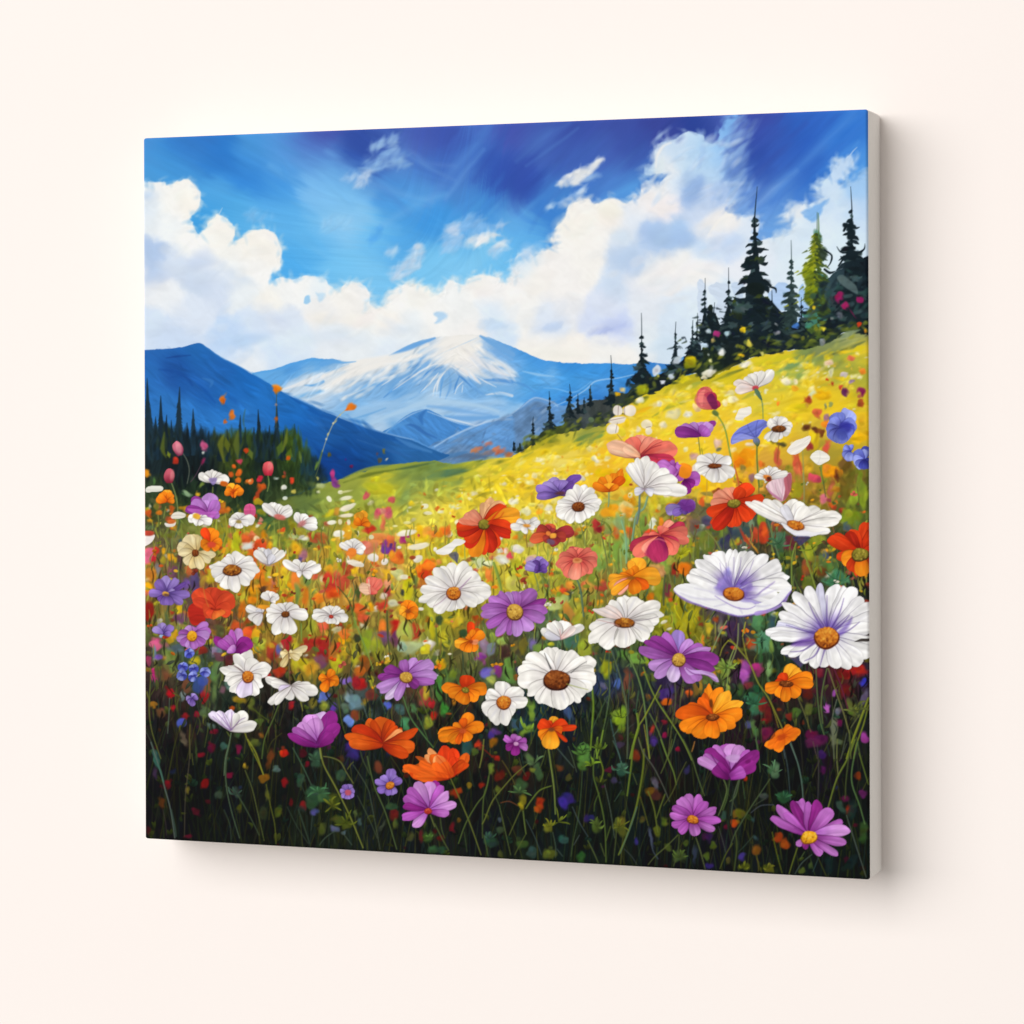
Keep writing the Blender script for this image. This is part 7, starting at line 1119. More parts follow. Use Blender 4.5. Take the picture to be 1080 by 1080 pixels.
    # ---- middle field
    fl(P, Tb, (130, 435), '75 350 60;145 355 60;235 405 70;230 450 50;185 385 60', 'W', None, .3); P.daub(*TP(Tb, '125 425')[0], 5, 2.6, -.5, (206, 110, 110), .7, 1)
    fl(P, Tb, (550, 430), '500 390 60;520 345 70 y;560 335 70 y;600 390 60;615 420 40', 'O', None, .2)
    fl(P, Tb, (495, 620), '400 552 50;440 545 60;490 530 70;540 545 70;572 575 60;560 610 50', 'W', None, .32); P.daub(*TP(Tb, '478 625')[0], 5, 4.6, 0, (232, 130, 50))
    P.poly(TP(Tb, '445 680;490 685;560 705;560 730;500 725;455 705'), (232, 222, 204), .5, 1, True, .1)
    fl(P, Tb, (130, 770), '-5 690 60;60 685 70;140 700 60;215 700 60;260 730 60;190 795 60;90 785 50', 'W', None, .3)
    fl(P, Tb, (610, 920), '535 870 70 p;570 845 60 p;600 800 50;650 800 80;690 820 60;640 880 80', 'C', None, .25); P.poly(TP(Tb, '530 880;550 840;585 850;605 915;570 930'), (232, 190, 160), .8, .8, True, .1); P.stroke(TP(Tb, '600 820;605 870;612 920'), 1.2, .8, (240, 214, 190), .8, .4)
    fl(P, Tb, (880, 1045), '820 1035 70 y;850 980 70;900 965 90;945 1000 90;950 1060 90;860 1090 70 y;900 1100 60', 'O', None, .25); P.daub(*TP(Tb, '880 1045')[0], 2.8, 2, 0, (140, 70, 30), .9, .6)
    wc = (Tg, (10, 52), '165 70 75;150 35 60;110 0 70;60 -25 60;10 -28 60;-40 -25 60;-100 -10 60;-125 30 60;-130 90 70;-75 190 90;60 190 90;-140 60 50;0 190 60', 'W', ('bk', 26, 20))
    fl(P, Tf, (915, 45), '815 0 60;830 90 60;870 125 70;905 0 60;880 20 60 d', 'W', None, .35); P.daub(*TP(Tf, '935 0')[0], 7, 2.4, .1, (226, 150, 40))
    fl(P, *wc)
    fl(P, Tg, (330, 66), '190 75 55;210 35 55;270 5 60;325 -10 55;385 -5 60;430 40 50;450 90 60;390 105 60;340 120 60;290 110 55;230 95 50', 'W', ('re', 14, 12), .32)
    # ---- centre
    fl(P, Tc, (340, 425), '395 235 90 p;350 260 80 p;470 270 110 p;500 290 110;580 350 130 y;600 400 80 y;540 470 120;540 500 70 d;430 590 120;390 625 120 d;330 630 90;270 655 110 o;215 590 90 d;205 540 110;140 480 110 d;140 440 80;165 398 60 c;195 355 100 c;240 330 80 c', 'R', ('gr', 34, 32), .28, order=False)
    P.poly(TP(Tc, '300 430;210 425;165 400;190 385;260 400'), (226, 120, 90), .5, .7, True, .1); P.stroke(TP(Tc, '375 420;440 340;500 290'), 2.2, 1, (206, 56, 24), .8, .6); P.stroke(TP(Tc, '380 425;450 380;480 340'), 1.4, .6, (190, 50, 24), .6, .6)
    P.poly(TP(Tc, '0 612;60 580;110 555;145 525;205 540;190 565;140 585;90 635;20 635'), (238, 234, 228), .3, 1, True, .05); P.poly(TP(Tc, '85 640;130 620;160 640;155 690;130 680'), (84, 84, 110), .8, .8, True, .1)
    fl(P, Tc, (645, 440), '530 435 50;580 425 50;610 470 70;640 395 60;720 390 60;745 410 50;700 440 50;570 405 50', 'W', None, .25); P.daub(*TP(Tc, '645 435')[0], 3.6, 1.6, 0, (220, 150, 60))
    fl(P, Tc, (880, 212), '710 230 60;715 165 80;760 140 80 l;800 105 110 l;880 105 120;930 130 90;1022 80 70 d;980 130 60 d;920 200 50 d', 'B', None, .28); P.daub(*TP(Tc, '885 205')[0], 5, 1.8, 0, (90, 50, 50), .8, .8)
    fl(P, Tc, (1012, 300), '850 310 75;870 265 60;910 230 70;940 185 70;1000 150 80;1060 145 70;1110 170 70;1150 220 70;1170 260 70;1165 310 70;1135 345 70;1100 370 70;1040 415 80;935 410 80;870 375 80', 'W', ('dk', 40, 30), .34)
    fl(P, Tc, (815, 505), '665 525 80 o;720 450 80;770 440 80 d;810 418 80 o;850 460 60 d;980 465 90 d;930 520 80;860 575 80 d;760 540 60', 'G', None, .28); P.daub(*TP(Tc, '830 505')[0], 3.6, 3, 0, (232, 160, 60)); P.daub(*TP(Tc, '795 490')[0], 2.4, 2.4, 0, (226, 130, 60)); P.daub(*TP(Tc, '815 550')[0], 4.6, 2.8, .3, (110, 90, 120), .8)
    fl(P, Tc, (735, 750), '635 710 70 l;650 660 70 l;690 690 70 d;740 650 70;785 680 70;790 735 60 d;700 740 60 d;740 765 40 d', 'B', None, .28); P.poly(TP(Tc, '630 690;650 650;710 640;700 670;650 690'), (220, 180, 170), .8, .7, True, .1)
    fl(P, Tc, (1005, 690), '855 700 90;880 650 80;930 610 80;960 590 60 d;1000 590 70;1050 595 80;1110 610 80;1150 650 90;1150 700 80;1110 760 80;1060 795 90;980 820 100 l;920 790 90;880 745 80', 'C', None, .3, root=.35); P.daub(*TP(Tc, '1005 685')[0], 4.4, 2.8, 0, (214, 140, 90)); P.daub(*TP(Tc, '1005 680')[0], 2.4, 1.6, 0, (190, 110, 60))
    fl(P, Tc, (125, 915), '-120 960 70;-118 880 75;-75 800 80;-10 735 90;40 730 70;110 690 90;200 690 100;250 740 80;310 775 130;370 870 90;400 912 100;330 960 90;290 985 100;190 1030 70;130 1040 60;70 1045 90;0 1045 90;-60 1010 70', 'W', ('or', 48, 44), .3)
    P.stroke(TP(Tc, '165 890;210 840;250 800'), 1.6, .5, (150, 110, 150), .7, .6); P.stroke(TP(Tc, '85 930;30 980;-20 1010'), 1.2, .4, (150, 110, 130), .6, .5)
    fl(P, Tc, (560, 1045), '440 910 80;375 950 75;330 1010 80;320 1070 80;355 1160 70;430 1210 70;515 1215 60;580 1220 80 l;680 1180 90 l;770 1110 90;790 1040 80;785 965 70 d;700 905 110;630 900 80 l;560 905 80;500 905 70 l', 'P', ('go', 54, 52), .32)
    # ---- right middle
    fl(P, Td, (155, 190), '35 145 60;80 95 70;130 70 60 y;190 60 70;250 40 60;265 90 70 d;150 130 90 y;215 150 50', 'O', None, .25)
    fl(P, Td, (640, 70), '500 0 90;560 30 80;620 60 90;650 0 60', 'M', None); fl(P, Td, (690, 110), '800 100 110;760 150 70 d;700 150 70 d;720 210 60 d', 'M', None); P.daub(*TP(Td, '692 50')[0], 7, 7.4, .2, (240, 140, 30))
    fl(P, Td, (690, 310), '560 325 80 l;600 350 60;640 290 60 d;700 250 80;760 270 80;730 330 60 d;670 350 60 d', 'B', None); P.daub(*TP(Td, '710 290')[0], 8, 7, .2, (110, 44, 130), .8, 1)
    hc = (Td, (405, 180), '285 -5 60;315 -20 60;350 -40 60;410 -50 90;480 -20 90;560 40 90;630 100 90;700 190 90;600 190 60;470 205 60 d;330 190 60 d', 'W', None, .32)
    fl(P, *hc, tm=.75)
    P.daub(*TP(Td, '400 178')[0], 3, 1.2, .2, (150, 130, 140), .8, .6)
    fl(P, Td, (1040, 275), '840 350 90;870 280 90 c;900 200 100 c;960 170 90 c;1020 165 80 c;1100 165 90;1175 150 100;1260 250 110;1210 310 90;1190 365 90;1140 400 90;1070 445 90;1010 445 90;900 450 100 d;880 420 60;960 400 80 c', 'R', ('gr', 42, 26), .3)
    fl(P, Td, (520, 510), '540 440 90;610 410 100 l;690 420 90 d;715 480 100;715 540 90;640 560 80 d', 'C', None, .3)
    fl(P, Td, (520, 520), '290 600 90 d;340 640 110;400 640 110 l;480 690 160 m;560 650 120;640 610 110;380 520 80;440 540 110', 'C', None, .28); P.poly(TP(Td, '400 640;440 560;500 540;540 600;520 690;470 700;430 670'), (186, 50, 96), 1.2, .7, True, .12, 1.3); P.stroke(TP(Td, '400 620;430 550;500 530;560 550'), 1.6, 1, (240, 140, 130), .7, .8)
    fl(P, Td, (320, 805), '300 690 60 y;370 665 120 y;340 720 60;510 800 130 y;480 760 80 y;430 875 80 d;345 920 100;200 905 100 p;240 860 80 p;150 870 80 y;160 920 60 y;140 800 70 y;215 790 70;280 750 80', 'O', None, .28); P.daub(*TP(Td, '310 805')[0], 5, 1.8, 0, (150, 90, 30), .9, .6)
    # ---- small cosmos and tulip, upper right
    P.poly(TP(Te, '255 150;300 110;380 75;435 62;440 120;425 200;365 258;310 225;270 185'), (226, 196, 204), .3, 1, True, .08, 1.2); P.poly(TP(Te, '385 100;436 64;442 130;425 205;370 256;395 180'), (170, 84, 96), .7, .9, True, .1, 1.4); P.poly(TP(Te, '260 165;300 200;360 240;362 258;310 230;270 190'), (170, 90, 130), .9, .7, True, .1)
    for s in ('365 250;330 180;320 130', '365 250;375 180;380 100'): P.stroke(TP(Te, s), .8, .5, (180, 130, 150), .7, .3)
    fl(P, Te, (270, 105), '172 75 45;205 40 50;240 20 50;285 12 55;330 25 50;360 50 50;412 65 50;235 120 40 g', 'W', ('re', 20, 14), .35); P.daub(*TP(Te, '262 92')[0], 4.6, 2.4, .2, (220, 130, 50)); P.daub(*TP(Te, '275 100')[0], 2.4, 1.8, 0, (90, 40, 30))
    # ---- the big blooms at the right
    fl(P, Te, (925, 640), '700 520 100;745 490 80;830 480 90 d;870 465 90;985 420 120;1060 440 100;1090 600 110;800 690 110 o;760 660 70;850 750 110;930 800 110 o;900 790 60;1010 760 110;1080 700 90', 'R', ('gr', 56, 42), .3)
    # large open cosmos in profile
    P.poly(TP(Te, '120 282;160 268;215 300;290 360;380 430;480 480;600 495;715 470;690 490;600 505;540 520;470 510;400 465;360 425;280 390;230 365;180 330'), (212, 208, 226), .3, 1, True, .05)
    fl(P, Te, (455, 440), '125 280 60;160 270 60;240 255 90;300 248 90;375 290 70 d;430 250 130;500 270 100;570 310 130;640 305 90;690 345 80;785 365 90;760 400 70;715 470 60', 'W', None, .32, blend=(.1, .45)); P.poly(TP(Te, '365 420;430 440;520 470;620 480;712 472;660 488;560 512;480 502;410 470'), (234, 232, 236), .4, 1, True, .04); P.core(*TP(Te, '465 428')[0], 8.4, 4.4, *CORE['or'], .35)
    P.poly(TP(Te, '440 512;500 512;570 512;545 545;500 580;470 550'), (60, 56, 96), .8, .85, True, .1)
    # bowl-shaped white bloom with violet throat
    P.poly(TP(Td, '820 860;940 800;1150 800;1300 840;1340 960;1200 1020;1000 1000;880 950'), (176, 164, 214), 1.5, 1, True, .03)
    fl(P, Td, (1040, 915), '715 800 90 w;730 740 80 w;780 690 100;840 640 90;910 612 130;1010 615 100 w;1050 620 80;1110 625 80 w;1160 630 80;1200 635 70 w;1260 650 110;1380 705 130;1425 780 90;1440 860 110 w;1350 950 120', 'V', None, .36, tm=.76, blend=(.18, .66), k=.92)
    P.poly(TP(Td, '610 890;640 855;720 845;800 866;870 898;960 935;1060 985;1150 1000;1220 990;1320 945;1410 875;1452 880;1440 920;1370 985;1290 1030;1200 1062;1090 1080;1000 1062;900 1030;790 1000;700 965;640 925'), lambda X, Y: c3((240, 239, 240)) * (1 + .02 * noise(X / 4, Y / 9))[..., None], .3, 1, True, .03, .3)
    P.poly(TP(Td, '612 890;640 922;720 967;800 998;900 1029;1000 1059;1090 1073;1200 1058;1290 1028;1370 982;1445 902;1448 915;1378 988;1290 1037;1200 1068;1090 1085;990 1069;890 1037;780 1006;690 972;635 930'), (136, 112, 190), .9, .8, True, .1)
    P.poly(TP(Td, '860 900;960 905;1030 930;1100 985;1180 1010;1120 1030;1000 990;920 940'), (224, 220, 236), 1.2, .8, True, .05, .4)
    P.poly(TP(Td, '1100 940;1200 930;1260 880;1330 830;1250 900;1200 950;1120 965'), (120, 92, 176), 1.6, .75, True, .1, -.5); P.poly(TP(Td, '900 880;960 830;980 780;1010 860;1000 900'), (128, 110, 190), 2.2, .7, True, .1)
    P.poly(TP(Td, '1190 1050;1290 1030;1380 985;1440 920;1400 990;1300 1050;1200 1080'), (166, 140, 208), .8, .85, True, .1)
    P.blot(*TP(Td, '965 880')[0], 9, 8, .7, (140, 120, 198), .6); P.blot(*TP(Td, '1000 830')[0], 5, 9, .2, (150, 132, 204), .5); P.blot(*TP(Td, '1120 890')[0], 9, 5, -.5, (140, 116, 190), .5)
    for s in ('1010 870;960 790;940 700', '1040 870;1040 760;1040 660', '1060 870;1080 760;1090 660', '1080 880;1140 780;1180 680', '1020 870;990 800;985 700'): P.stroke(TP(Td, s), 1., .4, (110, 90, 160), .6, .5)
    for s, w, c in (('1000 945;900 960;760 950;660 915', 2.4, (206, 202, 222)), ('1020 955;980 990;900 1010', 1.6, (196, 190, 216)), ('1090 965;1150 990;1230 1010;1300 1000', 2.2, (200, 196, 220)), ('1060 970;1080 1020;1100 1060', 1.6, (190, 184, 214)), ('1130 945;1240 930;1340 890', 2.4, (206, 202, 224)), ('940 925;860 900;760 880', 1.4, (214, 210, 228))):
        P.stroke(TP(Td, s), .8, .6, c, .7, 1.4, w)
    P.poly(TP(Td, '900 930;970 935;1040 965;1110 985;1170 985;1190 1005;1140 1025;1060 1015;970 975'), (243, 241, 242), .7, .85, True, .03, .3)
    P.stroke(TP(Td, '905 935;980 980;1060 1018;1140 1028;1190 1008'), .8, .7, (150, 130, 196), .75, .5, 1.3)
    P.core(*TP(Td, '1040 918')[0], 10.4, 6.8, *CORE['or'], .2)
    # big white daisy at the right edge
    P.poly(TP(Tj, '690 215;500 430;370 330;450 300;640 250'), (96, 76, 150), 1, .5, False)
    fl(P, Tj, (690, 215), '380 -30 80;345 45 90;325 130 70 d;335 110 60;250 172 90;300 215 80;370 320 80 w;420 350 80 w;500 395 90 w;580 425 100 w;660 435 110 w;760 440 110 w;850 432 110 w;940 400 130 w;1000 330 130 w;1060 280 110 w;455 -90 85;560 -128 100;640 -150 80 d;750 -158 120;820 -140 80;880 -130 110;950 -80 100;1010 -20 110;1050 60 110;1020 150 100 w', 'V', None, .34, None, .05, .74, .22, (.12, .6), .9)
    for s in ('620 230;520 250;440 265', '620 245;520 310;430 320', '625 200;500 160;400 130', '740 180;800 120;850 60', '760 200;840 170;920 110', '660 160;600 60;560 -30', '690 150;690 40;690 -80', '640 280;600 350;530 385', '680 280;660 350;640 420', '720 160;780 40;810 -60'): P.stroke(TP(Tj, s), 2.0, .4, (84, 60, 140), .75, .9)
    P.poly(TP(Tj, '620 235;560 225;470 240;430 270;520 285;600 265'), (104, 66, 156), 2, .75, True, .15); P.poly(TP(Tj, '750 200;820 130;870 70;850 140;790 210'), (116, 90, 176), 2, .7, True, .12)
    P.poly(TP(Tj, '885 250;930 225;985 222;985 245;930 248'), (50, 44, 40), .5, .9, True)
    P.core(*TP(Tj, '690 215')[0], 12, 10.4, *CORE['or'])
    # ---- lower left
    fl(P, Tf, (215, 190), '145 150 60 l;195 110 60 l;240 130 50;280 135 60;270 180 50', 'B', None)
    fl(P, Tf, (425, 205), '305 235 60 l;325 185 60;380 145 70 l;440 140 60;530 110 60;545 165 70;540 205 80 l;510 270 70;450 305 70;385 295 60 l;345 270 60', 'P', ('ye', 34, 34), .3)
    fl(P, Tf, (730, 325), '570 222 60 d;610 235 60;650 215 80;700 170 60;760 160 80 l;845 235 110 d;820 280 90 d;690 290 80 l', 'M', None, .3)
    for a in ((360, 430, 'U'), (350, 490, 'U'), (405, 330, 'U'), (435, 445, 'U'), (515, 465, 'U'), (430, 500, 'U')):
        x, y = a[:2]; r = 36
        fl(P, Tf, (x, y), ';'.join('%d %d 44 %s' % (x + r * math.cos(q * 1.26 + x), y + r * math.sin(q * 1.26 + x), ['', 'd', 'l'][(q + x) % 3]) for q in range(5)), a[2], None, .2, root=.5)
    P.daub(*TP(Tf, '470 560')[0], 6, 8, .2, (50, 70, 140), .8, 1.5); P.daub(*TP(Tf, '500 530')[0], 5, 5, .2, (60, 80, 160), .8, 1); P.stroke(TP(Tf, '455 495;475 480'), .8, .6, (220, 210, 160), .8, .3)
    fl(P, Tf, (425, 655), '378 655 40 l;440 615 40 l;462 635 40;430 705 46;400 690 40', 'B', None)
    fl(P, Tf, (818, 498), '638 445 80;690 405 80;730 345 80;810 322 100;880 355 100;960 420 110;975 470 70;935 540 90;880 625 90;785 645 110 l;710 610 80;685 550 70;640 500 70', 'W', ('or', 38, 38), .3, None, .16)
    P.stroke(TP(Tf, '790 470;740 430;690 400'), 1.2, .5, (90, 60, 60), .8, .4)
    fl(P, Tf, (700, 880), '548 750 55 l;605 750 60 l;690 742 80 l;795 755 90;880 845 80;640 790 50 l;740 760 50', 'W', None, .34, root=.2)
    for s in ('700 875;640 800;600 760', '700 875;660 800;640 755', '703 875;705 800;705 750', '706 875;760 810;800 790', '700 878;650 850;570 780'): P.stroke(TP(Tf, s), 1, .5, (130, 96, 150), .75, .4)
    fl(P, Tg, (30, 335), '-25 360 70;-10 330 60 d;60 330 60;130 320 60;165 290 50;40 370 60;110 370 50;-20 430 50 d', 'Y', None, .3); P.stroke(TP(Tg, '30 330;36 450;40 560'), 1, .8, (110, 80, 70), .7)
    fl(P, Tg, (45, 570), '-140 510 60;-100 540 60;-45 600 60 l;-120 690 60;-70 700 60;30 665 70;15 620 60;170 665 60;150 620 50;245 600 80;190 565 60;120 555 60', 'W', None, .34)
    # ---- lower middle
    fl(P, Tg, (235, 990), '30 905 60 d;60 870 70;100 830 110 l;170 760 130 l;260 750 120 w;340 755 110 d;385 840 100 d;340 900 90 d;220 790 120 l', 'M', None, .26, root=.4)
    for s in ('235 985;160 900;130 840', '240 985;220 880;200 780', '245 985;290 870;300 770', '230 990;130 950;60 900'): P.stroke(TP(Tg, s), 1, .6, (110, 44, 120), .6, .5)
    fl(P, Tg, (316, 520), '248 495 55;345 445 60;385 525 80;350 560 60;275 605 65;265 540 50', 'O', None, .25, root=.3); P.daub(*TP(Tg, '320 520')[0], 1.6, 1.6, 0, (150, 70, 20), .8, .5)
    fl(P, Tg, (865, 500), '655 495 60 d;690 520 50 d;715 435 90 d;850 380 70;935 368 80 l;1000 380 70;1065 405 100 l;1080 495 90 l;1060 540 60;950 570 70 d;905 560 80 l;795 660 70 l;725 655 60 w;665 590 90 l', 'P', ('go', 42, 34), .34)
    fl(P, Tg, (705, 985), '590 800 80;620 810 60 d;490 860 100 r;520 850 60 r;430 930 70;450 970 80;700 795 150;760 810 90 d;800 860 60 d;835 885 60 l;840 860 40 d;945 885 70 d;935 1000 100;880 1060 90 d;820 1000 60', 'E', None, .34, root=.3)
    P.stroke(TP(Tg, '700 985;720 900;760 830'), 1, .6, (150, 44, 10), .7, .5); P.stroke(TP(Tg, '690 985;640 900;600 830'), 1, .6, (150, 44, 10), .7, .5)
    fl(P, Th, (240, 245), '130 265 70 y;155 240 50;180 310 70;220 325 60;285 310 70;340 185 70;300 160 60 d;260 165 50;245 110 60 r;215 190 40', 'O', None, .25, root=.35); P.daub(*TP(Th, '275 250')[0], 4, 2.8, 0, (240, 150, 110), .8); P.daub(*TP(Th, '245 245')[0], 2, 1.8, 0, (150, 60, 30), .9, .5); P.daub(*TP(Th, '195 187')[0], 3.4, 4, 0, (50, 74, 44), .9)
    fl(P, Th, (885, 230), '742 160 60;770 190 60 d;800 125 70;840 108 80;920 100 100;1040 135 60;980 150 60 p', 'W', None, .3); P.stroke(TP(Th, '890 225;880 160'), 1, .5, (226, 150, 150), .7, .5); P.stroke(TP(Th, '895 225;950 160'), 1, .5, (226, 160, 160), .6, .5)
    fl(P, Th, (855, 515), '595 445 110;620 400 60;655 345 100;720 335 90;790 300 90;840 298 90;920 310 110;1000 330 110;1060 385 100;1130 380 90;1128 455 90;1130 520 100;1110 570 80;1060 630 110;1030 680 60;960 700 80;900 728 110;790 705 120;720 680 80;650 620 80;640 590 60;595 530 110', 'W', ('dk', 86, 64), .34, None, .05, .74, .22, None, 1.12)
    P.stroke(TP(Th, '815 440;790 380;770 330'), 1.6, .6, (60, 60, 60), .8, .4); P.stroke(TP(Th, '960 470;1020 420;1070 390'), 1.2, .5, (90, 90, 90), .7, .4); P.stroke(TP(Th, '930 550;1000 570;1080 590'), 1.2, .6, (150, 160, 70), .7, .4)
    fl(P, Th, (480, 680), '475 522 110;350 600 90;370 640 60;315 745 110;330 700 60;400 830 110;505 830 90;570 750 90;640 680 90;600 590 110', 'W', ('or', 46, 42), .34, None, .14)
    fl(P, Th, (212, 590), '230 490 110 r;40 570 80;85 625 90;365 590 100;300 650 90;165 690 110;230 670 90', 'O', ('gr', 24, 18), .3, root=.3)
    fl(P, Th, (190, 878), '125 830 60;245 760 90;200 790 60 d;335 850 90;300 880 60;235 955 90;20 900 60;15 940 90;100 960 90;150 980 50 d', 'O', None, .3, root=.3); P.daub(*TP(Th, '188 880')[0], 3.6, 2.8, 0, (190, 80, 40), .8, .8)
    fl(P, Th, (820, 880), '730 820 90 r;780 815 80 r;845 775 70 y;870 810 60 y;930 820 100 r;1005 858 50 r;900 880 70 d;720 920 80;760 960 90;805 1005 130 y;935 960 28 r', 'O', None, .28, root=.35); P.daub(*TP(Th, '820 878')[0], 3.6, 2.2, .1, (110, 60, 40), .8, .8)
    fl(P, Th, (568, 975), '485 925 50;500 1010 60 d;555 905 50;600 920 50;645 950 55;650 1010 55;560 1062 60 d;520 980 50', 'M', None, .25, root=.35); P.daub(*TP(Th, '570 975')[0], 2.2, 2.2, 0, (206, 160, 196), .9, .4)
    # ---- lower right
    fl(P, Ti, (262, 110), '380 -75 110;280 -80 90;230 -75 70;170 -40 100;110 -10 60 p;50 15 60 p;505 -10 110;525 45 80;530 90 90;480 140 100;430 215 110;380 225 60;310 290 110;240 300 110;90 285 110;30 235 110;0 150 90;20 120 80', 'W', ('br', 66, 32), .32, None, .12)
    P.stroke(TP(Ti, '220 140;180 120;60 90'), 1.2, .5, (190, 140, 140), .7, .5); P.stroke(TP(Ti, '330 100;420 90;500 70'), 1.2, .5, (110, 100, 110), .7, .4); P.stroke(TP(Ti, '215 160;205 190;190 230'), 1.6, .6, (110, 110, 100), .6, .6); P.stroke(TP(Ti, '300 130;350 190;380 230'), 1, .5, (130, 130, 120), .6, .5)
    fl(P, Ti, (648, 375), '400 240 60 d;370 305 80;460 225 70 d;540 195 90;645 168 100 b;735 230 80 l;810 275 80;862 300 60 l;925 380 110 d;900 460 80 d;420 420 90 l;490 500 90 l;600 530 100 w;760 545 110;800 530 80', 'P', ('go', 46, 42), .34)
    P.poly(TP(Ti, '690 430;740 450;830 455;900 475;930 530;900 525;860 490;790 480;720 480'), (196, 156, 216), .5, .95, True, .1, .3); P.stroke(TP(Ti, '700 440;760 480;850 490;910 525'), 1, .6, (110, 40, 120), .7, .4)
    fl(P, Ti, (890, 785), '850 545 70;830 620 60 d;990 600 100 y;940 580 90;1085 680 90 y;1095 750 110;1050 830 110;965 890 110;880 945 120;755 940 120;690 900 60;632 870 110;650 760 110 d;700 690 60 d;790 655 90 d', 'O', ('dk', 44, 22), .32, None, .12, .62, .2); P.daub(*TP(Ti, '878 690')[0], 2, 4.4, -.2, (96, 50, 20), .9, .4); P.stroke(TP(Ti, '900 740;930 680;950 620'), 1.6, .8, (250, 180, 60), .8, .6)
    fl(P, Tj, (400, 548), '455 410 110 y;500 440 60 y;360 475 80 r;320 540 60 r;590 500 110;600 545 90;490 635 90;440 620 60;395 680 80;335 645 90;245 580 90', 'O', ('dk', 44, 22), .34, root=.3)
    fl(P, Tj, (380, 925), '430 840 60;330 890 70;310 960 60;260 1000 70;335 1025 80;420 970 80;500 890 70;480 920 60', 'O', None, .3, root=.35); P.poly(TP(Tj, '265 990;310 900;360 870;430 845;490 885;470 920;400 970;350 1015;300 1010'), (238, 104, 24), .8, .6, True, .12, -.5); P.daub(*TP(Tj, '370 925')[0], 5, 3, -.4, (170, 60, 20), .7, 1)
    fl(P, Tk, (1010, 265), '785 130 60 l;820 100 60;850 75 80 d;900 45 80;960 30 100;1030 35 100 l;1090 40 80 l;1150 75 80;1210 95 90 d;1180 170 90 d;1120 220 80;900 190 90 d', 'M', None, .34, root=.5, tm=.78, k=1.15)
    P.poly(TP(Tk, '975 130;1020 110;1080 120;1060 165;1010 160'), (206, 160, 216), 1, .9, True, .1); P.stroke(TP(Tk, '1000 262;930 190;880 110'), 1.6, .6, (90, 20, 90), .8, .5); P.stroke(TP(Tk, '1010 262;990 180;970 100'), 1, .6, (120, 40, 120), .6, .5); P.daub(*TP(Tq, '125 160')[0], 3, 2, -.5, (96, 20, 84), .7, .8)
    fl(P, Tk, (745, 568), '575 520 55;600 470 65;650 420 75;715 392 85;790 402 85;850 438 70;915 492 65;935 575 65;895 640 60;770 690 85;650 662 65;592 605 60', 'M', ('or', 38, 28), .34)
    fl(P, Tq, (560, 695), '278 548 65;330 470 70;380 520 60;440 440 70 d;485 425 95;560 445 75;625 445 90 d;720 490 100;800 580 80;840 650 90 l;830 735 70;775 832 60;650 822 65;530 775 50 d;470 745 50', 'M', ('ye', 54, 40), .34)
    fl(P, Tm, (450, 375), '395 365 40;420 320 50;465 315 50;500 360 44;490 405 46;450 425 46;410 410 44', 'B', None, .25, root=.35); P.daub(*TP(Tm, '452 376')[0], 3.6, 3, 0, (190, 84, 96), .9, .6)
    fl(P, Tm, (750, 322), '645 300 50;690 255 60;755 200 75;795 250 55;832 285 60;788 390 60;738 392 50;665 370 60', 'B', ('or', 28, 26), .28, root=.3)
    P.daub(*TP(Tm, '670 200')[0], 3, 6, 0, (110, 56, 36), .8, 1)
    fl(P, Tn, (90, 265), '-85 100 60 l;-60 70 60 l;-30 100 80;-120 150 70;-230 200 80 ;-190 240 80 d;-130 260 90;60 55 110 r;130 70 90 r;225 110 80;225 160 80 d;150 130 90 r;-30 180 90;0 120 90 l;40 170 90', 'E', None, .32, root=.4, tm=.7)
    P.poly(TP(Tm, '840 210;930 180;960 160;930 120;1000 130;1040 180;1080 230;1080 260;1000 250;920 280;915 235;850 242'), (234, 100, 30), .5, .75, True, .12, .4); P.poly(TP(Tn, '0 120;60 130;110 190;130 260;60 272;0 250'), (236, 96, 30), .9, .6, True, .12, .9)
    P.stroke(TP(Tn, '100 265;60 180;0 110'), 1, .6, (170, 40, 14), .6, .5); P.stroke(TP(Tn, '130 260;150 180;120 90'), 1.4, .8, (190, 40, 14), .7, .6); P.stroke(TP(Tn, '150 255;190 200;215 120'), 1, .6, (190, 60, 20), .6, .5)
    fl(P, Tm, (1025, 508), '835 560 65;840 470 60 d;845 410 80;880 340 80;950 315 100 l;1030 305 100 l;1090 300 80 d;1120 330 70;1170 380 70 l;1225 450 70 l;1180 520 60;915 620 70 l', 'M', ('re', 24, 20), .34)


def paint_picture(P):
    paint_sky(P); paint_clouds(P); paint_mountains(P)
    F = paint_ground(P)
    paint_trees(P)
    meadow_strokes(P, F); lemon(P); clutter(P, F); dark_grass(P, F)
    small_things(P); lower_specks(P); crisp(P, F)
    P.img *= (1 - .24 * sstep(735, 850, P.Y0))[..., None]      # the foreground sinks into near-black paint
    stems_near(P); flowers(P)




# ------------------------------------------------------------------ the canvas as an object
TRACE = np.array([[847.65102, -2.51643, 515.63374], [-51.14604, -967.85489, 518.17267], [-0.11357, 0.0, 1.0]])     # canvas x, z in metres -> tracing grid
TRACE_INV = np.linalg.inv(TRACE)
ROLL = .0028                    # how far the canvas rolls over its stretcher bars
EXPOSE = 1.125                  # light reaching the wall: pigment = seen colour / light


def srgb_lin(c):
    return np.where(c <= .04045, c / 12.92, ((c + .055) / 1.055) ** 2.4)


def to_canvas(x, y):
    p = TRACE_INV @ np.stack([np.asarray(x, float), np.asarray(y, float), np.ones(len(x))])
    return p[0] / p[2], p[1] / p[2]


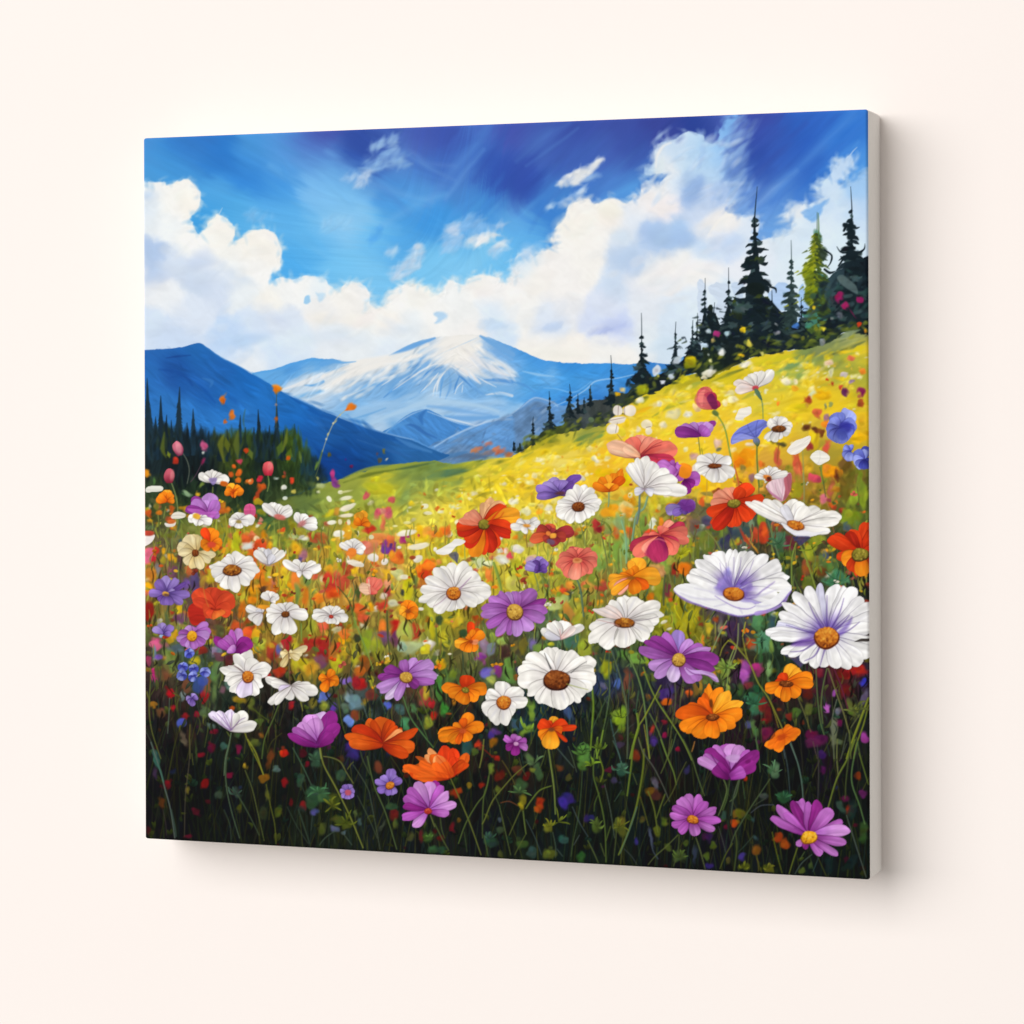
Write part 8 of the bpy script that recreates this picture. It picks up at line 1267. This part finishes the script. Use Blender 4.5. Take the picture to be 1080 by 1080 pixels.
def build_painting():
    root = bpy.data.objects.new('canvas_painting', None)
    scene.collection.objects.link(root)
    root.location = (0, DEPTH, -HEIGHT / 2)
    root['category'] = 'painting'
    root['label'] = 'stretched canvas painting of a wildflower meadow under snowy blue mountains, hanging on the wall'

    # front: a fine sheet whose vertices carry the pigment
    nu, nv = 1080, 1050
    us = np.linspace(0, WIDTH, nu); vs = np.linspace(0, HEIGHT, nv)
    UX, VZ = np.meshgrid(us - WIDTH / 2, HEIGHT / 2 - vs)          # row 0 is the top
    q = TRACE @ np.stack([UX.ravel(), VZ.ravel(), np.ones(UX.size)])
    X = (q[0] / q[2]).reshape(UX.shape); Y = (q[1] / q[2]).reshape(UX.shape)

    def toidx(x, y):
        a, b = to_canvas(x, y)
        return (a + WIDTH / 2) / WIDTH * (nu - 1), (HEIGHT / 2 - b) / HEIGHT * (nv - 1)
    P = Painter(X, Y, toidx)
    paint_picture(P)
    col = np.clip(srgb_lin(np.clip(P.img, 0, 1)) / EXPOSE - .003, .0025, .9)

    # rolled edges and rounded corners
    hx, hz = WIDTH / 2 - ROLL, HEIGHT / 2 - ROLL
    ox = np.clip(np.abs(UX) - hx, 0, None); oz = np.clip(np.abs(VZ) - hz, 0, None)
    d = np.hypot(ox, oz); k = np.where(d > ROLL, ROLL / np.maximum(d, 1e-9), 1)
    GX = np.sign(UX) * (np.minimum(np.abs(UX), hx) + ox * k); GZ = np.sign(VZ) * (np.minimum(np.abs(VZ), hz) + oz * k)
    GY = ROLL - np.sqrt(np.clip(ROLL ** 2 - np.minimum(d, ROLL) ** 2, 0, None))
    co = np.stack([GX, GY - DEPTH, GZ + HEIGHT / 2], -1).reshape(-1, 3).astype(np.float32)
    me = bpy.data.meshes.new('picture')
    i = np.arange(nu * nv).reshape(nv, nu)
    quads = np.stack([i[1:, :-1], i[1:, 1:], i[:-1, 1:], i[:-1, :-1]], -1).reshape(-1, 4).astype(np.int32)
    me.vertices.add(len(co)); me.vertices.foreach_set('co', co.ravel())
    me.loops.add(quads.size); me.loops.foreach_set('vertex_index', quads.ravel())
    me.polygons.add(len(quads)); me.polygons.foreach_set('loop_start', np.arange(0, quads.size, 4, dtype=np.int32))
    me.polygons.foreach_set('use_smooth', np.ones(len(quads), bool))
    at = me.color_attributes.new('pigment', 'FLOAT_COLOR', 'POINT')
    at.data.foreach_set('color', np.concatenate([col.reshape(-1, 3), np.ones((col.shape[0] * col.shape[1], 1))], 1).astype(np.float32).ravel())
    me.update(calc_edges=True); me.validate()
    m, nt, b = material('painted_canvas', .6, .05)
    N, L = nt.nodes, nt.links
    a = N.new('ShaderNodeAttribute'); a.attribute_name = 'pigment'
    L.new(a.outputs['Color'], b.inputs['Base Color'])
    tc = N.new('ShaderNodeTexCoord')
    wv = N.new('ShaderNodeTexNoise'); wv.inputs['Scale'].default_value = 900; wv.inputs['Detail'].default_value = 2
    bp = N.new('ShaderNodeBump'); bp.inputs['Strength'].default_value = .08; bp.inputs['Distance'].default_value = .0004
    L.new(tc.outputs['Object'], wv.inputs['Vector']); L.new(wv.outputs['Fac'], bp.inputs['Height']); L.new(bp.outputs['Normal'], b.inputs['Normal'])
    me.materials.append(m)
    pic = bpy.data.objects.new('picture', me)
    scene.collection.objects.link(pic); pic.parent = root
    pic['label'] = 'painted front with white, orange and purple flowers below a blue sky'

    # white canvas turned round the stretcher bars
    m, nt, b = material('bare_canvas', .85, .1)
    N, L = nt.nodes, nt.links
    tc = N.new('ShaderNodeTexCoord')
    n1 = N.new('ShaderNodeTexNoise'); n1.inputs['Scale'].default_value = 60; n1.inputs['Detail'].default_value = 4
    r = N.new('ShaderNodeValToRGB'); r.color_ramp.elements[0].color = (.76, .74, .705, 1); r.color_ramp.elements[1].color = (.79, .77, .735, 1)
    L.new(tc.outputs['Object'], n1.inputs['Vector']); L.new(n1.outputs['Fac'], r.inputs['Fac']); L.new(r.outputs['Color'], b.inputs['Base Color'])
    n2 = N.new('ShaderNodeTexNoise'); n2.inputs['Scale'].default_value = 1100
    bp = N.new('ShaderNodeBump'); bp.inputs['Strength'].default_value = .15; bp.inputs['Distance'].default_value = .0005
    L.new(tc.outputs['Object'], n2.inputs['Vector']); L.new(n2.outputs['Fac'], bp.inputs['Height']); L.new(bp.outputs['Normal'], b.inputs['Normal'])
    ring = []
    for sx, sz, a0 in ((1, 1, 0), (-1, 1, 90), (-1, -1, 180), (1, -1, 270)):
        for s in range(7):
            t = math.radians(a0 + s * 15)
            ring.append((sx * hx, sz * hz, math.cos(t), math.sin(t)))
    prof = [(ROLL - .0004, ROLL - .0002), (ROLL + .0003, ROLL), (DEPTH * .5, ROLL + .0002), (DEPTH - .003, ROLL), (DEPTH - .001, ROLL - .0012), (DEPTH, ROLL - .004)]
    V = []; Fc = []; n = len(ring)
    for y, rr in prof:
        V += [(cx + rr * ca, y - DEPTH, cz + rr * sa + HEIGHT / 2) for cx, cz, ca, sa in ring]
    for k in range(len(prof) - 1):
        for j in range(n):
            Fc.append((k * n + j, k * n + (j + 1) % n, (k + 1) * n + (j + 1) % n, (k + 1) * n + j))
    Fc.append(tuple(range((len(prof) - 1) * n, len(prof) * n)))
    e = mesh_object('canvas_edge', V, Fc, m, root)
    e['label'] = 'plain white wrapped side of the canvas'
    for p in e.data.polygons: p.use_smooth = len(p.vertices) == 4
    import bmesh
    bm = bmesh.new(); bm.from_mesh(e.data); bmesh.ops.recalc_face_normals(bm, faces=bm.faces); bm.to_mesh(e.data); bm.free()


build_painting()
